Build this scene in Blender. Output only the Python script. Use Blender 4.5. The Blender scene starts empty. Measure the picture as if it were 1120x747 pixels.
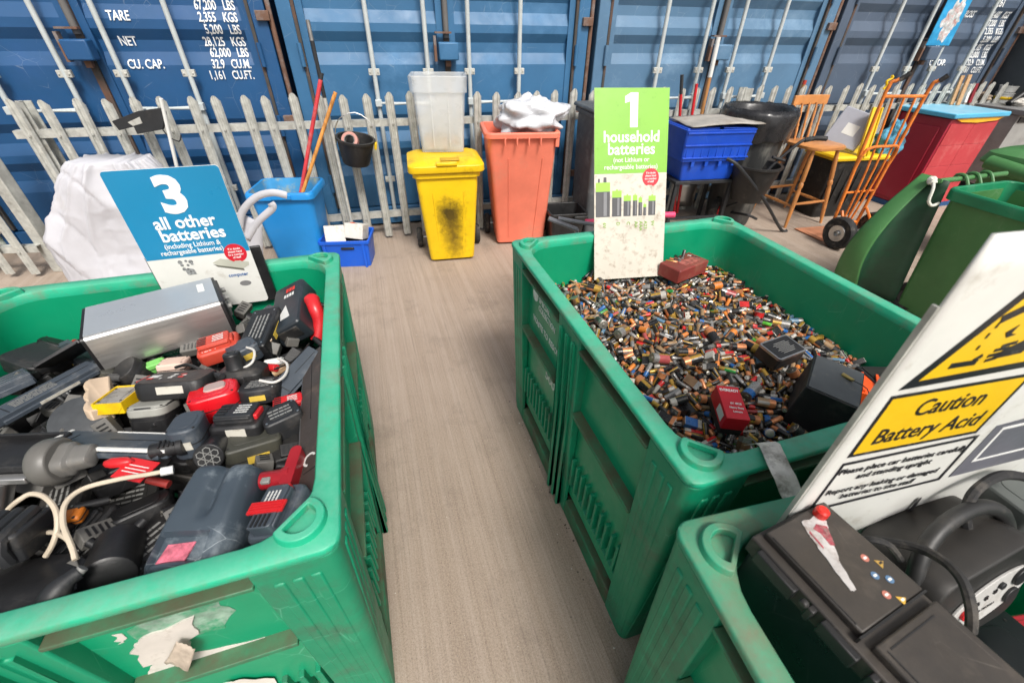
import bpy, bmesh, math, random
from mathutils import Vector as Vec, Matrix as Mat, Euler, Quaternion, noise
R = math.radians
sc = bpy.context.scene
COL = sc.collection
rnd = random.Random(7)

# ------------------------------------------------------------------ camera
FPX, PITCH, ROLL, EYE = 468.17, .64428, .01969, 1.6253
cp, sp = math.cos(PITCH), math.sin(PITCH)
cr, sr = math.cos(ROLL), math.sin(ROLL)
RW2C = Mat(((cr, sr, 0), (-sr, cr, 0), (0, 0, 1))) @ Mat(((1, 0, 0), (0, sp, cp), (0, -cp, sp)))
cam_d = bpy.data.cameras.new('camera'); cam = bpy.data.objects.new('camera', cam_d); COL.objects.link(cam)
cam.matrix_world = Mat.Translation((0, 0, EYE)) @ RW2C.transposed().to_4x4()
cam_d.sensor_width = 36; cam_d.lens = 36 * FPX / 1120
cam_d.clip_start = .05; cam_d.clip_end = 500
cam_d.dof.use_dof = True; cam_d.dof.focus_distance = 1.6; cam_d.dof.aperture_fstop = 4.5
sc.camera = cam

def ray(px, py):
    return RW2C.transposed() @ Vec(((px - 560) / FPX, -(py - 373.5) / FPX, -1))
def pz(px, py, z=0.):      # the point at height z seen at this place of the photograph (used to survey positions)
    d = ray(px, py); t = (z - EYE) / d.z
    return Vec((d.x * t, d.y * t, z))
def py_(px, py, Y):        # the same at a known distance Y
    d = ray(px, py); t = Y / d.y
    return Vec((d.x * t, Y, EYE + d.z * t))

# ------------------------------------------------------------------ materials
def lin(c):
    if isinstance(c, str):
        c = [int(c[i:i + 2], 16) / 255 for i in (0, 2, 4)]
        c = [x / 12.92 if x <= .04045 else ((x + .055) / 1.055) ** 2.4 for x in c]
    return (*c[:3], 1)
MC = {}
def mat(name, col, rough=.5, metal=0., var=.12, vscale=6., dirt=None, damt=.5, dscale=4., top=None, topamt=.7,
        bump=0., bscale=60., scratch=None, samt=.5, trans=0., alpha=1., coat=0., stretch=(1, 1, 1), spec=.5, sub=0.):
    if name in MC: return MC[name]
    m = bpy.data.materials.new(name); MC[name] = m; m.use_nodes = True
    nt = m.node_tree; N = nt.nodes; L = nt.links; b = N['Principled BSDF']
    b.inputs['Roughness'].default_value = rough; b.inputs['Metallic'].default_value = metal
    b.inputs['Specular IOR Level'].default_value = spec
    b.inputs['Coat Weight'].default_value = coat
    b.inputs['Transmission Weight'].default_value = trans; b.inputs['Alpha'].default_value = alpha
    if sub: b.inputs['Subsurface Weight'].default_value = sub; b.inputs['Subsurface Radius'].default_value = (.02, .02, .02)
    tc = N.new('ShaderNodeTexCoord'); mp = N.new('ShaderNodeMapping'); mp.inputs['Scale'].default_value = stretch
    L.new(tc.outputs['Object'], mp.inputs['Vector'])
    def nz(scale, detail=5, rgh=.6, src=None):
        n = N.new('ShaderNodeTexNoise'); n.inputs['Scale'].default_value = scale; n.inputs['Detail'].default_value = detail
        n.inputs['Roughness'].default_value = rgh; L.new((src or mp.outputs['Vector']), n.inputs['Vector']); return n.outputs['Fac']
    def ramp(src, a, bb, lo=0., hi=1.):
        r = N.new('ShaderNodeMapRange'); r.inputs[1].default_value = a; r.inputs[2].default_value = bb
        r.inputs[3].default_value = lo; r.inputs[4].default_value = hi; L.new(src, r.inputs[0]); return r.outputs[0]
    def mix(fac, A, B, mode='MIX'):
        x = N.new('ShaderNodeMix'); x.data_type = 'RGBA'; x.blend_type = mode
        for s, v in ((x.inputs['Factor'], fac), (x.inputs['A'], A), (x.inputs['B'], B)):
            if hasattr(v, 'is_linked') or isinstance(v, bpy.types.NodeSocket): L.new(v, s)
            else: s.default_value = v
        return x.outputs['Result']
    c = lin(col)
    lo = tuple(x * (1 - var * 1.4) for x in c[:3]) + (1,); hi = tuple(min(1, x * (1 + var) + var * .01) for x in c[:3]) + (1,)
    cur = mix(ramp(nz(vscale), .3, .7), lo, hi)
    rg = None
    if dirt:
        f = ramp(nz(dscale, 8, .7), .62 - .25 * damt, .80 - .2 * damt, 0, min(1, .35 + damt))
        cur = mix(f, cur, lin(dirt)); rg = f
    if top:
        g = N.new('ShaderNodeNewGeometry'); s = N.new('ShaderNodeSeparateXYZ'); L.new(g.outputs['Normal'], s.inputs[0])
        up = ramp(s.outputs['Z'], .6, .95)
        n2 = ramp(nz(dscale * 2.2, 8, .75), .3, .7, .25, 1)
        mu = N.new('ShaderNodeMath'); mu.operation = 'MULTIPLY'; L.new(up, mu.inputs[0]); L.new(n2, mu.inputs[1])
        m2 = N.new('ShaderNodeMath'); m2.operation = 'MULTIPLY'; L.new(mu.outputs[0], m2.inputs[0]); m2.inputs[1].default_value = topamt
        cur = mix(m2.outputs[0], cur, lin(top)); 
    if scratch:
        w = N.new('ShaderNodeTexVoronoi'); w.feature = 'DISTANCE_TO_EDGE'; w.inputs['Scale'].default_value = 9
        wm = N.new('ShaderNodeMapping'); wm.inputs['Scale'].default_value = (1, 3.2, .6); wm.inputs['Rotation'].default_value = (.5, .3, .8)
        L.new(tc.outputs['Object'], wm.inputs['Vector']); L.new(wm.outputs['Vector'], w.inputs['Vector'])
        a = ramp(w.outputs['Distance'], 0, .012, 1, 0); msk = ramp(nz(5), .5, .62)
        mu = N.new('ShaderNodeMath'); mu.operation = 'MULTIPLY'; L.new(a, mu.inputs[0]); L.new(msk, mu.inputs[1])
        m2 = N.new('ShaderNodeMath'); m2.operation = 'MULTIPLY'; L.new(mu.outputs[0], m2.inputs[0]); m2.inputs[1].default_value = samt
        cur = mix(m2.outputs[0], cur, lin(scratch))
    L.new(cur, b.inputs['Base Color'])
    rr = ramp(nz(vscale * 3), .3, .7, max(.03, rough - .08), min(1, rough + .12)); L.new(rr, b.inputs['Roughness'])
    if bump:
        bp = N.new('ShaderNodeBump'); bp.inputs['Strength'].default_value = bump; bp.inputs['Distance'].default_value = .004
        L.new(nz(bscale, 4), bp.inputs['Height']); L.new(bp.outputs['Normal'], b.inputs['Normal'])
    return m

# ------------------------------------------------------------------ geometry builder
def rrect(x0, y0, x1, y1, r, n=5):
    P = []
    for cx, cy, a in ((x1 - r, y1 - r, 0), (x0 + r, y1 - r, 90), (x0 + r, y0 + r, 180), (x1 - r, y0 + r, 270)):
        for k in range(n + 1):
            t = R(a + 90 * k / n); P.append((cx + r * math.cos(t), cy + r * math.sin(t)))
    return P
def circ(r, n=16, cx=0, cy=0, ph=0): return [(cx + r * math.cos(2 * math.pi * k / n + ph), cy + r * math.sin(2 * math.pi * k / n + ph)) for k in range(n)]
class G:
    def __init__(s): s.bm = bmesh.new()
    def ring(s, pts): return [s.bm.verts.new(p) for p in pts]
    def face(s, vs, mi=0):
        try: f = s.bm.faces.new(vs); f.material_index = mi; return f
        except ValueError: return None
    def bridge(s, a, b, mi=0):
        n = len(a)
        for i in range(n): s.face((a[i], a[(i + 1) % n], b[(i + 1) % n], b[i]), mi)
    def loft(s, rings, mi=0, cap0=True, cap1=True, closed=True):
        rs = [s.ring(r) for r in rings]
        for a, b in zip(rs, rs[1:]):
            if closed: s.bridge(a, b, mi)
            else:
                for i in range(len(a) - 1): s.face((a[i], a[i + 1], b[i + 1], b[i]), mi)
        if cap0: s.face(rs[0][::-1], mi)
        if cap1: s.face(rs[-1], mi)
        return s
    def box(s, c, d, M=None, mi=0, tx=1., ty=1.):
        x, y, z = [k / 2 for k in d]; M = M or Mat.Identity(4); c = Vec(c)
        lo = [(-x, -y, -z), (x, -y, -z), (x, y, -z), (-x, y, -z)]; hi = [(-x * tx, -y * ty, z), (x * tx, -y * ty, z), (x * tx, y * ty, z), (-x * tx, y * ty, z)]
        return s.loft([[M @ (c + Vec(p)) for p in q] for q in (lo, hi)], mi)
    def prism(s, poly, z0, z1, M=None, mi=0, sc1=1., c=(0, 0)):
        M = M or Mat.Identity(4)
        a = [M @ Vec((x, y, z0)) for x, y in poly]; b = [M @ Vec((c[0] + (x - c[0]) * sc1, c[1] + (y - c[1]) * sc1, z1)) for x, y in poly]
        return s.loft([a, b], mi)
    def cyl(s, p0, p1, r0, r1=None, n=14, mi=0, cap=True):
        p0, p1 = Vec(p0), Vec(p1); r1 = r0 if r1 is None else r1
        q = (p1 - p0).to_track_quat('Z', 'Y')
        f = lambda p, r: [p + q @ Vec((r * math.cos(2 * math.pi * k / n), r * math.sin(2 * math.pi * k / n), 0)) for k in range(n)]
        return s.loft([f(p0, r0), f(p1, r1)], mi, cap, cap)
    def lathe(s, prof, p0=(0, 0, 0), d=(0, 0, 1), n=20, mi=0, mis=None, cap=True):
        q = Vec(d).to_track_quat('Z', 'Y'); p0 = Vec(p0)
        rs = [s.ring([p0 + q @ Vec((r * math.cos(2 * math.pi * k / n), r * math.sin(2 * math.pi * k / n), z)) for k in range(n)]) for r, z in prof]
        for i, (a, b) in enumerate(zip(rs, rs[1:])): s.bridge(a, b, mis[i] if mis else mi)
        if cap: s.face(rs[0][::-1], mis[0] if mis else mi); s.face(rs[-1], mis[-1] if mis else mi)
        return s
    def tube(s, pts, r, n=8, mi=0, smooth=3, cap=True):
        P = [Vec(p) for p in pts]
        if smooth and len(P) > 2:
            Q = []
            for i in range(len(P) - 1):
                a, b, c, d = P[max(i - 1, 0)], P[i], P[i + 1], P[min(i + 2, len(P) - 1)]
                for k in range(smooth):
                    t = k / smooth; Q.append(.5 * ((2 * b) + (c - a) * t + (2 * a - 5 * b + 4 * c - d) * t * t + (3 * b - a - 3 * c + d) * t ** 3))
            P = Q + [P[-1]]
        rs = []; up = Vec((0, 0, 1)); prev = None
        for i, p in enumerate(P):
            t = (P[min(i + 1, len(P) - 1)] - P[max(i - 1, 0)]).normalized()
            if prev is None:
                x = t.cross(up); x = x if x.length > .05 else t.cross(Vec((1, 0, 0)))
            else: x = prev - t * prev.dot(t)
            x.normalize(); prev = x; y = t.cross(x)
            rr = r[i] if isinstance(r, list) and i < len(r) else (r if not isinstance(r, list) else r[-1])
            rs.append([p + x * rr * math.cos(2 * math.pi * k / n) + y * rr * math.sin(2 * math.pi * k / n) for k in range(n)])
        return s.loft(rs, mi, cap, cap)
    def band(s, out, inn, z0, z1, mi=0, M=None):   # closed ring of rectangular section between two outlines
        M = M or Mat.Identity(4)
        r = [s.ring([M @ Vec((x, y, z)) for x, y in o]) for o, z in ((out, z0), (out, z1), (inn, z1), (inn, z0))]
        for a, b in ((0, 1), (1, 2), (2, 3), (3, 0)): s.bridge(r[a], r[b], mi)
        return s
    def grid(s, f, nu, nv, mi=0, thick=0.):
        V = [[s.bm.verts.new(f(i / nu, j / nv)) for i in range(nu + 1)] for j in range(nv + 1)]
        for j in range(nv):
            for i in range(nu): s.face((V[j][i], V[j][i + 1], V[j + 1][i + 1], V[j + 1][i]), mi)
        return s
    def blob(s, c, d, seed=0, amp=.2, nu=20, nv=12, mi=0, M=None, sq=1., fr=3.):
        M = M or Mat.Identity(4); c = Vec(c)
        def P(th, ph):
            f = lambda t: math.copysign(abs(t) ** sq, t)
            v = Vec((f(math.cos(th)) * math.cos(ph), f(math.sin(th)) * math.cos(ph), f(math.sin(ph))))
            k = 1 + amp * noise.noise(v * fr + Vec((seed * 3.1, seed, 0)))
            return M @ (c + Vec((v.x * d[0] * k, v.y * d[1] * k, v.z * d[2] * k)))
        rs = [s.ring([P(2 * math.pi * k / nu, -math.pi / 2 + math.pi * (j + .5) / nv) for k in range(nu)]) for j in range(nv)]
        for a, b in zip(rs, rs[1:]): s.bridge(a, b, mi)
        s.face(rs[0][::-1], mi); s.face(rs[-1], mi); return s
    def build(s, name, mats, parent=None, bevel=0., seg=2, sharp=38, solid=0., sub=0, M=None, loc=None):
        if not isinstance(mats, (list, tuple)): mats = [mats]
        bmesh.ops.recalc_face_normals(s.bm, faces=s.bm.faces)
        if M is not None: s.bm.transform(M)
        me = bpy.data.meshes.new(name)
        for f in s.bm.faces: f.smooth = True
        if loc is not None: s.bm.transform(Mat.Translation(-Vec(loc)))
        s.bm.to_mesh(me); s.bm.free()
        for m in mats: me.materials.append(m)
        me.set_sharp_from_angle(angle=R(sharp))
        o = bpy.data.objects.new(name, me); COL.objects.link(o)
        if loc is not None: o.location = loc
        if parent is not None: o.parent = parent
        if solid: md = o.modifiers.new('solid', 'SOLIDIFY'); md.thickness = solid; md.offset = 0
        if bevel: md = o.modifiers.new('bevel', 'BEVEL'); md.width = bevel; md.segments = seg; md.limit_method = 'ANGLE'; md.angle_limit = R(35)
        if sub: md = o.modifiers.new('sub', 'SUBSURF'); md.levels = sub; md.render_levels = sub
        return o

def tag(o, label, cat, group=None, kind=None):
    if label: o['label'] = label
    if cat: o['category'] = cat
    if group: o['group'] = group
    if kind: o['kind'] = kind
    return o
def thing(name, label, cat, loc=(0, 0, 0), rz=0., group=None, M=None):
    o = bpy.data.objects.new(name, None); COL.objects.link(o); o.empty_display_size = .05
    if M is not None: o.matrix_world = M
    else: o.location = loc; o.rotation_euler = (0, 0, rz)
    return tag(o, label, cat, group)
KIDS = {}
def dup(root, M, label=None, group=None):
    c = root.copy(); COL.objects.link(c); c.matrix_world = M
    if label: c['label'] = label
    if group: c['group'] = group
    for ch in [o for o in bpy.data.objects if o.parent is root]:
        d = ch.copy(); COL.objects.link(d); d.parent = c
    return c
def frame(o, x, y):    # matrix from origin, x direction, approx y direction
    x = Vec(x).normalized(); z = x.cross(Vec(y)).normalized(); y = z.cross(x)
    return Mat.Translation(o) @ Mat((x, y, z)).transposed().to_4x4()
def TR(x=0, y=0, z=0, rx=0, ry=0, rz=0): return Mat.Translation((x, y, z)) @ Euler((R(rx), R(ry), R(rz))).to_matrix().to_4x4()

def lettering(name, runs, m, parent, M=Mat.Identity(4), thick=.0004):
    """runs: (string, x, y, size, align, boldness, shear, x-stretch, rotation)"""
    dg = None; G_ = bmesh.new()
    for run in runs:
        st, x, y, size, al, bold, shear, xs, rot = (list(run) + [None] * 9)[:9]
        cu = bpy.data.curves.new('t', 'FONT'); cu.body = st; cu.size = size; cu.align_x = {'l': 'LEFT', 'c': 'CENTER', 'r': 'RIGHT'}[al or 'l']
        cu.offset = (bold or 0) * size; cu.shear = shear or 0; cu.resolution_u = 3; cu.extrude = thick
        o = bpy.data.objects.new('t', cu); COL.objects.link(o)
        bpy.context.view_layer.update()
        me = bpy.data.meshes.new_from_object(o.evaluated_get(bpy.context.evaluated_depsgraph_get()))
        me.transform(Mat.Translation((x, y, thick * 1.2)) @ Mat.Rotation(R(rot or 0), 4, 'Z') @ Mat.Diagonal((xs or 1, 1, 1, 1)))
        G_.from_mesh(me); bpy.data.objects.remove(o); bpy.data.curves.remove(cu); bpy.data.meshes.remove(me)
    me = bpy.data.meshes.new(name); G_.transform(M); G_.to_mesh(me); G_.free(); me.materials.append(m)
    o = bpy.data.objects.new(name, me); COL.objects.link(o); o.parent = parent
    return o
def prints(polys, z, thick=.0004, M=None):
    g = G()
    for p in polys: g.prism(p, z, z + thick, M)
    return g
def rect(x0, y0, x1, y1): return [(x0, y0), (x1, y0), (x1, y1), (x0, y1)]

# common materials
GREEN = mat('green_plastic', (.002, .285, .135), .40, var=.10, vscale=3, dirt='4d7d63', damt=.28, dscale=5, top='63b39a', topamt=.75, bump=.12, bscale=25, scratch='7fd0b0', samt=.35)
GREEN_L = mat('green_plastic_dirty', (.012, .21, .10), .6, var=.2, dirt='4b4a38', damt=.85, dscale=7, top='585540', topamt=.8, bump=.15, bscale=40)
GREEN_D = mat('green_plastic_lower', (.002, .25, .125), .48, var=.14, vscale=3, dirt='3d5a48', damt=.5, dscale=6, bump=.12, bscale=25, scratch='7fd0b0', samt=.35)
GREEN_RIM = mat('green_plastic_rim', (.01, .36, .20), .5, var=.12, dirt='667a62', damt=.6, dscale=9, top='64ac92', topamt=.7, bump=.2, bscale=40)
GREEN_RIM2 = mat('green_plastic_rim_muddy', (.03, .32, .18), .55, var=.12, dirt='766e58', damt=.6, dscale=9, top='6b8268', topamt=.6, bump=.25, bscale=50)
BLACK = mat('black_plastic', (.012, .012, .013), .42, var=.3, dirt='4a4744', damt=.22, dscale=14, bump=.1, bscale=180, scratch='555555', samt=.25)
BLACK2 = mat('dusty_black_plastic', (.013, .013, .013), .5, var=.3, dirt='57514b', damt=.35, dscale=18, top='34302c', topamt=.3, bump=.12, bscale=150)
GREYD = mat('dark_grey_plastic', (.016, .017, .019), .5, var=.2, dirt='57514b', damt=.3, dscale=15, bump=.1, bscale=150)
SLATE = mat('slate_plastic', (.048, .06, .076), .45, var=.15, dirt='8a8a88', damt=.25, dscale=12, bump=.08, bscale=120)
GREYM = mat('mid_grey_plastic', (.22, .22, .21), .5, var=.12, dirt='6d665c', damt=.3, dscale=14)
WHITE = mat('white_plastic', (.70, .70, .67), .45, var=.05, dirt='a49c8c', damt=.2)
REDP = mat('red_plastic', (.55, .015, .02), .38, var=.12, dirt='5c2a26', damt=.2, dscale=18)
ORP = mat('brick_red_plastic', (.50, .055, .03), .45, var=.12, dirt='6a3a30', damt=.25, dscale=18)
STEEL = mat('steel', (.55, .55, .54), .35, 1., var=.1)
GALV = mat('galvanised_steel', (.50, .50, .46), .55, .25, var=.22, vscale=14, dirt='7d7464', damt=.35, dscale=10, bump=.12, bscale=90)
ALU = mat('brushed_aluminium', (.62, .61, .59), .34, .85, var=.08, vscale=3, dirt='8b8680', damt=.25, dscale=6, bump=.15, bscale=9, stretch=(1, 1, 30))
# ------------------------------------------------------------------ ground, world, light
BOXYAW = .3146
def ground():
    m = bpy.data.materials.new('brushed_concrete'); m.use_nodes = True; nt = m.node_tree; N = nt.nodes; L = nt.links; b = N['Principled BSDF']
    tc = N.new('ShaderNodeTexCoord')
    def mp(sx, sy, rz=0):
        m_ = N.new('ShaderNodeMapping'); m_.vector_type = 'TEXTURE' if False else 'POINT'; m_.inputs['Rotation'].default_value = (0, 0, rz); m_.inputs['Scale'].default_value = (sx, sy, 1)
        L.new(tc.outputs['Object'], m_.inputs[0]); return m_
    def nz(v, s, d=5, r=.6):
        n = N.new('ShaderNodeTexNoise'); n.inputs['Scale'].default_value = s; n.inputs['Detail'].default_value = d; n.inputs['Roughness'].default_value = r; L.new(v.outputs[0], n.inputs[0]); return n.outputs['Fac']
    def rp(s, a, c, lo=0, hi=1):
        r = N.new('ShaderNodeMapRange'); r.inputs[1].default_value = a; r.inputs[2].default_value = c; r.inputs[3].default_value = lo; r.inputs[4].default_value = hi; L.new(s, r.inputs[0]); return r.outputs[0]
    def mix(f, A, B, mode='MIX'):
        x = N.new('ShaderNodeMix'); x.data_type = 'RGBA'; x.blend_type = mode
        for s, v in ((x.inputs['Factor'], f), (x.inputs['A'], A), (x.inputs['B'], B)):
            if isinstance(v, bpy.types.NodeSocket): L.new(v, s)
            else: s.default_value = v
        return x.outputs['Result']
    rot = mp(1, 1, -BOXYAW)
    st = N.new('ShaderNodeMapping'); st.inputs['Scale'].default_value = (1, .012, 1); L.new(rot.outputs[0], st.inputs[0])
    fine = nz(st, 120, 4, .7); coarse = nz(st, 22, 4, .6); wide = nz(mp(1, 1), 1.1, 6, .65); spk = nz(mp(1, 1), 240, 2, .5)
    c = mix(rp(wide, .3, .7), lin((.25, .185, .135)), lin((.37, .29, .225)))
    c = mix(rp(coarse, .35, .65), c, lin((.42, .36, .32)), 'MIX') if False else mix(rp(coarse, .38, .62, 0, .55), c, lin((.42, .34, .28)))
    c = mix(rp(fine, .48, .66, 0, .55), c, lin((.19, .14, .105)))
    c = mix(rp(fine, .30, .42, .35, 0), c, lin((.50, .44, .39)))
    c = mix(rp(spk, .64, .70, 0, .75), c, lin((.08, .06, .045)))
    g3 = nz(mp(1, 1), 420, 3, .7); c = mix(rp(g3, .5, .62, 0, .55), c, lin((.15, .11, .085))); g2 = nz(mp(1, 1), 160, 4, .75); c = mix(rp(g2, .42, .62, 0, .45), c, lin((.48, .40, .33))); sm = nz(mp(1, 1), 2.6, 8, .78); c = mix(rp(sm, .52, .70, 0, .55), c, lin((.17, .135, .11)))
    L.new(c, b.inputs['Base Color']); b.inputs['Roughness'].default_value = .85
    bp = N.new('ShaderNodeBump'); bp.inputs['Strength'].default_value = .7; bp.inputs['Distance'].default_value = .004; L.new(fine, bp.inputs['Height']); L.new(bp.outputs[0], b.inputs['Normal'])
    g = G(); g.grid(lambda u, v: ((u - .5) * 300, (v - .5) * 300, 0), 12, 12); o = g.build('ground', m); o['kind'] = 'structure'
ground()

w = bpy.data.worlds.new('World'); sc.world = w; w.use_nodes = True
nt = w.node_tree; bg = nt.nodes['Background']; sky = nt.nodes.new('ShaderNodeTexSky'); sky.sky_type = 'NISHITA'; sky.sun_disc = False
SUN_EL, SUN_AZ = 52, 155      # azimuth measured from +Y towards +X
sky.sun_elevation = R(SUN_EL); sky.sun_rotation = R(SUN_AZ); sky.air_density = 1.; sky.dust_density = 6.; sky.ozone_density = .6
hs = nt.nodes.new('ShaderNodeHueSaturation'); hs.inputs['Saturation'].default_value = .35; nt.links.new(sky.outputs[0], hs.inputs['Color']); nt.links.new(hs.outputs[0], bg.inputs[0]); bg.inputs[1].default_value = .088
sd = bpy.data.lights.new('sun', 'SUN'); sd.energy = 1.9; sd.angle = R(14); sd.color = (1, .96, .90)
so = bpy.data.objects.new('sun', sd); COL.objects.link(so)
az, el = R(SUN_AZ), R(SUN_EL); dirv = Vec((math.sin(az) * math.cos(el), math.cos(az) * math.cos(el), math.sin(el)))
so.rotation_euler = dirv.to_track_quat('Z', 'Y').to_euler()
vs = sc.view_settings; vs.view_transform = 'Standard'; vs.look = 'None'; vs.exposure = .70; vs.gamma = 1; vs.use_curve_mapping = False

# ------------------------------------------------------------------ shipping containers
def container(i, label, col, fade_haze, text=None, poster=False, text2=None):
    cx, cy, yaw = -2.985 + i * 2.5 * math.cos(.26), 3.53 + i * 2.5 * math.sin(.26), .26
    t = thing('shipping_container', label, 'container', (cx, cy, 0), yaw, 'shipping containers standing side by side behind the fence')
    P = mat('container_paint_%d' % i, col, .5, var=.10, vscale=2.2, dirt=fade_haze, damt=.35, dscale=1.6, bump=.05, bscale=12, scratch='c0c8cc', samt=.2)  # lens haze is put into the colours of the right-hand containers
    DK = mat('container_gap', (.06, .055, .05), .8, dirt='6a4632', damt=.6, dscale=3)
    RUST = mat('rusty_steel', (.16, .085, .055), .8, var=.3, dirt='8a8f92', damt=.5, dscale=5)
    PALE = mat('bar_paint', (.48, .52, .52), .5, var=.08, dirt='8a8a80', damt=.25, dscale=12)
    W, H = 2.42, 2.59
    g = G(); g.box((0, 3.2, H / 2 + .06), (W - .05, 6.0, H - .14)); g.box((0, 3.1, .09), (W, 6.1, .14)); g.build('body', P, t)
    g = G()
    for sx in (-1, 1): g.box((sx * (W / 2 - .05), .09, H / 2), (.1, .16, H - .02))
    g.box((0, .09, H - .07), (W - .204, .15, .12)); g.box((0, .09, .10), (W - .204, .15, .16)); g.build('door_frame', P, t, bevel=.008)
    g = G()
    for sx in (-1, 1):
        g.box((sx * (W / 2 - .112), .035, 1.3), (.022, .05, 2.2)); 
    g.box((0, .03, 1.3), (.045, .03, 2.2)); g.build('gasket', DK, t)
    # two doors, horizontal corrugation
    zc = [2.243, 1.973, 1.703, 1.433, .86, .59]
    for sx in (-1, 1):
        x0, x1 = (.022, W / 2 - .125) if sx > 0 else (-(W / 2 - .125), -.022)
        prof = [(.19, 0)]
        for z in sorted(zc): prof += [(z - .115, 0), (z - .035, .034), (z + .035, .034), (z + .10, 0)]
        prof += [(2.46, 0)]
        g = G(); y0 = .045
        xa, xb = x0 + .05, x1 - .05
        g.loft([[(x, y0 + d, z) for z, d in prof] for x in (xa, xb)], closed=False, cap0=False, cap1=False)
        for x in (xa, xb):     # end plates of the grooves
            for k in range(1, len(prof) - 1, 4):
                q = prof[k:k + 4]; g.face(g.ring([(x, y0 + d, z) for z, d in q]))
        g.box(((x0 + xa) / 2, y0 + .005, 1.325), (.05, .03, 2.27)); g.box(((x1 + xb) / 2, y0 + .005, 1.325), (.05, .03, 2.27))
        d = g.build('door', P, t, sharp=20)
        g = G()
        g.bm.free()
        for k in range(5): g = G(); g.cyl((sx * (W / 2 - .10), -.005, .35 + k * .48), (sx * (W / 2 - .10), -.005, .50 + k * .48), .016); g.build('hinge', P, d)
    for k, x in enumerate((-.596, -.17, .17, .596)):
        g = G(); g.cyl((x, -.03, .12), (x, -.03, 2.52), .0175, n=12); bar = g.build('locking_bar', PALE, t)
        for z in (.45, 1.275, 2.2):
            g = G(); g.box((x, -.03, z), (.085, .03, .045)); g.cyl((x - .03, -.05, z), (x - .03, -.04, z), .008, n=8); g.cyl((x + .03, -.05, z), (x + .03, -.04, z), .008, n=8)
            g.build('clamp', GALV, bar, bevel=.006)
        s = 1 if x > 0 else -1
        g = G(); g.cyl((x, -.055, 1.06), (x + (.40 if k in (0, 2) else -.36) * 1, -.06, 1.05), .010, n=8); g.box((x, -.045, 1.06), (.05, .05, .05)); g.build('handle', PALE, bar, bevel=.004)
    g = G(); g.box((0, -.055, 1.415), (.155, .1, .12)); lb = g.build('lock_box', P, t, bevel=.01)
    g = G(); g.box((-.1, -.03, 1.43), (.02, .05, .17)); g.box((-.03, -.02, 1.535), (.13, .05, .012)); g.box((.0, -.02, 1.33), (.04, .04, .04)); g.build('lock_bracket', RUST, lb)
    g = G(); g.cyl((0, .01, 1.5), (0, .01, 2.5), .022, n=10); g.build('door_post', mat('grey_post', (.13, .125, .12), .7, dirt='6a4a36', damt=.4), t)
    g = G()
    g.cyl((W / 2 + .025, .03, .05), (W / 2 + .025, .03, 2.5), .018, n=8)
    for z in (.4, .95, 1.62, 2.2): g.box((W / 2 - .02, -.0, z), (.09, .04, .06))
    g.build('corner_pipe', RUST, t, bevel=.004)
    if text:
        WH = mat('white_lettering', (.80, .82, .82), .6, var=.05, dirt='9fb0bb', damt=.25, dscale=30)
        Mx = Mat(((1, 0, 0, 0), (0, 0, -1, .0405), (0, 1, 0, 0), (0, 0, 0, 1)))
        lt = lettering('lettering', text, WH, t, Mx, .001)
        for v in lt.data.vertices:      # painted letters follow the corrugation
            for k in range(len(prof) - 1):
                if prof[k][0] <= v.co.z <= prof[k + 1][0]:
                    f = (v.co.z - prof[k][0]) / (prof[k + 1][0] - prof[k][0]); v.co.y += prof[k][1] + (prof[k + 1][1] - prof[k][1]) * f
    if poster:
        g = G(); g.box((.05, -.058, 1.69), (.31, .006, .42)); po = g.build('poster', mat('poster_blue', (.02, .28, .55), .4, var=.2, vscale=9, dirt='4bb4e0', damt=.4, dscale=12), t)
        g = G(); g.blob((0, 0, 0), (.095, .004, .15), 4, .7, 26, 16); g.build('poster_print', mat('poster_print', (.55, .58, .58), .5, var=.4, vscale=26, dirt='b04a38', damt=.5, dscale=22), po, M=TR(.06, -.060, 1.70))
    return t
def datatext(xl, xr):
    rows = [(1.721, 'MAX.GROSS', '30,480   KGS'), (1.651, '', '67,200   LBS'), (1.582, 'TARE', '2,355   KGS'), (1.512, '', '5,200   LBS'), (1.438, 'NET', '28,125   KGS'), (1.372, '', '62,000   LBS'), (1.302, 'CU. CAP.', '32.9   CU.M.'), (1.232, '', '1,161   CU.FT.')]
    rows = [(z - .003, a, b) for z, a, b in rows]
    o = []
    for z, a, b in rows:
        if a: o.append((a, xl, z, .078, 'l', .018, 0, .74))
        o.append((b, xr, z, .078, 'r', .018, 0, .66))
    return o
cont0 = [container(0, 'deep blue shipping container with white weight lettering, behind the big white bag', (.009, .072, .195), '1d4c80', datatext(.20, 1.01)),
container(1, 'mid blue shipping container door behind the yellow and orange bins', (.034, .135, .275), '5282ac'),
container(2, 'pale blue shipping container door behind the green battery sign and blue crate', (.085, .18, .295), '7c9ab4'),
container(3, 'grey blue shipping container with a bright blue poster, behind the red cabinet', (.07, .10, .15), '4d6178', datatext(.20, 1.01) + [('2261', .74, 1.81, .10, 'c', .01, 0, .8)], True)]

# dark steel cabinet at the right end
t = thing('steel_cabinet', 'dark grey steel cabinet with a red handle at the far right beyond the red cabinet', 'cabinet', (6.3, 5.35, 0), .26)
CAB = mat('dark_grey_steel', (.055, .065, .075), .55, var=.15, dirt='4a4f55', damt=.3)
g = G(); g.box((.3, .45, 1.15), (1.9, .8, 2.3)); g.build('body', CAB, t, bevel=.01)
g = G(); g.box((-.20, .035, 1.2), (.78, .03, 2.1)); g.box((.62, .035, 1.2), (.8, .03, 2.1)); g.build('door', CAB, t, bevel=.008)
g = G(); g.tube([(-.42, .0, 1.52), (-.46, -.06, 1.40), (-.40, -.09, 1.31), (.12, -.08, 1.30)], .018, 8); g.build('handle', REDP, t)

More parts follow.
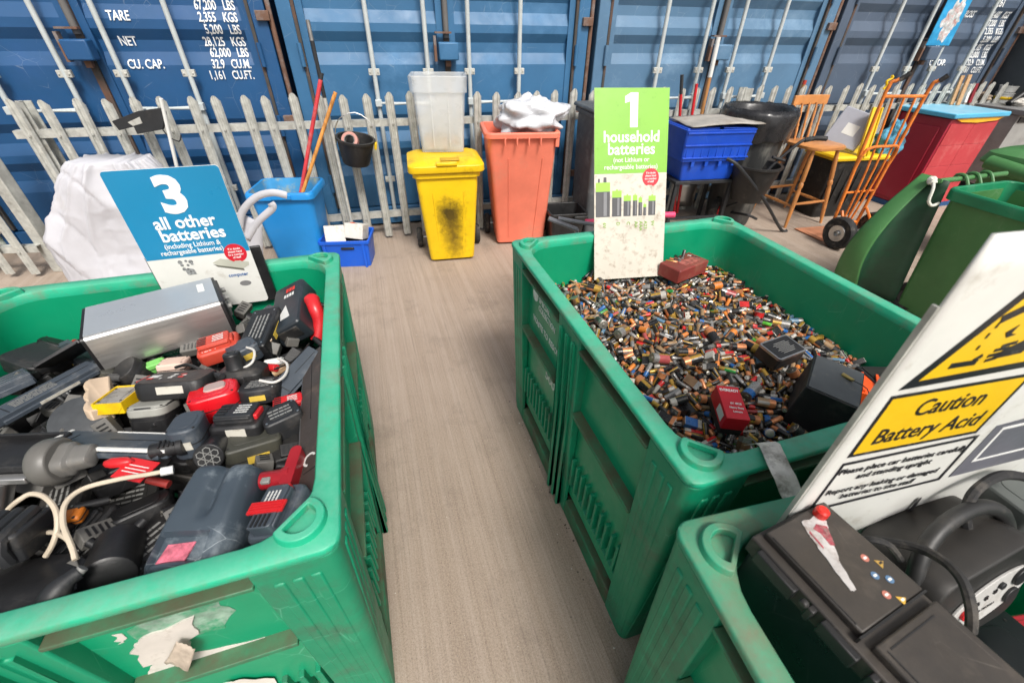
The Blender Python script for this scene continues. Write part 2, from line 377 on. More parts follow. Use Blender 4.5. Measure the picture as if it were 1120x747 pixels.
# ------------------------------------------------------------------ palisade fence
FX, FY, FYAW, FS, FH = -3.284, 3.133, .277, .1704, 1.166
def fence_pt(n): return Vec((FX + n * FS * math.cos(FYAW), FY + n * FS * math.sin(FYAW), 0))
def fence(name, label, org, yaw, n0, n1, posts):
    t = thing(name, label, 'fence', org, yaw)
    sec = [(-.033, .004), (-.022, -.012), (-.010, -.012), (-.004, -.004), (.004, -.004), (.010, -.012), (.022, -.012), (.033, .004), (.020, -.004), (.010, -.007), (.0, .003), (-.010, -.007), (-.020, -.004)]
    def pale():
        g = G()
        zt = lambda x: FH - (0 if abs(x) < .012 else (.012 if abs(x) < .025 else .03))
        g.loft([[(x, y, .03) for x, y in sec], [(x, y, FH - .03) for x, y in sec], [(x * .9, y, zt(x)) for x, y in sec]]); 
        g.cyl((0, -.01, .95), (0, -.016, .95), .009, n=8); g.cyl((0, -.01, .21), (0, -.016, .21), .009, n=8)
        return g
    first = pale().build('pale', GALV, t, sharp=30); first.location = (n0 * FS, -.03, 0)
    r = random.Random(n1)
    for n in range(n0 + 1, n1):
        c = first.copy(); COL.objects.link(c); c.parent = t; c.location = (n * FS, -.03 + r.uniform(-.004, .004), r.uniform(-.012, .008)); c.rotation_euler = (r.gauss(0, .006), r.gauss(0, .014), r.gauss(0, .05))
    for z in (.95, .21):
        g = G(); a, b = (n0 - .6) * FS, (n1 - .4) * FS
        g.box(((a + b) / 2, .0, z), (b - a, .006, .05)); g.box(((a + b) / 2, .022, z + .022), (b - a, .045, .006)); g.build('rail', GALV, t)
    for n in posts:
        g = G(); g.box((n * FS, .05, .58), (.012, .09, 1.12)); g.box((n * FS, .01, .58), (.09, .008, 1.12)); g.box((n * FS, .094, .58), (.09, .008, 1.12)); g.build('post', GALV, t)
    return t
fence('palisade_fence', 'long galvanised palisade fence running in front of the shipping containers', (FX, FY, 0), FYAW, 0, 62, (0, 16.5, 33.5, 50.5))
fence('palisade_fence', 'short palisade fence section left of the square gate post at the left edge', (-3.46, 2.915, 0), .12, -9, 0, (-8.5,))
g = G(); g.box((-3.54, 2.99, .6), (.085, .085, 1.2)); g.box((-3.54, 2.99, 1.205), (.095, .095, .012)); tag(g.build('gate_post', GALV, bevel=.006, loc=(-3.54, 2.99, 0)), 'square galvanised gate post at the left end of the fence', 'post')

# litter along the boxes
t_ = G(); rr = random.Random(3)
for k in range(150):
    a = rr.random(); side = rr.random() < .5
    if side: u, v = .03 - abs(rr.gauss(0, .035)), rr.uniform(0, 1.2); x, y = .354 + u * math.cos(BOXYAW) - v * math.sin(BOXYAW), .4945 + u * math.sin(BOXYAW) + v * math.cos(BOXYAW)
    else: p = pz(rr.uniform(400, 640), rr.uniform(300, 740)); x, y = p.x, p.y
    s = rr.choice((.001, .0015, .002, .003, .004)) * (1 if side else .55)
    t_.blob((x, y, s * .6), (s, s * rr.uniform(.5, 1), s * .7), k, .5, 6, 4, mi=rr.choice((0, 1, 1, 2)))
o = t_.build('grit', [mat('pale_grit', (.6, .57, .5), .8), mat('brown_grit', (.09, .07, .05), .9), mat('grey_grit', (.25, .22, .19), .9)]); o['kind'] = 'stuff'; o['label'] = 'loose grit and crumbs on the concrete along the green boxes'
for px, py, s, l in ((421, 651, .009, 'round white pebble on the concrete beside the left green box'), (417, 563, .012, 'torn scrap of white paper on the concrete near the left green box')):
    p = pz(px, py); g = G()
    g.blob((0, 0, 0), (s, s * .7, s * .5) if 'pebble' in l else (s * .7, s * 1.3, s * .15), 3, .4, 12, 8); o = g.build('pebble' if 'pebble' in l else 'paper_scrap', WHITE); o.location = (p.x, p.y, s * .45); tag(o, l, 'pebble' if 'pebble' in l else 'paper')
# ------------------------------------------------------------------ green pallet boxes
BW, BL, BH = 1.053, 1.2, .91
def pallet_box(label, org, yaw, W=BW, L=BL, rimm=GREEN_RIM, H=BH):
    t = thing('pallet_box', label, 'pallet box', org, yaw)
    ri = .047
    O = lambda ins, r: rrect(ins, ins, W - ins, L - ins, r, 6)
    # rim
    g = G(); o0, o1, o2, o3 = O(0, .032), O(.004, .03), O(ri - .004, .112), O(ri, .11)
    rs = [g.ring([(x, y, z) for x, y in o]) for o, z in ((O(.004, .03), H - .022), (o0, H - .016), (o0, H - .004), (o1, H), (o2, H), (o3, H - .004), (O(ri + .001, .11), H - .03))]
    for a, b in zip(rs, rs[1:]): g.bridge(a, b)
    rim = g.build('rim', rimm, t, sharp=50)
    # walls
    g = G()
    rs = [g.ring([(x, y, z) for x, y in o]) for o, z in ((O(ri + .001, .11), H - .03), (O(ri + .006, .11), .62), (O(ri + .014, .11), .16))]
    for a, b in zip(rs, rs[1:]): g.bridge(a, b)
    g.face(rs[-1])
    g.build('inner_wall', GREEN, t, sharp=40)
    g = G()
    for o, z0, z1 in ((O(.041, .05), .585, H - .02), (O(.047, .05), .30, .60)):
        a, b = g.ring([(x, y, z0) for x, y in o]), g.ring([(x, y, z1) for x, y in o]); g.bridge(a, b)
    g.band(O(.05, .05), O(.09, .05), .12, .17)
    g.build('side_panel', GREEN, t, sharp=40)
    # sides described in a frame: s along the side, d inwards
    sides = [('y', 0, L), ('y', 1, L), ('x', 0, W), ('x', 1, W)]
    def SP(ax, hi, s, d, z):
        d_ = d if not hi else (W - d if ax == 'y' else L - d)
        return Vec((d_, s, z)) if ax == 'y' else Vec((s, d_, z))
    def sbox(g, ax, hi, s0, s1, d0, d1, z0, z1, tap=0., mi=0):
        lo = [SP(ax, hi, s, d + (tap if d == d0 else 0), z0) for s, d in ((s0, d0), (s1, d0), (s1, d1), (s0, d1))]
        up = [SP(ax, hi, s, d, z1) for s, d in ((s0, d0), (s1, d0), (s1, d1), (s0, d1))]
        g.loft([lo, up], mi)
    cw, mw = .15, .16
    for ax, hi, S in sides:
        mid = S / 2
        g = G(); sbox(g, ax, hi, mid - mw / 2, mid + mw / 2, .004, .046, 0, H - .022, .03)
        for q in (-.045, .0, .045): sbox(g, ax, hi, mid + q - .009, mid + q + .009, .0015, .01, .02, H - .06, .03)
        g.build('centre_post', GREEN_D, t, bevel=.006)
        for a, b in ((cw, mid - mw / 2), (mid + mw / 2, S - cw)):
            g = G(); sbox(g, ax, hi, a + .001, b - .001, .002, .0415, H - .066, H - .056); g.build('ledge', GREEN_L, t, bevel=.002)
            g = G(); sbox(g, ax, hi, a + .001, b - .001, .008, .0475, .578, .592); g.build('ledge', GREEN_L, t, bevel=.002)
            g = G(); sbox(g, ax, hi, a + .001, b - .001, .034, .085, .0, .085); g.build('runner', GREEN_L, t, bevel=.005)
            g = G(); n = int((b - a) / .034)
            for k in range(n): s = a + (k + .5) * (b - a) / n; sbox(g, ax, hi, s - .006, s + .006, .030, .056, .215, .36)
            g.build('vent_grille', GREEN_D, t, bevel=.002)
    for sx in (0, 1):
        for sy in (0, 1):
            def C(ins, ln):       # L-shaped corner section
                P = [(ln, ins), (ln, .046), (.046 + .036, .046), (.046, .046 + .036), (.046, ln), (ins, ln)]
                r = .026; arc = [(ins + r - r * math.cos(R(a)), ins + r - r * math.sin(R(a))) for a in range(0, 91, 15)]
                return P + arc
            f = lambda p, z: Vec((p[0] if not sx else W - p[0], p[1] if not sy else L - p[1], z))
            g = G(); g.loft([[f(p, 0) for p in C(.034, cw)], [f(p, .45) for p in C(.018, cw)], [f(p, H - .022) for p in C(.004, cw)]])
            for q in (.055, .085, .115):
                for flip in (0, 1):
                    lo = [(q - .010, .0325), (q + .010, .0325), (q + .010, .045), (q - .010, .045)]; hi_ = [(a, b - .0305) for a, b in lo]
                    if flip: lo = [(b, a) for a, b in lo]; hi_ = [(b, a) for a, b in hi_]
                    g.loft([[f(p, .03) for p in lo], [f(p, H - .07) for p in hi_]])
            g.build('corner_post', GREEN_D, t, bevel=.004)
            ang = math.atan2(-1 if not sy else 1, -1 if not sx else 1)
            def D(r, ch):
                return [(r * math.cos(ang + R(a)), r * math.sin(ang + R(a))) for a in range(-118 + ch, 119 - ch, 12)]
            n = 20
            def Dn(r, a0): return [(r * math.cos(ang + R(-a0 + 2 * a0 * k / n)), r * math.sin(ang + R(-a0 + 2 * a0 * k / n))) for k in range(n + 1)]
            cx, cy = (.066 if not sx else W - .066), (.066 if not sy else L - .066)
            out, inn = Dn(.043, 112), Dn(.027, 105)
            sh = lambda P, k=1.: [(cx + x * k, cy + y * k) for x, y in P]
            g = G(); rs = [g.ring([(x, y, z) for x, y in o]) for o, z in ((sh(out, 1.08), H - .003), (sh(out), H + .014), (sh(inn, 1.08), H + .016), (sh(inn), H + .002))]
            for a, b in zip(rs, rs[1:]): g.bridge(a, b)
            g.build('stacking_lug', rimm, t, bevel=.002, sharp=50)
    return t
BOXA = (.354, .4945, .3146); BOXB = (-.284 - BW * math.cos(.3234), .3672 - BW * math.sin(.3234), .3234)
boxA = pallet_box('green pallet box heaped with loose household batteries around the green sign', (BOXA[0], BOXA[1], 0), BOXA[2])
boxB = pallet_box('green pallet box on the left full of power tool packs and the blue sign', (BOXB[0], BOXB[1], 0), BOXB[2])
CY = .24; BOXC = (.292 + 1.2 * math.sin(CY), .422 - 1.2 * math.cos(CY), CY)
boxC = pallet_box('green pallet box with a muddy rim holding a car battery, at the right', (BOXC[0], BOXC[1], 0), CY, W=BW + .15, rimm=GREEN_RIM2)
def loc_mat(B): return Mat.Translation((B[0], B[1], 0)) @ Mat.Rotation(B[2], 4, 'Z')
MA, MB, MCc = loc_mat(BOXA), loc_mat(BOXB), loc_mat(BOXC)

# markings on the boxes
FADE = mat('faded_white_print', (.70, .78, .72), .6, var=.2, vscale=40, dirt='5fa98a', damt=.3, dscale=60)
Mx = Mat(((0, 0, -1, .0405), (-1, 0, 0, 1.03), (0, 1, 0, 0), (0, 0, 0, 1)))
lettering('lettering', [('SPECIAL', .09, .765, .034, 'l', .01, 0, .9), ('COLLECTION', .09, .73, .034, 'l', .01, 0, .8), ('WASTE TO RESOURCE', .04, .655, .036, 'l', .01, 0, .9)], FADE, boxA, Mx, .0008)
g = G(); g.prism(circ(.028, 20, .05, .775), .0, .0012, Mx); g.build('roundel_print', FADE, boxA)
Mx2 = Mx.copy(); Mx2[0][3] = .0465
lettering('lettering', [('5009', .19, .47, .06, 'l', .012, 0, 1.1)], FADE, boxA, Mx2, .0008)
# torn labels on the front of the left box
Mf = Mat(((1, 0, 0, 0), (0, 0, -1, .0405), (0, 1, 0, 0), (0, 0, 0, 1)))
PAPER = mat('torn_paper', (.62, .58, .53), .8, var=.15, dirt='8f8576', damt=.3, dscale=30)
PAPR2 = mat('label_residue', (.24, .36, .28), .8, var=.35, vscale=30, dirt='1e8a5e', damt=.7, dscale=34)
def torn(poly, seed, jit=.006):
    r = random.Random(seed); Q = []
    for i, p in enumerate(poly):
        q = poly[(i + 1) % len(poly)]
        for k in range(5): t_ = k / 5; Q.append((p[0] + (q[0] - p[0]) * t_ + r.gauss(0, jit), p[1] + (q[1] - p[1]) * t_ + r.gauss(0, jit * .5)))
    return Q
def onfront(px, py):   # point on the front panel of the left box, in the panel's frame
    d = ray(px, py); c, s = math.cos(BOXB[2]), math.sin(BOXB[2]); v0 = .041
    dv = -d.x * s + d.y * c; ov = BOXB[0] * s - BOXB[1] * c; t_ = (v0 - ov) / dv; return ((d.x * t_ - BOXB[0]) * c + (d.y * t_ - BOXB[1]) * s, EYE + d.z * t_)
for nm, poly, m, sd_, lift in (
    ('torn_label', [(160, 735), (178, 716), (196, 716), (240, 708), (286, 697), (300, 701), (262, 715), (200, 738)], PAPER, 1, .0008),
    ('torn_label', [(143, 706), (158, 694), (212, 672), (219, 690), (196, 716), (163, 725)], PAPER, 2, .004),
    ('label_residue', [(140, 692), (150, 678), (195, 668), (240, 656), (256, 667), (248, 684), (190, 700), (160, 705)], PAPR2, 3, .0005),
    ('torn_label', [(122, 694), (135, 692), (137, 700), (130, 704)], PAPER, 4, .0006),
    ('torn_label', [(246, 745), (268, 742), (300, 741), (310, 760), (260, 760)], PAPER, 5, .0006)):
    P = torn([onfront(*p) for p in poly], sd_, .0035)
    g = G(); g.prism(P, 0, lift, Mf); g.build(nm, m, boxB)
P0 = [onfront(*p) for p in ((180, 722), (196, 690), (218, 690), (222, 700), (205, 728))]
g = G()
cc = Mf @ Vec((*P0[1], .002))
def fold(u, v):
    a = Vec((*P0[0], .003)).lerp(Vec((*P0[4], .003)), u); b = Vec((*P0[1], .016)).lerp(Vec((*P0[2], .028)), u)
    p = a.lerp(b, v); p.z += .014 * math.sin(v * 3.1) * (.4 + u) + .004 * noise.noise(Vec((u * 5, v * 5, 0))); return Mf @ p
g.grid(fold, 8, 8); g.build('curled_label_flap', mat('brown_paper', (.42, .35, .28), .8, var=.3, vscale=30, dirt='cfc6ba', damt=.4, dscale=25), boxB, solid=.0008)

# ------------------------------------------------------------------ signs
SIGNW = mat('sign_white', (.70, .70, .66), .35, var=.04, vscale=10, dirt='8a7a60', damt=.22, dscale=12)
TXW = mat('sign_text_white', (.80, .80, .78), .4, var=.02)
RED = mat('sign_red', (.60, .015, .03), .4, var=.05)
# blue sign "3"
o = MB @ Vec((0, 0, 0)); c, s = math.cos(BOXB[2]), math.sin(BOXB[2])
SW, SH = .302, .475
org = MB @ Vec((BW - .574, 1.118, .787))
t3 = thing('sign', 'blue and white sign for all other batteries at the back of the left box', 'sign', M=frame(org, (c, s, 0), (.0, .0, 1)))
g = G(); g.prism(rrect(0, 0, SW, SH, .012), -.004, 0); g.build('panel', SIGNW, t3)
g = G(); g.prism(rrect(.0006, SH - .278, SW - .0006, SH - .0006, .011)[:14] + [(.0006, SH - .278), (SW - .0006, SH - .278)], 0, .0004); g.build('blue_field', mat('sign_blue', (.012, .22, .42), .35, var=.05, vscale=3), t3)
g = G(); g.box((SW / 2 + .012, .10, -.012), (SW + .035, .21, .012)); g.build('backing_board', BLACK, t3, bevel=.002)
y0 = SH - .278
lettering('lettering', [('3', .150, y0 + .150, .150, 'c', .042, 0, 1.05), ('all other', .152, y0 + .098, .054, 'c', .024, 0, .92), ('batteries', .160, y0 + .057, .054, 'c', .024, 0, .95),
    ('(including Lithium &', .146, y0 + .033, .0225, 'c', .010, 0, .88), ('rechargeable batteries)', .138, y0 + .012, .0225, 'c', .010, 0, .86)], TXW, t3, thick=.0008)
def sticker(parent, cx, cy, r):
    P = []
    for k in range(40):
        a = 2 * math.pi * k / 40; rr_ = r * (1 - (.16 if 4.3 < a < 5.0 else 0)); P.append((cx + rr_ * math.cos(a), cy + rr_ * math.sin(a)))
    g = G(); g.prism(P, 0, .0008); st = g.build('round_sticker', RED, parent)
    z = r * .30
    lettering('lettering', [('If in doubt', cx, cy + r * .38, z, 'c', .012, .0, .9, 0), ('please hand', cx, cy + r * .08, z, 'c', .012, 0, .9, 0), ('to a member', cx, cy - r * .24, z, 'c', .012, 0, .9, 0), ('of staff', cx, cy - r * .55, z, 'c', .012, 0, .9, 0)], TXW, st, TR(0, 0, .0005), thick=.0006)
sticker(t3, .256, y0 - .004, .033)
g = G(); g.prism([(.178, y0 - .030), (.205, y0 - .018), (.285, y0 - .040), (.282, y0 - .052), (.262, y0 - .062), (.19, y0 - .040)], 0, .0005); g.build('printed_phone', mat('print_grey', (.50, .50, .42), .5, var=.15), t3)
g = G(); g.prism([(.178, y0 - .035), (.19, y0 - .040), (.262, y0 - .062), (.263, y0 - .070), (.188, y0 - .046)], 0, .0007); g.build('printed_phone_edge', mat('print_dark', (.14, .14, .11), .5), t3)
g = G()
for k in range(9): g.prism(circ(.004 + .007 * rnd.random(), 7, .085 + .04 * rnd.random(), y0 - .012 - .045 * rnd.random()), 0, .0005 + k * .0001)
g.prism([(.092, y0 - .05), (.10, y0 - .038), (.118, y0 - .045), (.12, y0 - .062), (.095, y0 - .062)], 0, .0016); g.build('printed_robot', mat('print_mixed', (.25, .26, .26), .5, var=.6, vscale=120), t3)
lettering('lettering', [('computer', .208, y0 - .088, .017, 'l', .01, 0, .9)], mat('print_blue', (.02, .12, .35), .5), t3, thick=.0006)
g = G(); g.prism([(.250 + .018 * math.cos(a * .3142), y0 - .118 + .010 * math.sin(a * .3142)) for a in range(20)], 0, .0006); g.build('printed_button', mat('print_grey2', (.20, .20, .20), .5), t3)

# green sign "1"
bl, br, tl, tr = pz(650, 306.5, .74), pz(725, 301.7, .74), py_(659, 95.4, 1.92), py_(744, 95.4, 1.95)
M1 = frame(bl, br - bl, tl - bl); W1, H1 = (br - bl).length, ((tl + tr) / 2 - (bl + br) / 2).length
W1 = (W1 + (tr - tl).length) / 2
t1 = thing('sign', 'tall green and white sign for household batteries leaning in the middle box', 'sign', M=M1)
g = G(); g.box((W1 / 2, H1 / 2, -.002), (W1, H1, .004)); g.build('panel', mat('sign_white_spotted', (.58, .54, .46), .35, var=.08, vscale=6, dirt='7a6248', damt=.42, dscale=26), t1, bevel=.0008)
gy = H1 * .575
g = G(); g.prism(rect(.0005, gy, W1 - .0005, H1 - .0005), 0, .0004); g.build('green_field', mat('sign_green', (.20, .46, .04), .4, var=.06, vscale=5, dirt='4f7a22', damt=.15, dscale=30), t1)
lettering('lettering', [('household', W1 * .5, gy + .118, .060, 'c', .017, 0, .95), ('batteries', W1 * .5, gy + .072, .060, 'c', .017, 0, .95), ('(not Lithium or', W1 * .5, gy + .043, .026, 'c', .004, 0, .95), ('rechargeable batteries)', W1 * .5, gy + .016, .026, 'c', .004, 0, .95)], TXW, t1, thick=.0008)
g = G(); x1 = W1 * .5; yb = gy + .172
g.prism([(x1 - .008, yb), (x1 + .024, yb), (x1 + .024, yb + .125), (x1 - .006, yb + .125), (x1 - .03, yb + .112), (x1 - .03, yb + .088), (x1 - .008, yb + .094)], 0, .0008); g.build('numeral', TXW, t1)
sticker(t1, W1 * .775, gy - .018, .036)
BD = mat('print_battery_grey', (.075, .075, .08), .4, var=.2); BG = mat('print_battery_green', (.30, .60, .06), .4, var=.05); BLt = mat('print_battery_light', (.20, .20, .21), .4)
g = G(); by = gy - .168
for a, b, h in ((.02, .215, .135), (.245, .375, .102), (.405, .505, .082), (.535, .595, .083), (.615, .665, .072), (.685, .725, .045), (.755, .855, .078)):
    a *= W1; b *= W1
    g.prism(rect(a, by, b, by + h * .74), 0, .0005, mi=0); g.prism(rect(a, by + h * .74, b, by + h), 0, .0005, mi=1)
    g.prism(rect(a + (b - a) * .55, by + .004, a + (b - a) * .78, by + h * .72), .0005, .0008, mi=2)
    if h < .13: g.prism(rect(a + (b - a) * .4, by + h, a + (b - a) * .6, by + h + .005), 0, .0005, mi=1)
g.prism(rect(.05 * W1, by + .135, .075 * W1, by + .150), 0, .0005); g.prism(rect(.125 * W1, by + .135, .165 * W1, by + .155), 0, .0005)
g.build('printed_batteries', [BD, BG, BLt], t1)
lettering('lettering', [(s_, x_ * W1, by - .022, .020, 'l', .008, 0, 1, -90) for s_, x_ in (('6V', .12), ('D', .31), ('C', .455), ('AA', .565), ('AAA', .635), ('A23', .70), ('9V', .80))], mat('sign_text_green', (.22, .42, .05), .5), t1, thick=.0006)

# caution sign
ox = MCc @ Vec((0, 1.2, 0)); cu, su = math.cos(.225), math.sin(.225)
tc_ = thing('sign', 'white and yellow caution sign for battery acid standing in the near right box', 'sign', M=frame(Vec((.292, .422, 0)) + Vec((math.cos(CY) * .168 + math.sin(CY) * .06, math.sin(CY) * .168 - math.cos(CY) * .06, .765)), (cu, su, 0), (.0, .0, 1)))
CM = tc_.matrix_world.copy(); CI = CM.inverted()
def on(px, py):        # survey a point of the sign in its own plane
    n = CM.to_3x3() @ Vec((0, 0, 1)); d = ray(px, py); t_ = (CM.translation - Vec((0, 0, EYE))).dot(n) / d.dot(n)
    p = CI @ (Vec((0, 0, EYE)) + d * t_); return (p.x, p.y)

CW, CH = .66, .70
YEL = mat('sign_yellow', (.80, .50, .012), .35, var=.05, vscale=9, dirt='8a6a20', damt=.15, dscale=25)
INK = mat('sign_black', (.012, .012, .016), .4, dirt='b9b6ae', damt=.12, dscale=40)
g = G()
def sheet(u, v, z):
    x = u * CW; y = v * CH
    y += (1 - v) ** 3 * (.03 * math.sin(u * 9) + .05 * u); zz = z - (1 - v) ** 9 * .03 * abs(math.sin(u * 9))
    return (x, y, zz)
g.grid(lambda u, v: sheet(u, v, 0), 30, 16); g.build('panel', SIGNW, tc_, solid=.004)
g = G(); g.box((-.0025, CH * .45, -.003), (.004, CH * .86, .007)); g.build('edge_strip', GALV, tc_)
def outline(o, i, z0=.0022, z1=.0030): g = G(); g.band(o, i, z0, z1); return g
yl = [(.034, .358), (.264, .358), (.262, .472), (.030, .472)]
g = outline([(.028, .352), (.270, .352), (.268, .478), (.024, .478)], yl)
tri_o, tri_i = [(.028, .488), (.262, .494), (.150, .70)], [(.050, .500), (.240, .506), (.149, .672)]
g.band(tri_o, tri_i, .0022, .0030)
tb_o, tb_i = [(.032, .207), (.298, .222), (.285, .344), (.029, .338)], [(.037, .213), (.292, .228), (.280, .338), (.034, .332)]
g.band(tb_o, tb_i, .0022, .0030)
g.prism([(.292, .165), (.300, .168), (.333, .02), (.322, .02)], .0022, .0030)
g.build('black_borders', INK, tc_)
g = G(); g.prism(yl, .0022, .0026); g.prism(tri_i, .0022, .0026); g.build('yellow_panels', YEL, tc_)
g = G()   # corrosive pictogram: two tilted tubes dripping on a hand and on a bar
def rp(x0, y0, x1, y1, cx, cy, a): 
    ca, sa = math.cos(R(a)), math.sin(R(a)); return [(cx + (x - cx) * ca - (y - cy) * sa, cy + (x - cx) * sa + (y - cy) * ca) for x, y in rect(x0, y0, x1, y1)]
for poly in (rp(.105, .590, .145, .603, .125, .597, 28), rp(.152, .590, .192, .603, .172, .597, -28), rect(.085, .515, .128, .524), rp(.118, .524, .130, .530, .124, .527, 40),
    rect(.108, .575, .111, .584), rect(.106, .560, .109, .568), rect(.107, .542, .110, .549), rect(.183, .575, .186, .584), rect(.182, .558, .185, .566),
    [(.148, .520), (.198, .524), (.205, .542), (.185, .548), (.170, .540), (.160, .534)], rp(.142, .518, .160, .523, .15, .52, 10), rp(.140, .526, .160, .531, .15, .528, 8), rp(.143, .534, .165, .539, .15, .536, 4), rp(.150, .541, .172, .546, .16, .543, 10),
    [(.135, .565), (.148, .575), (.146, .562), (.156, .560), (.144, .556)]): g.prism(poly, .0028, .0034)
g.build('corrosive_pictogram', INK, tc_)
lettering('lettering', [('Caution', .152, .427, .046, 'c', .006, 0, .84), ('Battery Acid', .150, .376, .046, 'c', .006, 0, .84),
    ('Please place car batteries carefully', .160, .308, .0195, 'c', .002, 0, .92), ('and standing upright', .154, .287, .0195, 'c', .002, 0, .92),
    ('Report any leaking or damaged', .154, .253, .0195, 'c', .002, 0, .92), ('batteries to site staff', .154, .233, .0195, 'c', .002, 0, .92)], INK, tc_, TR(0, 0, .0026), thick=.0004)
g = G(); g.prism([(.318, .224), (.64, .245), (.64, .40), (.306, .36)], .0022, .0026); g.build('grey_panel', mat('sign_grey', (.13, .13, .155), .4, var=.1, dirt='5a5a60', damt=.3, dscale=8), tc_)
g = G(); g.band([(.335, .262), (.475, .270), (.50, .305), (.64, .315), (.64, .37), (.325, .352)], [(.341, .267), (.472, .275), (.497, .310), (.634, .320), (.634, .365), (.331, .346)], .0027, .0032)
g.band([(.44, .325), (.52, .330), (.48, .385)], [(.452, .331), (.508, .334), (.480, .372)], .0027, .0034); g.build('white_outline', TXW, tc_)
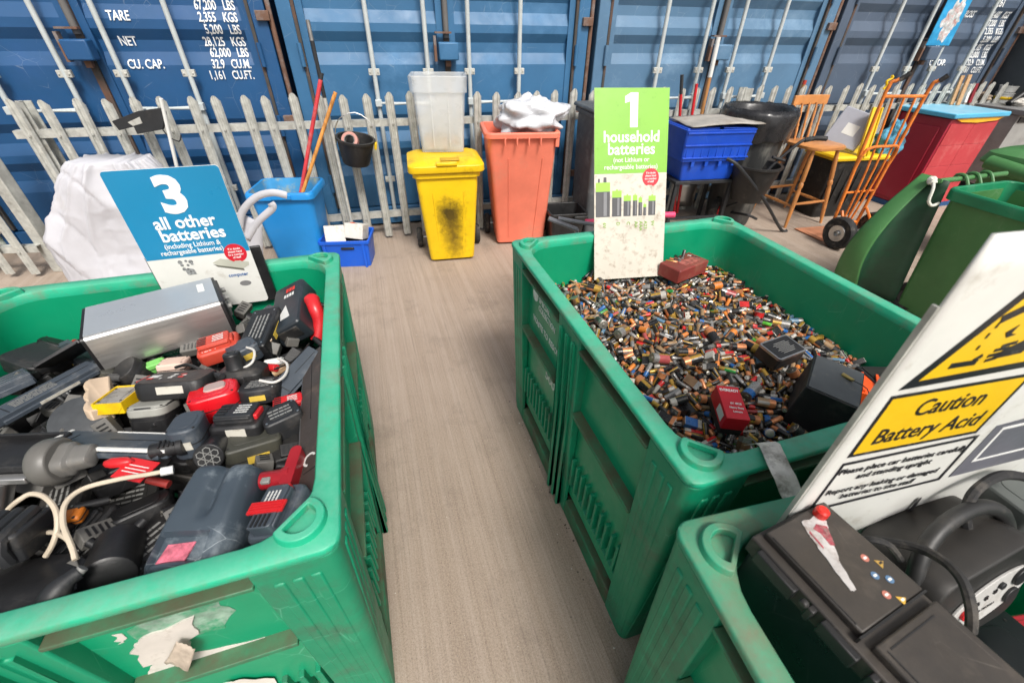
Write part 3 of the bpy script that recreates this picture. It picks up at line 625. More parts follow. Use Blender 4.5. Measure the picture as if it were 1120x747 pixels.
# resting place of every battery: kind, u, v, z in half millimetres, rotation in hundredths
BATT = [
 3,557,176,246,-26,-70,20, 3,993,269,257,-50,16,70, 3,137,513,229,34,-65,59, 3,796,587,290,-63,22,15, 3,175,637,231,-72,21,48, 2,173,229,214,67,-18,70, 3,386,866,242,-28,-64,-60, 3,165,1079,267,36,-66,-38, 3,923,594,288,72,-21,-51, 2,405,257,202,-72,-27,-16, 3,1301,632,278,5,-38,-70, 3,1228,922,290,13,69,-64,
 3,751,926,279,18,-76,-20, 3,564,1000,285,-1,-62,-9, 2,1420,177,233,-75,39,7, 3,1036,1097,285,-30,53,65, 2,940,498,287,-59,39,-71, 3,1338,929,287,-59,32,48, 2,1379,474,215,-58,-14,32, 2,1020,139,287,-7,98,14, 2,1448,344,219,49,-46,-73, 2,1592,394,223,58,-8,22, 2,489,669,267,-82,-5,55, 2,794,440,262,28,72,4,
 2,647,620,276,-8,-68,-20, 2,308,465,221,-60,-18,-73, 4,354,583,255,-13,71,-63, 3,481,1328,291,-32,-56,66, 3,1741,1184,239,25,65,-24, 2,1499,517,252,-21,-60,-74, 3,1034,1731,268,59,-13,79, 4,480,518,245,-31,70,-52, 0,290,114,216,51,-73,-26, 2,1450,469,220,35,-81,48, 4,640,758,282,19,72,-55, 2,1834,946,224,-53,-37,-30,
 2,1621,274,205,68,37,-57, 3,254,1640,254,41,61,67, 3,427,1526,262,6,-59,78, 3,151,1918,220,-15,-64,-73, 3,970,1474,257,71,63,2, 2,1126,955,283,-32,-60,14, 3,635,2047,240,-39,62,-65, 4,468,616,246,-46,-42,63, 0,479,115,204,65,-27,-65, 4,656,317,232,14,22,96, 0,114,208,137,-34,-61,-63, 0,232,181,189,22,-78,-10,
 2,1450,618,248,-62,2,-73, 0,285,158,200,60,-47,-34, 2,739,992,296,35,63,20, 0,1294,193,224,-77,-9,-18, 2,489,722,259,47,1,87, 2,1209,1109,257,43,36,80, 0,383,189,200,-25,-76,5, 2,1654,231,201,19,21,-95, 4,1554,311,214,7,-64,-40, 3,1810,164,149,-56,43,36, 0,988,156,239,-71,16,-7, 2,411,1159,266,-38,-63,20,
 0,912,333,244,-44,65,57, 0,1047,114,236,-49,-75,25, 2,143,1309,230,-25,67,-70, 0,729,328,249,-54,69,-47, 2,493,870,248,19,11,96, 0,313,258,196,65,-32,51, 0,805,203,226,4,72,-44, 0,223,344,211,-49,37,-72, 3,1694,1811,235,-12,67,-16, 0,447,454,232,-69,-7,52, 2,1909,882,209,62,44,-15, 0,155,128,167,24,-31,-81,
 0,696,114,189,99,11,1, 4,169,381,186,55,-17,-76, 0,496,314,217,-54,-43,61, 0,700,178,219,48,46,66, 0,1636,140,198,-42,64,-59, 0,395,451,228,59,36,-5, 0,397,136,199,55,47,67, 0,925,400,249,82,-5,-57, 2,1795,439,190,-49,1,-16, 2,640,1323,274,-76,30,38, 2,126,1004,222,-89,-7,-3, 0,893,216,231,10,-60,59,
 0,259,485,218,-65,12,-45, 0,646,406,224,-59,29,-33, 4,813,848,282,26,-66,-39, 2,865,360,219,-90,14,-26, 3,543,648,220,-50,-44,-44, 0,1473,114,197,-8,-70,8, 4,1717,168,186,-8,42,-80, 4,1509,154,211,20,80,-3, 0,182,147,165,72,11,35, 0,361,666,262,-46,56,64, 0,922,114,209,65,-34,-61, 0,114,308,184,40,45,-60,
 0,1887,115,170,30,-74,-23, 0,1401,264,206,73,11,58, 0,130,303,213,54,-21,5, 3,134,1500,172,61,33,-34, 0,281,562,222,-50,-2,-75, 0,913,137,227,53,-50,-50, 0,629,141,191,-81,-1,56, 0,245,382,210,-58,8,55, 0,712,207,237,60,26,75, 2,1401,150,190,64,-2,-75, 0,251,248,215,63,44,44, 2,1555,1609,252,71,46,-46,
 0,859,114,191,24,96,3, 0,1919,370,198,65,-14,-17, 0,256,624,236,69,-39,51, 0,159,424,201,-42,-54,49, 0,114,407,165,-62,6,7, 0,273,394,211,71,-18,48, 2,738,1369,268,-36,-79,6, 0,681,253,213,-73,-10,62, 0,678,476,228,-46,24,-3, 0,484,370,230,-7,77,-1, 0,164,912,236,-20,-57,-34, 0,525,454,234,78,49,-28,
 0,1193,129,198,-57,-51,33, 1,193,133,189,-67,-6,-65, 0,1316,266,200,-53,17,-36, 0,503,401,226,45,-58,-33, 0,114,772,188,84,40,-16, 3,1676,1680,234,-31,-56,-12, 0,654,591,240,-10,59,-59, 0,1976,114,164,4,16,25, 3,732,2148,241,-72,0,-13, 4,895,932,275,-70,1,-47, 4,1951,708,195,-88,-8,42, 0,1270,144,204,-53,-50,44,
 0,780,149,220,-68,49,-54, 2,1794,1297,217,61,46,14, 0,1590,114,165,-18,-91,7, 0,153,756,236,-33,75,56, 0,586,765,264,-8,81,-42, 2,1535,922,249,65,-9,-47, 0,969,446,258,63,-32,-70, 0,402,1116,257,78,-32,-52, 3,423,1919,202,25,94,-9, 4,117,1211,224,-30,-30,-64, 2,696,2235,251,79,-52,-13, 2,1084,1939,237,-23,57,-64,
 0,1913,291,168,-10,62,-57, 2,718,1660,241,-16,74,-65, 0,935,690,270,25,-79,56, 0,1732,671,215,66,30,-26, 0,1303,114,193,-2,-65,3, 0,905,785,286,-74,-14,33, 0,724,114,217,0,-1,-58, 0,524,293,196,43,44,32, 5,1107,230,233,-26,-36,-26, 0,1930,194,173,-46,-59,49, 0,1093,774,277,-54,-9,-47, 3,917,749,239,-60,34,9,
 0,204,779,226,28,63,-26, 0,1342,439,162,31,-59,-59, 0,1135,564,288,-36,39,-45, 5,129,137,147,65,51,-52, 0,744,137,209,-78,-10,49, 3,1680,1328,198,-13,-4,-82, 0,1207,172,212,-56,-35,74, 4,1600,476,235,6,78,36, 2,302,1932,213,46,55,69, 0,434,114,175,58,41,58, 0,726,377,244,-77,-45,5, 2,1980,179,139,-68,21,21,
 0,375,327,200,-69,46,-3, 4,319,938,235,1,-43,88, 0,927,273,224,-23,-59,-8, 0,775,270,226,-40,55,12, 0,372,439,214,39,-43,70, 0,1228,248,199,53,-22,-31, 0,617,241,210,-56,-48,38, 0,189,457,218,-77,-26,-47, 0,739,574,254,-41,54,23, 3,1208,856,228,-68,-30,-46, 0,206,286,201,33,-89,30, 0,711,1111,281,-31,-67,20,
 3,1378,1988,188,-54,48,30, 0,514,345,215,-42,64,-31, 4,294,2068,214,9,-71,-67, 0,458,951,263,82,-27,-29, 2,126,2045,161,-23,51,75, 0,358,744,246,65,-8,49, 0,802,698,269,52,18,80, 0,336,279,189,74,33,-11, 0,640,501,213,-43,-7,-68, 0,114,308,141,64,-33,32, 0,457,825,235,12,37,48, 0,1838,546,192,-52,44,28,
 0,1992,497,193,65,-4,5, 3,1248,1522,234,79,22,-6, 0,598,1206,265,-35,-65,-33, 0,1371,114,161,-41,-67,32, 1,471,195,210,40,52,-74, 0,1989,614,183,-71,-24,-18, 0,1344,563,245,-66,-4,-54, 0,702,681,269,-1,-66,19, 4,1701,1495,221,-19,64,-55, 0,183,206,176,-58,-12,79, 0,595,114,187,-19,-6,93, 0,114,579,170,-83,5,4,
 0,700,749,275,-20,53,72, 0,149,1428,212,-45,3,-88, 0,239,698,236,70,13,-69, 0,1642,1227,227,-48,61,60, 4,1633,1115,236,-39,50,-20, 0,1033,753,275,70,23,-47, 0,1760,753,210,-82,16,41, 1,1256,462,497,72,-14,54, 0,1362,468,162,2,-67,-43, 1,1294,430,161,-41,-53,-6, 0,1123,684,277,-48,30,46, 0,258,816,234,72,-30,-24,
 0,1691,238,217,-14,-85,-51, 0,1142,604,288,-34,10,-10, 0,397,1025,253,20,64,55, 0,1360,543,229,-25,-77,47, 2,652,1924,234,4,-52,22, 0,699,314,228,-59,28,17, 0,212,943,236,50,62,35, 1,1125,110,194,-8,-69,8, 0,580,642,252,78,-30,37, 2,184,1194,221,11,70,11, 3,1486,2236,227,25,-8,-90, 0,405,114,144,-65,26,-67,
 0,466,483,223,35,-58,-64, 0,900,505,250,-34,-59,6, 2,214,2246,188,77,0,4, 0,291,767,230,11,81,0, 0,1500,704,235,31,67,-67, 0,860,425,241,-10,60,59, 0,587,384,195,-43,-54,-12, 4,1874,647,188,-50,-8,-50, 0,604,576,223,34,-30,72, 0,1763,592,190,80,-14,12, 0,1353,304,183,-10,-67,-54, 0,892,1126,270,-67,-42,34,
 2,230,2125,202,43,68,45, 5,597,295,200,-38,-31,-78, 0,765,114,153,-19,68,-20, 2,1333,1820,209,1,36,-22, 0,1518,114,161,-53,-70,29, 0,843,283,215,-12,-80,-58, 0,1010,924,276,-32,-62,25, 2,172,1726,205,-45,60,55, 0,755,728,259,-82,-22,49, 0,1797,752,222,-41,-69,-21, 0,114,851,225,-32,85,40, 0,143,857,224,-20,-70,-64,
 0,1445,284,192,11,-61,-70, 0,1752,414,191,-76,-58,10, 0,1970,281,160,73,24,-8, 0,416,970,254,76,5,-52, 5,252,1212,248,68,-16,10, 0,376,160,187,-24,-58,51, 0,618,270,200,56,-80,15, 2,1749,156,158,-78,28,17, 2,941,431,225,-56,-40,47, 0,115,1142,219,91,7,-4, 0,877,1168,281,-21,71,8, 0,257,869,237,25,-40,-57,
 0,1103,844,286,-22,72,-6, 0,1413,1317,245,82,3,-6, 1,1810,355,185,-45,-47,16, 0,1027,443,282,-2,-58,52, 0,825,776,271,82,-38,32, 0,1571,179,190,11,-74,65, 1,325,386,211,-37,-41,-70, 0,591,895,258,-78,-48,28, 0,332,701,235,57,-19,25, 0,748,1199,265,41,66,-10, 0,1494,406,221,48,-57,-11, 1,1211,514,174,14,-65,-74,
 0,550,247,195,-78,-44,-15, 0,124,1642,209,79,-61,-6, 1,467,258,214,-69,-31,-56, 2,1950,1229,199,66,12,63, 0,1610,823,218,18,-45,-48, 0,1241,793,247,-32,53,29, 0,805,248,217,-87,-13,23, 2,1341,2165,199,-47,47,71, 0,885,1324,262,-58,-44,-8, 0,1909,387,172,-72,2,-18, 0,114,975,161,-48,-52,-52, 3,1301,1189,220,75,26,55,
 0,239,1056,233,-38,-7,-89, 0,1423,390,187,-65,5,-66, 0,1927,516,188,-70,-5,71, 0,1585,1559,245,0,36,49, 0,1927,545,188,63,32,62, 0,348,424,204,-12,-80,-55, 0,1000,511,284,47,-53,-67, 0,553,474,232,78,-3,8, 0,1940,784,190,60,-59,38, 0,321,665,216,4,-44,-16, 0,1672,832,208,30,-71,60, 0,263,211,189,11,-24,-76,
 0,732,881,261,-38,74,-24, 0,220,156,162,47,-21,58, 0,1232,114,156,-41,68,-31, 0,1347,369,156,50,54,29, 0,403,1367,232,61,-59,-38, 0,114,1533,215,-43,58,56, 4,507,1047,246,-64,15,-24, 0,488,1897,228,70,-38,56, 0,1761,349,168,58,-46,-64, 0,294,1183,251,-66,-28,-57, 0,869,311,220,-94,9,-10, 0,1850,821,214,-56,-33,72,
 0,656,1086,255,-24,70,-66, 0,348,1421,239,46,-88,3, 0,905,876,281,58,-57,8, 0,723,1277,265,-4,-84,55, 5,279,1548,241,54,44,-36, 0,1579,855,223,-64,-52,57, 0,1923,581,189,36,62,24, 0,1606,1045,237,-32,-60,54, 0,1863,463,208,32,-51,7, 3,1457,1467,211,13,72,-14, 0,1422,792,221,19,55,66, 4,1764,1018,193,-65,-40,-59,
 0,1630,2135,356,-69,12,54, 4,1047,1407,263,40,27,-67, 0,716,487,228,12,-13,54, 0,1002,360,226,18,-52,-71, 0,1544,1114,219,0,43,-57, 4,1049,858,259,14,-59,-20, 0,590,512,213,70,-20,29, 0,1335,177,208,0,76,-65, 0,1374,2088,370,66,-28,69, 0,1092,610,251,-68,42,-56, 0,1722,831,202,-25,-76,59, 0,1030,114,180,-70,-10,70,
 0,1910,252,151,-71,40,35, 0,736,463,227,-60,-5,-77, 0,179,269,191,-1,83,-50, 2,529,2120,180,91,18,20, 0,346,1046,242,-70,45,-19, 0,1468,844,222,81,6,-55, 0,1880,1624,201,-47,-48,-8, 0,585,446,207,39,36,65, 0,1689,183,204,-64,0,-62, 0,939,1017,263,35,19,22, 5,862,192,212,16,-66,-72, 0,459,1099,248,-10,-62,42,
 0,1197,1395,254,79,16,-39, 0,1910,1096,200,76,-64,2, 0,475,765,253,-39,33,-73, 0,797,1640,244,-9,73,-57, 0,1135,1294,261,40,-45,-66, 0,632,689,264,67,4,-70, 0,956,166,226,-38,-28,76, 0,940,1058,259,69,-8,-70, 0,511,1234,259,26,-71,46, 0,650,1478,252,-40,37,72, 0,1527,1247,236,25,4,94, 0,1168,629,283,74,3,7,
 0,114,1131,161,43,56,-56, 0,1108,615,276,-49,-20,84, 0,129,740,220,-86,-11,-24, 0,565,152,171,-50,64,46, 0,772,1511,255,8,61,-11, 0,115,1810,197,-45,44,55, 2,1435,2222,192,58,26,9, 2,1447,1828,225,-68,-48,-9, 0,1086,1352,263,61,-41,-8, 0,1656,1550,242,-35,61,-34, 0,1520,259,185,46,-24,-83, 1,1096,668,271,75,-27,18,
 0,1489,770,223,70,-26,-36, 0,1024,789,261,-35,-8,85, 0,410,764,242,30,28,-70, 0,977,841,262,59,11,-21, 0,765,448,215,-18,-45,87, 0,961,1184,276,2,-72,52, 0,354,543,210,-22,-43,7, 0,162,1014,239,-56,59,49, 0,364,1226,247,90,1,8, 0,235,264,191,-43,-32,-68, 0,1524,289,177,73,-37,-57, 1,131,619,176,-11,65,-70,
 1,425,327,195,25,33,73, 0,1187,1489,251,-8,73,-63, 0,841,1114,257,-1,-71,-47, 0,788,2021,221,-48,40,76, 4,329,325,167,44,50,72, 0,1505,231,187,16,47,34, 0,421,1734,231,-2,71,41, 0,1303,771,228,12,-59,69, 5,225,990,229,-76,-6,60, 0,492,1279,255,-53,47,-9, 0,830,1814,247,-72,-2,35, 0,972,1337,265,-62,42,-26,
 0,1002,545,275,-32,55,-69, 0,464,369,205,77,-3,64, 0,1374,1111,237,-50,-47,-50, 0,941,337,237,67,-26,29, 0,293,1444,225,-30,-60,71, 0,1238,1042,252,-30,56,-40, 0,1914,188,141,55,-25,52, 0,583,826,252,-65,67,-36, 0,1503,2115,399,69,-72,-1, 0,727,617,252,77,13,-49, 5,761,1297,279,30,-61,45, 1,878,490,242,53,30,34,
 5,342,1167,238,25,-81,52, 0,918,1640,240,36,54,49, 0,320,1080,230,-49,-35,-36, 0,1018,1442,262,66,37,-38, 0,1664,439,208,-61,18,-71, 0,757,1807,248,-36,-56,53, 0,216,1394,236,-87,28,-33, 0,802,750,262,79,-26,32, 0,788,522,234,-33,93,11, 0,906,1866,230,-82,-23,41, 0,863,1490,261,-41,72,51, 0,555,920,264,70,-14,-67,
 0,714,1080,266,42,70,50, 0,334,984,236,30,-40,-39, 0,1751,272,184,-16,36,-91, 0,1709,402,191,-40,55,35, 0,1200,573,275,32,-56,10, 0,303,406,215,-68,65,8, 0,1745,1926,228,-65,-24,69, 0,929,114,181,-67,12,-72, 0,631,421,203,52,4,-85, 0,1564,1433,222,-26,55,-63, 0,1953,1409,198,-26,-56,-78, 0,1230,1464,258,72,-21,46,
 0,1450,1178,234,41,52,-73, 0,1921,1160,201,66,-46,-33, 0,375,1829,236,67,-4,-45, 0,667,1182,254,46,-51,14, 0,938,854,268,-67,49,15, 0,692,377,204,34,-46,-17, 0,983,1146,255,-31,-68,-66, 0,304,209,178,-60,35,63, 3,1603,697,185,36,68,61, 0,1934,1835,192,-22,-72,-10, 0,1457,782,220,36,56,70, 1,274,989,229,-18,-59,-70,
 0,1030,114,151,8,71,7, 5,894,984,250,64,62,-28, 0,655,926,254,-41,56,54, 1,1426,857,218,19,52,68, 1,1343,515,178,83,-22,47, 0,592,1160,252,-45,72,-23, 0,1289,820,226,-53,79,32, 0,1556,1205,224,-24,-59,4, 0,719,296,191,12,51,-22, 0,208,1325,245,-6,56,-82, 0,1480,683,206,-37,-45,-52, 0,1394,1350,237,-23,-54,-78,
 0,176,1592,219,72,-14,-26, 0,268,519,199,-35,66,6, 0,1867,447,185,-26,55,-61, 0,1157,2261,203,38,36,63, 0,318,1506,220,-3,48,-49, 0,297,817,217,1,-13,90, 5,116,903,178,80,38,-20, 0,1304,1096,241,-26,-72,64, 0,1548,625,216,-1,47,-33, 0,843,1222,256,31,-61,35, 0,1235,1328,251,-51,55,-44, 0,1505,580,217,46,-6,-88,
 0,802,1282,258,-39,-62,68, 0,1617,762,211,-28,64,19, 0,1325,2091,197,81,-15,44, 0,449,590,222,42,67,38, 0,1048,694,261,12,71,37, 0,537,1147,238,-40,58,45, 0,527,1578,233,17,45,80, 0,1473,1087,223,59,43,-24, 0,747,1476,249,-39,-36,55, 0,1269,1298,247,67,-43,-54, 0,215,831,208,77,62,12, 0,740,815,266,41,-43,49,
 0,1524,1040,228,-46,48,-18, 5,788,1116,258,-11,34,-29, 0,1396,1586,228,-18,64,-68, 0,832,1414,259,-48,-53,-27, 0,612,1629,239,0,71,28, 0,1423,519,208,-11,48,78, 0,1600,918,216,12,-68,46, 0,858,804,260,49,31,3, 1,819,110,182,-59,77,-15, 2,1688,2230,165,70,-50,-15, 0,705,862,247,13,51,-79, 0,616,1550,243,-80,44,-33,
 0,1067,1023,252,42,-53,-53, 0,345,2286,179,60,8,79, 2,1736,1751,223,59,13,76, 0,1761,2142,201,35,55,-34, 0,1611,1378,218,-57,13,79, 0,467,238,193,-73,-25,-46, 0,655,1609,244,-44,-64,62, 1,397,996,248,-15,-72,46, 0,538,571,216,20,73,26, 0,756,531,246,52,-16,-41, 0,1347,1452,232,29,39,-40, 5,1702,902,203,42,-65,64,
 5,116,1694,216,51,-49,49, 0,1523,1157,222,55,-36,-74, 0,1396,385,154,-64,35,-66, 0,526,847,240,70,-19,-32, 5,777,1898,227,14,90,-25, 0,1671,114,160,-70,-5,71, 0,1760,848,194,47,18,48, 0,1343,1282,235,-43,-57,-61, 0,1491,1272,237,6,-59,4, 0,497,1430,251,-1,-82,-24, 0,855,1594,244,48,-39,52, 0,441,303,189,43,8,-11,
 0,931,158,208,-26,83,-31, 0,569,1287,250,-39,42,81, 0,1052,192,214,-65,10,-67, 0,967,223,218,44,79,36, 0,1262,1400,233,5,55,-70, 0,1320,598,208,69,-10,-44, 0,1954,1854,206,40,57,15, 0,195,1571,209,-69,-30,-50, 0,371,256,179,44,55,-43, 0,1719,1056,197,-24,35,-61, 0,694,1153,259,8,62,56, 0,1301,165,188,-18,81,-43,
 0,1595,542,206,-60,-20,-26, 0,1344,587,223,4,64,65, 5,350,1640,220,43,55,-37, 0,1408,336,177,-6,-68,-11, 0,1020,1226,257,-19,-98,4, 0,1865,210,159,48,56,-48, 0,1803,1124,221,36,50,-76, 0,1443,422,165,69,-35,-52, 6,1251,433,496,2,4,-86, 0,152,248,167,-70,39,-25, 0,769,820,269,-81,35,8, 0,1843,265,183,-77,-22,-50,
 0,1227,265,156,-31,63,17, 0,1475,1654,220,32,54,62, 0,1090,1460,264,0,81,57, 0,997,706,247,-6,-26,66, 0,1888,114,127,-4,71,-4, 0,1274,605,230,-68,71,-15, 0,199,1275,236,30,-46,65, 0,1366,1866,231,-48,20,-84, 0,507,192,177,-54,-67,-26, 0,514,1182,236,65,30,-46, 0,227,718,219,-60,25,-54, 1,1416,110,135,-69,-5,72,
 1,791,179,214,9,76,-27, 0,763,332,209,-75,58,32, 1,1071,508,272,-17,-46,-81, 0,1267,1241,241,41,77,21, 5,135,2246,159,7,-70,-12, 0,547,791,240,81,26,-12, 0,662,396,202,-61,-23,-72, 1,680,1781,230,-19,54,72, 0,984,907,255,-64,-40,45, 0,1510,1634,224,-22,56,11, 0,1840,1099,199,53,-50,49, 0,942,2214,214,-52,-33,-77,
 0,287,1067,229,-7,-66,-74, 0,1551,368,203,21,71,-19, 0,1797,272,171,-44,21,66, 0,167,228,153,-36,-52,73, 0,485,1739,225,-65,42,35, 0,1980,959,197,-48,-60,-58, 0,1829,873,193,-56,39,73, 0,284,150,142,-67,15,-22, 0,283,2007,188,68,41,13, 0,549,1524,222,13,-89,-43, 0,1781,686,196,76,-18,-54, 0,619,1228,255,81,27,-15,
 0,339,387,187,-14,67,-26, 0,114,1376,155,50,48,-50, 0,1943,644,171,62,-44,27, 0,858,1315,249,17,66,-53, 0,660,482,201,-49,26,-12, 0,545,1631,241,64,-30,-34, 1,317,1291,226,51,-45,-70, 0,831,1044,265,4,-85,-50, 0,1264,777,221,-44,-53,-49, 0,1943,2050,198,38,50,-33, 0,543,177,182,-51,-73,-23, 0,1719,114,130,28,-64,-28,
 0,959,1841,227,-23,51,-12, 0,1666,569,192,-55,-51,-29, 0,416,1459,232,41,65,63, 0,1313,1471,238,-4,-79,49, 0,114,1275,171,-11,80,59, 0,126,2179,160,-72,22,14, 0,1674,1958,205,-24,54,-41, 2,1539,2071,179,76,-1,55, 0,1423,2104,367,36,-60,-71, 0,1788,576,164,6,46,36, 0,555,1981,226,-24,71,26, 0,425,1838,217,-51,-41,-65,
 0,1992,1424,194,40,58,-59, 0,1331,278,168,-38,75,-38, 0,1954,1748,190,-63,28,-70, 0,1632,2257,183,-18,-80,14, 0,761,1729,250,-50,-44,-60, 0,1130,115,169,-54,-45,55, 0,1023,1292,256,19,61,-28, 0,267,573,191,86,24,24, 0,232,1778,203,-49,1,-59, 0,855,2041,218,-57,-3,63, 0,697,982,259,-53,-35,50, 0,1723,935,200,50,-61,-59,
 0,708,1421,252,50,-29,-69, 0,463,343,189,-42,56,-57, 0,304,696,214,-24,-31,-72, 1,665,127,169,74,43,52, 0,1453,932,232,16,67,-56, 0,120,1317,193,21,-61,75, 2,1818,1443,191,57,-8,80, 0,1377,793,199,55,-61,-6, 0,1410,230,181,-18,61,-40, 0,290,1403,215,18,73,58, 0,584,1093,250,73,7,-24, 0,950,1793,229,-89,34,18,
 1,1145,110,144,70,-3,-72, 1,189,850,233,59,-4,-50, 0,318,150,143,-68,8,-30, 0,1601,1320,221,8,68,-61, 0,598,1302,239,-44,-12,-7, 0,967,2112,229,67,35,60, 0,528,1896,223,-62,2,49, 2,131,1708,176,68,12,-5, 0,1683,2147,175,-62,-48,59, 0,1940,452,166,-44,-87,-19, 0,1861,718,201,32,-42,33, 0,1989,352,153,-62,-62,-31,
 0,502,1500,237,58,32,-63, 4,1823,1734,194,-62,-39,56, 1,230,569,199,-77,-37,-30, 2,1184,1548,221,-32,-26,-45, 0,534,1740,222,88,-24,-40, 0,513,2223,193,70,-10,-63, 0,1628,478,194,18,34,-8, 0,987,2017,209,-53,38,-69, 0,114,2286,164,-86,50,0, 0,1162,1667,236,-74,15,-37, 0,1747,237,184,-8,42,-81, 0,1722,712,184,-12,-51,-84,
 0,1309,1376,242,62,37,2, 0,1269,1269,244,-66,50,-47, 1,940,194,218,-43,-58,40, 0,622,147,153,20,69,-37, 0,1794,1995,211,-45,58,66, 0,179,1324,242,-39,75,51, 0,925,1693,230,54,-63,-51, 0,950,1210,262,-58,-16,-56, 0,1678,732,187,-12,-51,-72, 1,798,1465,257,-59,-46,64, 1,1101,520,262,5,-58,72, 0,1220,1842,227,-78,30,37,
 0,1307,1608,240,-26,71,64, 0,1852,1494,206,-74,-20,63, 0,1547,1761,206,50,-53,24, 0,560,1225,242,27,-69,-66, 0,479,956,239,-13,62,-37, 0,754,1593,230,-51,-59,-62, 0,135,952,211,-80,24,-11, 0,1956,1079,186,50,-13,-75, 0,799,390,225,-56,-56,-60, 0,858,1194,260,-11,68,53, 4,1826,2231,189,44,64,64, 0,496,139,177,25,68,-16,
 0,1515,1504,219,49,-61,-62, 0,622,875,248,-15,69,68, 0,385,1311,230,58,-61,-29, 0,1766,379,168,-11,78,-30, 0,1960,1547,194,0,-4,-58, 0,1211,1672,217,-71,55,42, 0,867,1664,239,-51,61,-36, 0,1561,1010,219,-28,70,-5, 0,299,1370,222,-79,-2,-43, 0,986,2051,211,-12,95,-26, 0,1074,931,254,78,-12,50, 0,1018,211,211,-66,-52,51,
 0,626,1808,227,37,67,-56, 0,1592,1971,200,6,-85,8, 0,1275,1707,222,53,-48,51, 0,683,2286,234,16,-89,-8, 0,878,143,192,-39,68,-31, 0,985,742,258,55,23,-80, 0,311,146,172,7,71,-47, 0,372,2184,173,-65,-45,61, 0,1473,957,215,24,38,15, 0,1216,1745,225,12,-71,69, 0,1715,558,190,61,70,28, 1,1840,631,190,32,10,93,
 0,950,1378,243,39,61,37, 0,1736,208,179,-46,-70,-13, 0,217,518,192,-16,-28,32, 0,571,966,246,37,-63,-56, 0,1602,1447,222,-35,51,-68, 0,1992,2232,194,-94,1,0, 0,1798,962,196,-53,51,17, 0,1507,2045,190,-60,35,72, 0,432,523,198,50,-21,-74, 0,1884,424,164,-36,75,22, 0,151,714,217,56,-48,-14, 0,240,1935,190,-1,-57,82,
 0,847,1753,228,55,-29,68, 1,344,1384,222,-70,40,-17, 0,1626,167,170,-19,-95,22, 0,1475,2137,364,66,24,-35, 0,281,650,211,24,54,-57, 0,622,544,205,-12,-82,54, 0,970,1409,240,81,-3,58, 0,1080,667,250,86,37,30, 0,1377,1182,220,-24,11,-15, 0,1667,390,188,-7,34,63, 0,1992,756,158,-13,-42,-86, 0,641,1686,224,89,7,42,
 0,1133,1040,245,42,60,13, 0,518,1647,238,1,-70,41, 0,1943,1516,173,-18,-84,4, 1,436,139,170,71,-60,-28, 0,440,875,224,-44,6,-41, 2,1263,2274,185,52,27,72, 0,1116,2034,215,77,12,-58, 0,1698,287,174,-80,-36,47, 0,1078,2205,190,34,72,-47, 0,1546,1179,216,72,8,60, 0,1086,1216,251,-59,7,-81, 0,1627,1407,214,-79,30,49,
 0,1789,245,187,9,47,77, 0,527,1700,222,-81,-22,53, 0,149,282,171,47,50,72, 0,225,1568,201,-70,33,0, 0,1619,979,230,69,32,-61, 1,427,541,221,-35,64,-58, 0,1720,2203,186,-63,57,-40, 1,1765,513,183,-49,-51,51, 0,417,1625,235,-1,61,-41, 0,872,2259,199,39,-76,-49, 0,114,2121,112,-21,44,79, 0,1300,2084,183,-8,-55,-54,
 0,329,1610,215,62,25,-3, 0,673,1807,215,23,-79,52, 0,404,1284,232,-44,-44,75, 0,1733,1084,206,-58,44,-53, 0,153,628,186,-58,42,66, 0,1674,155,173,58,0,56, 0,1891,2191,186,16,62,-70, 0,1367,333,153,-67,-13,65, 0,1777,1604,203,-45,-72,-37, 1,668,570,221,27,64,70, 0,114,1610,147,-72,3,3, 0,1062,816,267,61,-28,-70,
 0,1360,1220,238,45,76,37, 0,1301,1766,215,4,65,-34, 0,375,2063,191,-14,71,54, 0,1892,1258,200,70,-72,6, 0,347,1889,203,67,-17,-20, 0,1512,1936,225,60,47,62, 0,428,1221,238,57,-9,82, 0,1992,2009,199,-9,77,62, 0,592,1921,220,-56,28,-9, 0,457,2074,194,-42,-53,-74, 1,319,1321,221,-11,46,-77, 0,1623,238,159,-79,35,31,
 5,1885,780,184,-76,-65,6, 0,246,1572,223,-25,-58,77, 0,1613,1933,192,-12,83,54, 0,812,1528,249,71,37,16, 0,818,512,244,14,-57,48, 0,1442,1250,227,2,-64,-7, 1,1337,548,165,-62,33,0, 0,1629,897,213,-37,-68,63, 5,1123,521,237,-8,33,28, 0,1533,715,227,-68,36,16, 0,259,1294,211,98,17,0, 0,1191,1837,218,82,-20,33,
 0,614,1429,228,75,-52,-35, 0,411,2141,174,43,-24,84, 0,1620,2181,161,73,-13,67, 0,1341,550,192,50,34,36, 0,1833,433,162,-23,88,38, 0,925,1248,239,-60,17,-31, 1,665,1223,248,76,12,-40, 0,1082,1530,249,3,77,59, 4,1254,1857,206,-51,24,18, 0,1777,645,183,-25,48,-50, 0,241,1246,219,81,15,4, 0,904,1114,244,-78,19,52,
 0,924,1929,219,-12,-72,67, 0,1894,466,172,-28,43,-38, 0,1171,1781,222,52,-18,33, 0,1129,1398,245,-31,-46,-54, 0,406,676,211,35,22,91, 0,634,1496,231,68,-17,-49, 0,1721,1414,208,98,12,7, 0,1123,1271,247,85,15,49, 4,1500,1996,187,54,41,34, 6,211,112,135,-24,66,67, 0,1760,1442,207,85,-26,-42, 0,1418,1755,207,84,10,42,
 0,1402,1440,232,67,55,16, 1,803,1237,247,14,-87,35, 0,1819,798,195,-62,31,-70, 0,1956,1720,176,-34,85,32, 3,1607,1597,198,93,32,-17, 0,189,1885,186,30,54,-54, 0,1853,1035,185,71,4,-70, 0,288,2239,170,-2,-78,23, 1,820,286,199,24,-14,16, 0,153,1597,186,78,-56,12, 0,149,738,191,68,-34,-32, 0,1924,1006,199,68,-16,-71,
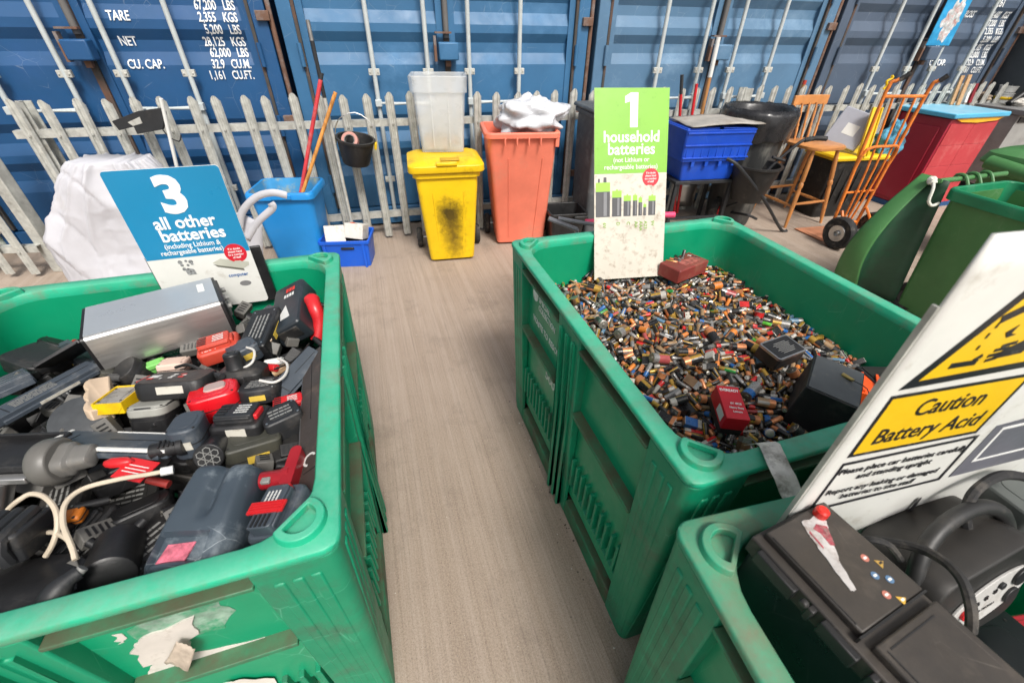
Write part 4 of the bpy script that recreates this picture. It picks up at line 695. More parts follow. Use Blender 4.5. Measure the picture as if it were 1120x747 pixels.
 0,1409,896,224,81,-27,52, 0,1056,2043,206,-55,17,-68, 0,1517,428,196,-47,-44,-77, 0,967,1886,234,-76,-53,-17, 0,1681,602,169,41,26,87, 0,790,433,217,-7,90,37, 0,460,2186,177,48,-19,-75, 0,902,273,201,-40,-46,79, 0,1806,1616,197,-37,50,57, 0,1290,677,255,80,23,54, 0,371,506,202,50,79,2, 1,1297,607,174,-18,-70,70,
 0,1147,2160,198,-70,14,-10, 0,1465,152,179,-22,54,78, 0,1200,1145,238,25,40,78, 0,563,1778,212,22,-27,-63, 0,1916,1293,205,61,54,18, 4,1655,629,214,-28,-47,78, 0,424,1769,217,-45,-38,-78, 0,127,1072,188,42,78,-45, 0,1269,2234,200,-57,51,-57, 0,1925,1947,188,2,49,-78, 0,1086,551,244,-35,1,91, 0,309,900,207,57,-35,-53,
 0,1473,1765,213,7,-59,46, 0,226,321,186,42,74,27, 0,1767,1519,209,-43,-68,14, 0,128,678,156,-24,66,71, 0,325,2181,185,-28,60,18, 0,544,224,177,68,48,47, 0,1731,470,186,84,-18,44, 1,1767,2089,195,-38,-80,-31, 0,1855,540,162,64,-27,-72, 1,773,1226,258,31,-54,-73, 0,882,553,237,-41,47,-72, 0,1992,403,154,-63,-62,-33,
 0,1653,1180,207,-68,31,-62, 1,334,848,221,55,-16,4, 0,1102,1652,214,93,24,-26, 0,404,1122,226,-13,67,-72, 0,972,593,249,-47,16,-86, 0,1413,193,183,-11,83,1, 0,400,1780,199,27,-32,-64, 5,284,927,216,33,86,36, 0,572,743,247,41,8,-49, 0,1894,2008,192,57,57,-52, 0,437,740,223,-33,83,23, 0,1034,1530,247,2,49,50,
 0,578,1536,218,-68,30,32, 0,991,1580,260,-73,10,-6, 0,872,1789,230,-70,32,57, 1,1054,2077,205,-43,-71,49, 0,1142,1443,244,12,53,-44, 0,513,1804,215,84,-7,-53, 5,1850,357,165,-75,-17,58, 0,445,2249,189,-67,-33,-50, 0,1304,1869,210,60,-8,-18, 0,1613,574,189,-74,-34,13, 0,1842,2051,195,70,32,15, 0,386,1618,205,-86,-10,36,
 0,149,703,188,5,67,46, 0,877,1989,207,-55,-42,36, 0,887,1509,236,64,67,-33, 0,1576,978,216,-42,-22,-84, 0,1399,1821,226,-63,53,46, 0,1074,1246,238,27,47,37, 0,234,401,176,12,88,-43, 0,1931,2167,179,-74,49,43, 0,1466,1875,236,-82,-39,-32, 1,1093,885,260,72,-31,-61, 3,1972,1411,150,5,-70,71, 0,1115,1114,246,-62,-26,74,
 0,740,601,230,-68,-1,-41, 0,455,1403,226,-32,-59,-24, 0,1355,2253,198,72,-32,58, 2,909,1444,220,42,-52,41, 0,1088,1682,224,19,-66,-8, 0,1061,489,231,30,85,28, 0,1870,1554,188,3,37,-72, 0,244,863,207,14,35,-92, 0,1179,883,258,-70,25,1, 0,474,205,177,25,44,-54, 0,1047,1839,229,-19,-65,-72, 0,1195,2184,198,-56,11,-36,
 0,114,1827,171,21,75,-61, 0,294,348,178,39,34,-83, 0,1566,1879,195,-28,-72,-52, 0,386,2021,185,-53,2,-33, 0,1485,1298,225,-12,-67,32, 0,1420,1228,212,30,2,63, 0,1596,1476,198,55,69,-43, 0,544,332,184,54,16,46, 0,141,429,147,-54,-46,-6, 0,1363,1732,206,26,-28,92, 0,705,1796,224,23,-61,70, 5,1306,305,156,70,19,69,
 0,1508,1708,209,12,64,-32, 0,276,1138,219,-39,-80,27, 0,799,2054,219,-26,67,-65, 0,1992,1141,178,-70,45,30, 0,583,1427,241,-17,-79,-54, 0,1040,967,236,19,79,-40, 0,956,1629,221,-51,74,39, 1,110,1730,138,-47,55,52, 0,302,1582,227,-46,-47,-52, 0,1214,198,191,-30,-50,56, 0,1597,1696,197,28,90,-23, 5,1707,674,196,53,-60,55,
 0,152,493,180,-59,-44,64, 0,431,1647,220,12,-88,-8, 0,202,921,213,36,35,9, 0,1856,1119,172,-6,-95,0, 0,1448,1393,221,-24,37,55, 0,1273,2200,186,46,13,-88, 5,1035,1362,242,-45,-67,-8, 0,678,340,188,38,71,27, 0,1007,1123,252,73,-11,-7, 0,1622,2286,179,87,-29,-37, 0,1564,1377,204,49,41,-74, 0,1650,1006,208,-8,70,-57,
 0,931,1722,225,26,53,-2, 1,1854,1998,204,-56,-51,20, 0,993,1280,247,30,63,-13, 0,833,1936,210,43,-56,8, 0,1453,1672,197,-59,-6,64, 0,114,2221,129,-69,18,18, 2,1522,1553,194,16,-69,-67, 0,1869,1862,192,-18,-2,98, 0,1187,1265,228,80,30,-35, 1,481,129,144,-70,15,69, 0,1542,1079,215,-63,-22,74, 0,1273,1974,191,77,47,10,
 0,1567,2242,174,89,16,17, 0,1297,705,241,68,34,63, 0,289,129,183,-37,34,-80, 0,462,1674,222,61,27,66, 4,235,2181,175,8,-72,-4, 0,1170,1164,234,-78,-4,-60, 0,1019,2198,185,-16,88,-43, 0,1151,1886,216,-7,69,-72, 0,332,1014,229,-72,9,-60, 0,1720,1146,216,-54,61,-54, 1,1793,675,177,-33,38,-61, 0,325,1777,217,18,-64,74,
 0,398,1338,220,40,57,40, 0,1523,482,205,-75,-11,-44, 0,236,1696,187,-12,37,92, 0,1275,636,234,94,-10,33, 0,1051,1706,227,68,7,-72, 1,568,1961,213,38,22,-24, 0,1712,338,162,72,6,62, 1,556,2263,194,1,81,-29, 0,603,2192,199,-4,-74,-47, 0,1323,231,190,-45,-52,73, 0,464,393,188,80,-24,54, 0,1326,1510,208,-9,-30,-95,
 0,1638,673,209,-77,-23,-54, 0,1807,2166,192,-7,60,-51, 0,274,1062,202,-49,68,16, 0,1377,1378,224,-73,57,-14, 0,1150,950,235,31,-44,23, 1,893,1952,205,4,-95,10, 1,555,379,186,47,-26,81, 5,1474,1361,208,56,-81,-17, 0,152,524,181,-62,-41,65, 0,813,998,269,81,0,10, 1,249,358,177,-56,70,-41, 0,1187,2137,206,9,82,33,
 1,693,1628,227,51,-11,30, 0,1376,2091,178,-36,41,-58, 0,1658,2099,162,-90,27,31, 0,967,2073,203,6,-69,33, 0,1323,875,219,-21,-67,-70, 0,1983,2110,186,-51,-48,-55, 1,1034,1620,238,-64,6,-73, 1,1220,566,178,72,-18,31, 1,479,1077,231,-79,42,-31, 5,1199,2077,202,19,-42,85, 0,1647,1908,196,-87,-15,-8, 0,327,1684,212,-36,43,-32,
 0,566,2136,198,43,-59,-68, 0,1560,868,199,-66,61,-32, 0,1229,2067,197,-7,-66,75, 0,435,1273,210,-25,48,-26, 4,991,321,227,-34,-87,22, 1,1270,213,175,58,45,-29, 0,1718,591,170,71,-15,-38, 1,1934,1179,184,79,-31,48, 0,371,1435,208,61,-43,-66, 0,1301,2151,182,49,75,23, 5,1675,1444,214,70,-25,66, 0,1556,1279,223,-71,-25,-22,
 1,1207,1246,227,-74,2,-21, 0,1625,2013,191,-57,-46,19, 0,392,1537,223,40,-27,-44, 0,1323,736,215,-70,9,-56, 0,1467,1550,200,32,83,-44, 0,1382,1478,226,83,-5,-19, 0,541,132,150,-11,-70,-16, 0,1141,708,260,-62,11,25, 0,1330,1676,219,-6,-77,61, 0,1141,1611,226,56,-33,-18, 1,139,523,147,41,56,-8, 1,673,849,249,-15,93,7,
 0,1166,1052,227,40,73,-11, 0,780,1756,220,-13,35,-2, 0,1219,1968,194,12,45,-52, 0,814,2161,207,-63,21,74, 0,398,1071,210,-63,-5,36, 0,200,1418,210,-43,-9,-69, 0,945,1993,207,11,68,-15, 5,1334,1041,232,-36,47,58, 0,520,2186,192,22,63,54, 0,1066,2274,190,12,65,32, 0,141,802,188,80,22,24, 0,746,1911,215,-22,-49,59,
 0,1413,1078,229,56,20,-57, 0,1970,1612,180,55,-3,37, 0,662,1266,245,80,2,-31, 0,1974,722,162,-22,32,47, 2,1178,612,241,-16,-65,-70, 0,267,1719,225,-52,-19,-59, 0,388,1989,200,-70,-1,-68, 0,988,1923,224,-66,-49,2, 0,1757,1286,196,-65,7,62, 0,1142,1195,239,0,65,45, 1,657,863,246,-90,16,-33, 0,1837,1584,190,14,57,-72,
 0,263,1426,201,-33,50,68, 0,847,659,262,-60,-28,64, 0,1156,1516,229,18,-58,-76, 0,921,1556,243,-40,52,-63, 0,565,2047,181,-57,-26,-34, 0,137,839,162,19,65,72, 0,1049,649,254,1,-28,19, 0,597,1788,215,-33,89,-5, 0,1665,143,132,56,-42,-28, 0,1772,601,164,82,-25,-42, 0,1955,1029,188,60,36,56, 0,1673,2016,190,-82,-24,34,
 1,316,502,188,88,32,-16, 0,736,455,187,10,-69,-45, 0,704,1276,240,-10,-79,60, 0,663,172,186,26,68,-35, 0,1914,1451,161,28,34,2, 0,561,508,212,-2,76,-64, 1,422,414,177,15,-59,76, 2,1867,1223,173,86,51,-3, 0,299,1458,194,-36,77,-53, 0,1955,2207,182,58,-38,-62, 0,1402,276,162,-45,-64,-1, 0,468,1326,224,28,-32,55,
 0,651,1839,216,-32,-47,-75, 1,365,955,223,-6,-15,53, 0,1725,2037,189,-44,68,56, 1,748,1882,213,82,40,38, 0,596,1750,205,32,-95,4, 4,682,2258,180,-65,-29,55, 0,1939,279,145,17,70,-68, 0,1932,367,161,30,19,-36, 0,624,2223,186,-12,-90,-23, 0,700,1024,264,-62,-2,-79, 0,1769,1694,178,9,45,-11, 0,1354,812,210,-23,67,46,
 0,716,192,187,61,-52,-55, 0,1895,2261,179,8,74,-30, 0,1116,1516,232,-83,-15,36, 0,785,143,185,-55,45,-12, 5,834,2227,203,30,-49,-29, 0,846,1905,217,-73,26,-26, 0,776,313,188,40,-72,-29, 1,1247,1245,221,-27,71,28, 0,1111,2067,198,-41,-15,-84, 0,730,643,231,-17,-77,54, 0,304,1248,226,60,-20,76, 0,923,356,214,-43,58,54,
 1,964,952,249,80,41,-26, 0,152,848,196,34,-74,-35, 0,766,1076,250,35,75,45, 0,529,757,247,-54,-44,-24, 0,178,164,138,-69,-15,48, 0,1235,754,216,-75,37,38, 0,860,2071,212,67,9,60, 3,770,2266,208,-76,44,-41, 0,1687,996,182,-85,-6,41, 0,1775,974,183,38,38,-84, 0,1806,1404,195,11,64,-15, 0,1956,1302,170,-87,-4,48,
 0,1779,1553,197,-36,-43,50, 0,1315,256,160,-60,-14,65, 1,1247,126,176,64,38,40, 0,814,374,207,-44,64,20, 1,643,1530,236,52,50,68, 0,1865,2131,180,62,-6,63, 1,1946,1054,179,-24,55,-32, 0,741,350,223,-45,36,13, 0,526,2034,167,85,3,-16, 0,926,2115,194,21,-45,-2, 0,1992,865,172,-24,43,76, 0,401,1697,207,-73,22,-35,
 0,637,1911,198,43,30,-83, 0,543,2286,173,33,39,56, 0,1920,1122,192,37,22,73, 0,394,615,221,-50,-53,-68, 0,189,2150,152,-84,14,-50, 0,1593,1775,196,-73,9,10, 2,714,1123,240,2,70,52, 0,1640,513,192,-84,2,51, 5,1050,2105,200,-75,29,-51, 0,273,2056,186,-61,-34,23, 0,1575,783,181,86,11,-35, 0,1372,2197,193,53,-66,-53,
 0,149,1830,159,-8,51,-44, 0,1400,903,194,-72,41,-5, 0,257,1499,197,27,-21,-19, 0,1550,791,203,38,54,-24, 1,469,2138,168,-9,11,33, 0,1472,2089,166,51,-77,21, 1,1541,979,216,26,-7,-55, 0,1308,1721,208,29,36,-76, 0,1728,1114,193,10,-55,-44, 0,614,1096,243,44,-40,46, 1,252,1521,206,-79,42,-24, 0,604,2153,189,-63,-11,50,
 2,947,2208,171,23,-85,-39, 0,1396,1112,219,-30,48,55, 0,896,2167,191,-88,7,41, 0,1297,1305,224,-44,2,-3, 0,1465,553,194,-44,-85,-25, 0,147,1628,177,-70,-3,-55, 0,757,784,250,68,28,-67, 0,1350,1092,219,78,5,2, 4,378,739,219,69,-5,15, 0,1806,2235,165,-46,3,79, 0,716,2041,209,93,-29,3, 1,478,1505,231,-55,43,15,
 0,145,475,149,-65,-30,18, 0,1174,2055,200,-34,68,65, 0,1268,878,240,5,-82,53, 0,1955,2286,169,68,50,44, 0,385,440,187,-84,-11,14, 2,499,916,220,66,-5,74, 0,1500,1109,196,90,-7,18, 0,1963,383,171,-6,-58,-81, 0,1906,1674,187,71,9,67, 0,258,1803,178,87,17,40, 0,283,1738,204,-20,-64,-29, 0,1636,1556,214,16,-72,0,
 0,1367,2286,189,-43,-68,32, 0,1961,1944,188,66,3,-1, 0,1127,840,255,54,18,-25, 0,1449,1612,203,32,18,-78, 0,1074,1629,210,42,8,70, 0,1633,1307,189,-12,2,-97, 0,1211,1925,201,-1,-34,94, 0,1245,1716,216,-72,-29,-21, 0,994,779,246,-79,46,-27, 0,697,1438,230,-32,-43,-43, 1,1740,2290,176,73,-52,-36, 0,437,444,195,-34,53,-73,
 0,897,221,196,54,-58,-45, 0,1120,1886,200,34,-38,-74, 0,717,1999,187,40,-89,23, 0,776,2105,198,75,-41,-36, 0,1640,1852,197,-60,36,-53, 0,1149,2237,179,-85,3,-34, 0,759,1777,226,-66,-44,-56, 0,1621,1780,202,38,48,-63, 0,1280,1142,224,72,15,63, 0,757,575,230,-62,29,-11, 0,181,1509,185,69,-2,2, 1,782,1146,259,-47,-43,77,
 0,1754,531,166,40,60,38, 0,154,1876,165,-40,56,-71, 0,612,713,235,-87,-4,-45, 0,257,1834,188,-86,8,50, 0,634,1725,208,19,-25,-55, 1,786,2028,186,-64,-58,-51, 0,174,2087,178,54,10,-52, 0,1740,2139,174,54,10,-62, 0,195,1082,223,73,-12,-3, 0,1018,2152,182,-39,-17,-86, 0,461,549,211,-5,-74,-24, 0,905,2135,183,10,91,8,
 1,482,1745,189,-92,-19,-34, 0,1992,1907,188,-57,49,43, 1,1474,1688,204,-57,35,74, 4,1719,1375,213,-75,30,57, 0,1790,2047,182,-48,-44,28, 0,179,2207,140,65,42,-42, 1,1543,1391,202,44,34,-80, 0,1886,1725,179,-35,38,54, 0,139,1971,178,-70,34,-9, 0,915,866,252,55,53,-48, 0,167,1153,203,0,-8,-9, 0,1192,1407,228,39,-69,13,
 1,202,1918,192,42,59,-34, 0,1257,1924,197,35,46,82, 0,1220,226,171,53,7,-84, 0,308,1831,185,78,16,18, 0,1558,2170,160,-36,-54,0, 4,1218,2217,171,37,-44,-72, 0,1264,1042,224,-50,31,71, 0,1910,1210,169,12,-48,45, 0,853,1403,234,80,22,-42, 0,1099,732,235,-67,12,-63, 0,1957,1335,181,-43,-28,46, 0,1351,1642,216,28,70,66,
 0,353,835,210,-67,52,25, 0,769,2043,197,-80,0,-48, 0,443,2264,158,42,-20,-87, 0,1032,1977,203,70,10,-63, 1,276,1554,213,-65,42,25, 2,1060,279,206,-57,35,70, 1,375,2248,165,24,43,39, 0,1169,764,229,-10,73,-41, 0,922,129,154,-30,-63,12, 0,616,332,170,-10,-71,-6, 0,1548,1857,180,-61,52,45, 0,955,2244,195,38,-42,-74,
 0,945,1227,238,-24,60,37, 4,1560,306,156,-68,-4,52, 0,1788,720,197,68,-32,-51, 0,1482,1744,178,24,-85,12, 0,494,2050,186,43,39,-77, 0,233,1528,190,62,41,-60, 0,919,2072,180,-30,-11,-83, 0,211,1951,179,-51,-19,-42, 0,860,977,246,-51,62,29, 0,655,647,247,64,-56,-38, 1,1739,2259,185,66,-30,61, 0,1782,1380,201,-42,-23,16,
 0,1020,1642,231,-38,61,-27, 0,343,1709,195,-41,-77,48, 0,1168,712,251,74,13,-1, 0,1430,1525,193,42,2,91, 0,669,1578,217,-77,-7,54, 0,1498,2166,161,-73,-34,-22, 0,1634,1519,183,99,4,-10, 4,759,1708,215,60,-55,-39, 0,1621,2065,165,0,67,73, 0,145,1864,139,69,-5,55, 0,1276,146,171,-55,26,78, 0,1358,1010,238,66,19,-34,
 1,246,677,225,-49,50,-34, 0,1153,2194,163,34,-33,-35, 1,862,2157,183,-16,-30,-94, 0,561,1081,226,2,63,77, 0,681,812,248,72,6,60, 0,1807,2126,186,-70,-41,36, 0,942,1513,239,43,74,41, 1,1342,839,221,10,-55,76, 1,1246,1276,226,-17,-56,78, 0,716,263,194,-70,-16,59, 0,864,1474,231,84,-29,-46, 0,1592,757,183,36,-68,24,
 6,521,268,157,-16,99,4, 0,829,2197,193,55,-49,-48, 1,1725,792,176,87,-10,-25, 0,1085,581,219,37,-57,26, 0,1992,1522,164,45,-47,55, 0,1427,1362,230,-60,-46,-16, 0,831,1306,234,6,58,-79, 0,947,2270,172,62,-77,13, 0,606,1552,213,-51,-48,-46, 0,1742,896,189,-67,47,57, 0,1890,1648,177,-32,35,-86, 0,1158,876,236,14,69,71,
 1,142,1922,160,21,-67,-58, 0,1642,2247,157,63,-31,-37, 0,1912,1502,190,-61,-2,-44, 0,387,1463,207,8,75,-15, 0,578,928,235,1,81,-27, 0,860,446,218,-50,-31,-8, 1,738,1209,240,32,-44,-12, 0,635,1010,249,-2,75,66, 0,454,1855,182,-10,43,78, 0,1485,614,214,19,-75,41, 0,481,816,211,63,-27,-35, 2,1427,1005,222,-6,69,9,
 0,1385,1418,211,-67,57,-15, 0,1127,991,255,-58,-20,-79, 0,1385,2183,170,41,-35,81, 1,701,330,205,-34,-67,66, 0,1361,933,215,32,62,-67, 0,654,565,196,68,31,-35, 0,1509,802,188,21,48,-48, 0,1954,833,164,63,-68,-38, 0,1897,624,167,-36,51,54, 1,1396,525,200,-41,-34,-74, 0,1431,1916,200,84,22,49, 0,391,1568,205,57,-28,-40,
 0,271,781,204,57,-48,-38, 0,1786,1857,213,-65,-31,19, 0,1926,1816,170,-31,-54,52, 0,156,1412,186,-25,-68,61, 0,781,725,229,-53,-25,21, 0,252,1661,194,-20,-55,-6, 1,1868,1908,181,54,-66,-12, 0,532,1864,191,-59,67,24, 0,280,1972,169,61,-31,63, 0,347,1381,196,21,-55,34, 0,810,617,235,31,-67,66, 0,180,1258,196,-43,-75,26,
 0,1410,2056,178,-49,21,-83, 0,1378,1557,217,59,-40,70, 1,1839,524,146,-84,0,-48, 0,331,1929,179,-61,23,-42, 0,141,1962,135,61,36,-65, 0,1663,1245,209,-27,-64,-63, 0,1472,381,184,-79,52,32, 4,1478,910,203,57,36,40, 1,599,394,172,-18,65,20, 1,838,366,196,-66,53,6, 0,1690,2047,167,75,28,44, 1,415,458,215,17,62,-51,
 0,1950,2223,157,-40,-32,-75, 2,1434,612,189,-42,-40,-69, 0,303,2219,154,7,-85,5, 1,824,1685,209,82,-45,24, 0,1280,673,228,24,80,27, 0,685,1603,215,60,-34,-72, 5,266,1908,172,-20,70,66, 0,1697,218,191,-21,-78,50, 0,1671,1473,197,11,-65,-42, 5,1215,1374,225,-22,71,48, 5,749,1541,224,32,44,63, 0,703,569,199,-46,49,18,
 0,1416,1811,204,44,31,-14, 1,137,933,173,20,76,-56, 0,578,1693,216,16,-83,-43, 0,1992,1865,163,0,61,-79, 0,809,745,228,24,-56,-78, 0,1957,2017,176,-76,27,-38, 0,1182,1665,197,-56,69,45, 0,810,1404,242,-47,58,63, 0,1878,343,141,63,1,76, 1,701,519,199,-57,7,-28, 1,829,915,251,-17,-87,-45, 0,423,1026,229,46,49,71,
 0,1840,1317,187,26,35,-20, 0,779,1953,205,49,-45,-39, 0,898,247,182,-23,52,-36, 0,661,790,247,-70,22,67, 0,181,338,175,-20,-70,35, 0,207,437,165,-67,-39,-64, 1,170,473,176,-67,-31,67, 0,1391,1613,190,-38,18,51, 0,988,956,242,35,74,-51, 0,839,1714,219,-49,-43,-8, 0,447,655,210,23,-65,70, 0,970,1726,213,0,-54,-84,
 1,771,667,222,-44,32,-39, 0,1181,1928,201,38,-24,37, 1,1839,1915,183,-35,-72,50, 4,388,1834,185,-84,10,-54, 0,1350,1540,213,12,-67,-52, 0,507,1267,233,-62,-31,-71, 0,1669,1070,205,-43,-63,-52, 0,930,1129,246,-30,-50,-11, 0,1604,1062,211,-41,56,-12, 0,1566,1113,199,-55,1,-66, 0,1614,2115,145,-55,-23,-47, 1,758,1570,215,39,-76,-4,
 0,1052,752,253,-60,-27,-62, 0,1734,1042,174,3,-72,63, 0,1590,1923,176,33,-44,73, 1,145,2116,137,-15,-61,-5, 1,226,1870,173,51,28,57, 0,149,2075,134,27,66,-16, 0,243,743,199,49,47,64, 0,584,1860,203,-66,-55,-52, 1,953,1330,240,-51,-1,85, 0,991,460,237,64,-1,75, 0,926,1638,212,51,36,-43, 1,498,1771,197,-60,-65,38,
 0,1401,929,215,36,11,78, 0,1567,1750,187,42,24,-56, 0,1318,1782,198,30,-77,-35, 1,441,1368,214,-29,-34,-42, 0,1522,208,175,8,76,25, 1,1743,757,175,-21,78,-37, 0,1107,1422,230,14,88,35, 0,354,398,161,54,43,44, 1,373,562,199,-7,-72,-21, 0,228,417,153,-55,39,-39, 0,1127,967,232,-84,12,-28, 1,1050,2231,182,-26,-39,5,
 0,345,614,197,47,57,1, 0,1676,1904,193,-75,56,24, 0,1886,178,128,55,-46,68, 0,1758,2273,165,72,-49,-30, 1,185,2057,180,-43,-50,-74, 0,684,1536,211,-78,-33,20, 1,1880,145,138,34,48,1, 5,1838,1986,183,-56,45,-64, 0,490,1822,176,22,79,-57, 0,246,288,172,43,-58,-57, 0,1069,1355,226,52,23,42, 0,500,179,152,66,-25,71,
 5,1892,813,182,-80,-10,49, 0,312,1116,209,-32,57,-23, 0,248,174,141,13,68,72, 0,1490,1923,199,0,77,-35, 0,1780,1125,184,44,-34,80, 0,1901,408,146,-72,-32,-59, 0,1538,1616,198,-30,-64,-42, 0,1124,569,229,21,-44,-60, 0,592,462,182,-67,11,36, 0,1382,693,222,61,-49,-40, 0,1875,1322,189,-71,1,13, 0,1501,385,147,69,-3,-62,
 0,762,504,222,15,75,-8, 0,1220,990,234,66,16,-61, 0,1960,998,161,20,-36,66, 0,693,1489,216,46,29,18, 0,1661,301,177,-25,50,0, 0,227,1371,196,-17,86,-28, 0,1178,2286,188,88,-17,-44, 0,1633,1253,191,57,-22,-16, 0,191,1616,183,-48,78,-41, 0,875,284,192,69,-8,-42, 0,276,1233,205,-27,87,41, 0,1481,984,199,40,26,48,
 1,1827,649,167,91,-36,-14, 1,1146,550,240,-24,-26,-90, 5,501,764,229,75,16,16, 0,362,169,146,61,-40,4, 0,1951,2165,158,93,-7,-30, 0,1145,1478,224,-78,36,49, 0,321,554,183,-80,10,36, 1,1508,338,165,40,-20,2, 0,1253,975,260,45,-56,63, 0,1495,564,195,35,40,-30, 0,1706,1890,200,-72,0,4, 0,1284,1602,207,-6,-6,85,
 0,412,2179,156,50,4,58, 1,670,1720,209,-82,33,19, 0,923,1793,198,62,-3,47, 0,1070,2138,185,-82,23,-48, 0,1516,1418,196,52,5,-37, 1,385,191,172,67,-15,-52, 0,1951,490,150,-37,-75,-3, 0,909,1936,189,0,68,43, 0,1590,199,168,63,-2,18, 0,228,1150,211,81,-20,-44, 1,240,962,214,-43,-35,56, 0,1809,1772,177,-56,17,-76,
 0,594,1149,218,-26,-66,-66, 1,526,1509,211,-37,55,-71, 0,1339,2037,163,-70,54,4, 0,1352,577,192,54,-13,80, 0,531,505,209,-64,20,31, 5,621,771,240,77,-25,54, 1,350,2131,164,-44,30,-85, 0,1850,593,157,-86,3,30, 4,1623,372,181,-61,-32,-56, 1,709,2205,186,15,96,19, 0,706,1872,210,-53,-56,12, 0,1490,145,149,39,-68,-20,
 0,180,451,181,32,58,56, 0,1876,494,165,54,-48,-50, 0,1967,1185,177,-48,74,45, 1,222,2290,154,-26,-66,26, 0,1826,1820,187,-57,31,-76, 0,1413,2197,169,-77,16,39, 5,378,145,160,-5,-55,62, 0,1376,1886,213,34,30,62, 5,1881,2087,166,24,50,-21, 1,1260,2036,172,72,50,-22, 0,1820,331,147,-2,-80,-11, 0,1419,1172,213,-61,-21,12,
 0,883,1183,245,-61,-53,58, 0,1707,1254,193,47,-66,-30, 0,511,970,225,-10,78,-41, 1,1210,2125,186,0,72,15, 0,157,952,166,-60,39,53, 1,1447,851,194,83,32,-42, 4,463,2221,160,3,-78,44, 0,891,937,231,16,69,23, 0,851,1246,226,61,-30,-18, 0,1689,2158,148,-14,-83,51, 0,1486,784,192,-24,60,-75, 0,1292,1536,221,-68,29,42,
 0,1017,647,251,-34,80,37, 0,1566,482,159,-79,-13,-50, 0,283,598,199,32,-72,-54, 0,205,2057,162,-83,17,41, 0,1243,641,227,-45,79,4, 0,508,1965,210,-60,43,-13, 1,672,211,200,4,84,38, 0,336,1259,213,34,57,3, 1,466,1826,183,85,-26,-2, 0,1419,516,160,66,-26,-23, 0,1145,1734,198,14,-56,20, 0,1091,166,184,-27,-41,63,
 0,1457,483,180,6,46,85, 0,418,989,230,62,-38,-31, 0,350,1048,204,46,65,-43, 0,959,218,162,-16,66,52, 1,1272,2006,189,-71,-36,33, 0,180,871,196,65,16,65, 0,1563,1647,199,-12,31,-24, 0,1935,1710,158,-63,-31,-9, 0,1992,1740,154,27,85,-44, 1,512,2007,195,62,-16,-49, 0,1829,1256,170,40,-83,-6, 0,1277,2173,174,-73,30,-51,
 0,203,352,148,-10,-71,-14, 1,1537,1935,189,-94,6,-13, 0,695,1740,202,-17,-72,-66, 0,608,1969,201,-39,58,15, 0,1562,2133,165,52,41,24, 0,923,392,181,-59,31,32, 0,731,1783,214,63,44,-44, 0,962,747,217,-45,51,31, 0,628,169,178,86,-12,45, 1,1107,2122,194,42,-48,35, 0,1032,632,231,39,-24,29, 0,842,1014,244,-13,59,49,
 0,905,626,255,11,-62,-11, 0,566,1185,215,66,-22,16, 0,1169,1705,210,50,51,-67, 0,1296,893,227,75,36,-43, 0,982,2142,198,66,-17,-20, 4,1107,153,216,38,76,50, 0,820,1631,213,-57,41,-7, 0,642,1336,226,35,46,77, 0,1806,1139,185,74,31,8, 0,1063,622,219,-37,40,-33, 0,508,407,189,-82,13,53, 0,1889,981,194,-18,-67,-3,
 0,660,1314,231,-38,-73,50, 0,595,1635,209,-72,10,-31, 0,217,870,172,-13,-72,-23, 1,320,832,208,-15,-71,-62, 0,619,1823,195,-17,-34,32, 0,1878,2174,165,83,32,39, 0,1466,2177,156,-18,-62,-75, 0,1898,718,161,12,-74,61, 0,1039,1311,240,59,-32,72, 1,1198,1611,219,-7,46,-61, 0,531,302,163,54,42,66, 1,332,2103,191,-73,-5,25,
 1,1837,267,158,57,-42,39, 0,828,2025,188,12,-70,30, 0,1931,1903,180,-41,-14,89, 0,981,729,232,39,73,54, 1,876,790,232,59,16,-68, 0,167,1098,221,76,46,-37, 0,1858,1629,177,-42,-59,-30, 1,748,699,233,-80,38,-46, 1,1041,932,243,28,73,-31, 0,1418,2139,163,-79,28,42, 0,1428,302,166,-82,23,-50, 0,956,268,184,-57,2,-82,
 1,530,245,168,30,-52,-32, 0,805,1849,211,12,86,21, 0,1408,734,203,48,32,46, 0,302,960,184,-71,-22,37, 0,1100,2213,173,57,-58,47, 0,1773,1918,199,67,2,-74, 0,818,1477,235,53,-43,71, 6,820,134,172,-14,-32,26, 0,1560,1479,171,39,-37,60, 0,1932,1115,163,-61,35,45, 0,1397,1682,179,-76,-41,15, 4,981,638,233,-29,56,76,
 1,957,1353,241,21,72,19, 0,1561,826,182,53,-66,-9, 0,976,2257,167,2,37,87, 1,650,2048,195,10,-71,20, 0,1631,1130,208,36,-74,11, 0,1060,1396,222,-76,-30,32, 0,769,259,167,-37,-62,46, 0,1017,152,221,58,-56,-18, 0,514,1930,202,-21,-68,57, 0,1961,1269,163,-37,20,-90, 0,1067,1026,223,73,-4,43, 0,426,714,190,-54,38,-36,
 1,1607,220,149,-6,55,-81, 1,1229,1779,205,74,-35,-17, 0,1925,1372,162,58,-40,40, 0,209,222,142,34,60,63, 0,1926,1580,181,41,79,46, 1,1856,1698,153,-86,11,-39, 0,1502,1860,180,-66,50,52, 1,995,1222,243,2,88,-48, 0,449,364,164,-55,41,-66, 1,852,600,242,-31,78,54, 0,779,1298,251,-48,-53,-69, 0,710,169,170,7,-79,-22,
 0,563,2257,159,-11,88,-6, 0,1474,1963,189,23,62,-4, 0,1218,1622,202,-23,-87,20, 0,523,1147,212,-64,30,10, 0,410,2255,146,55,58,16, 0,1423,1293,203,-75,7,-66, 1,1689,775,166,-84,-27,2, 5,1792,308,157,-28,-70,1, 0,1427,1204,192,-31,-72,55, 0,229,804,200,53,40,74, 0,1322,1966,180,46,19,-66, 1,1502,696,205,28,-74,60,
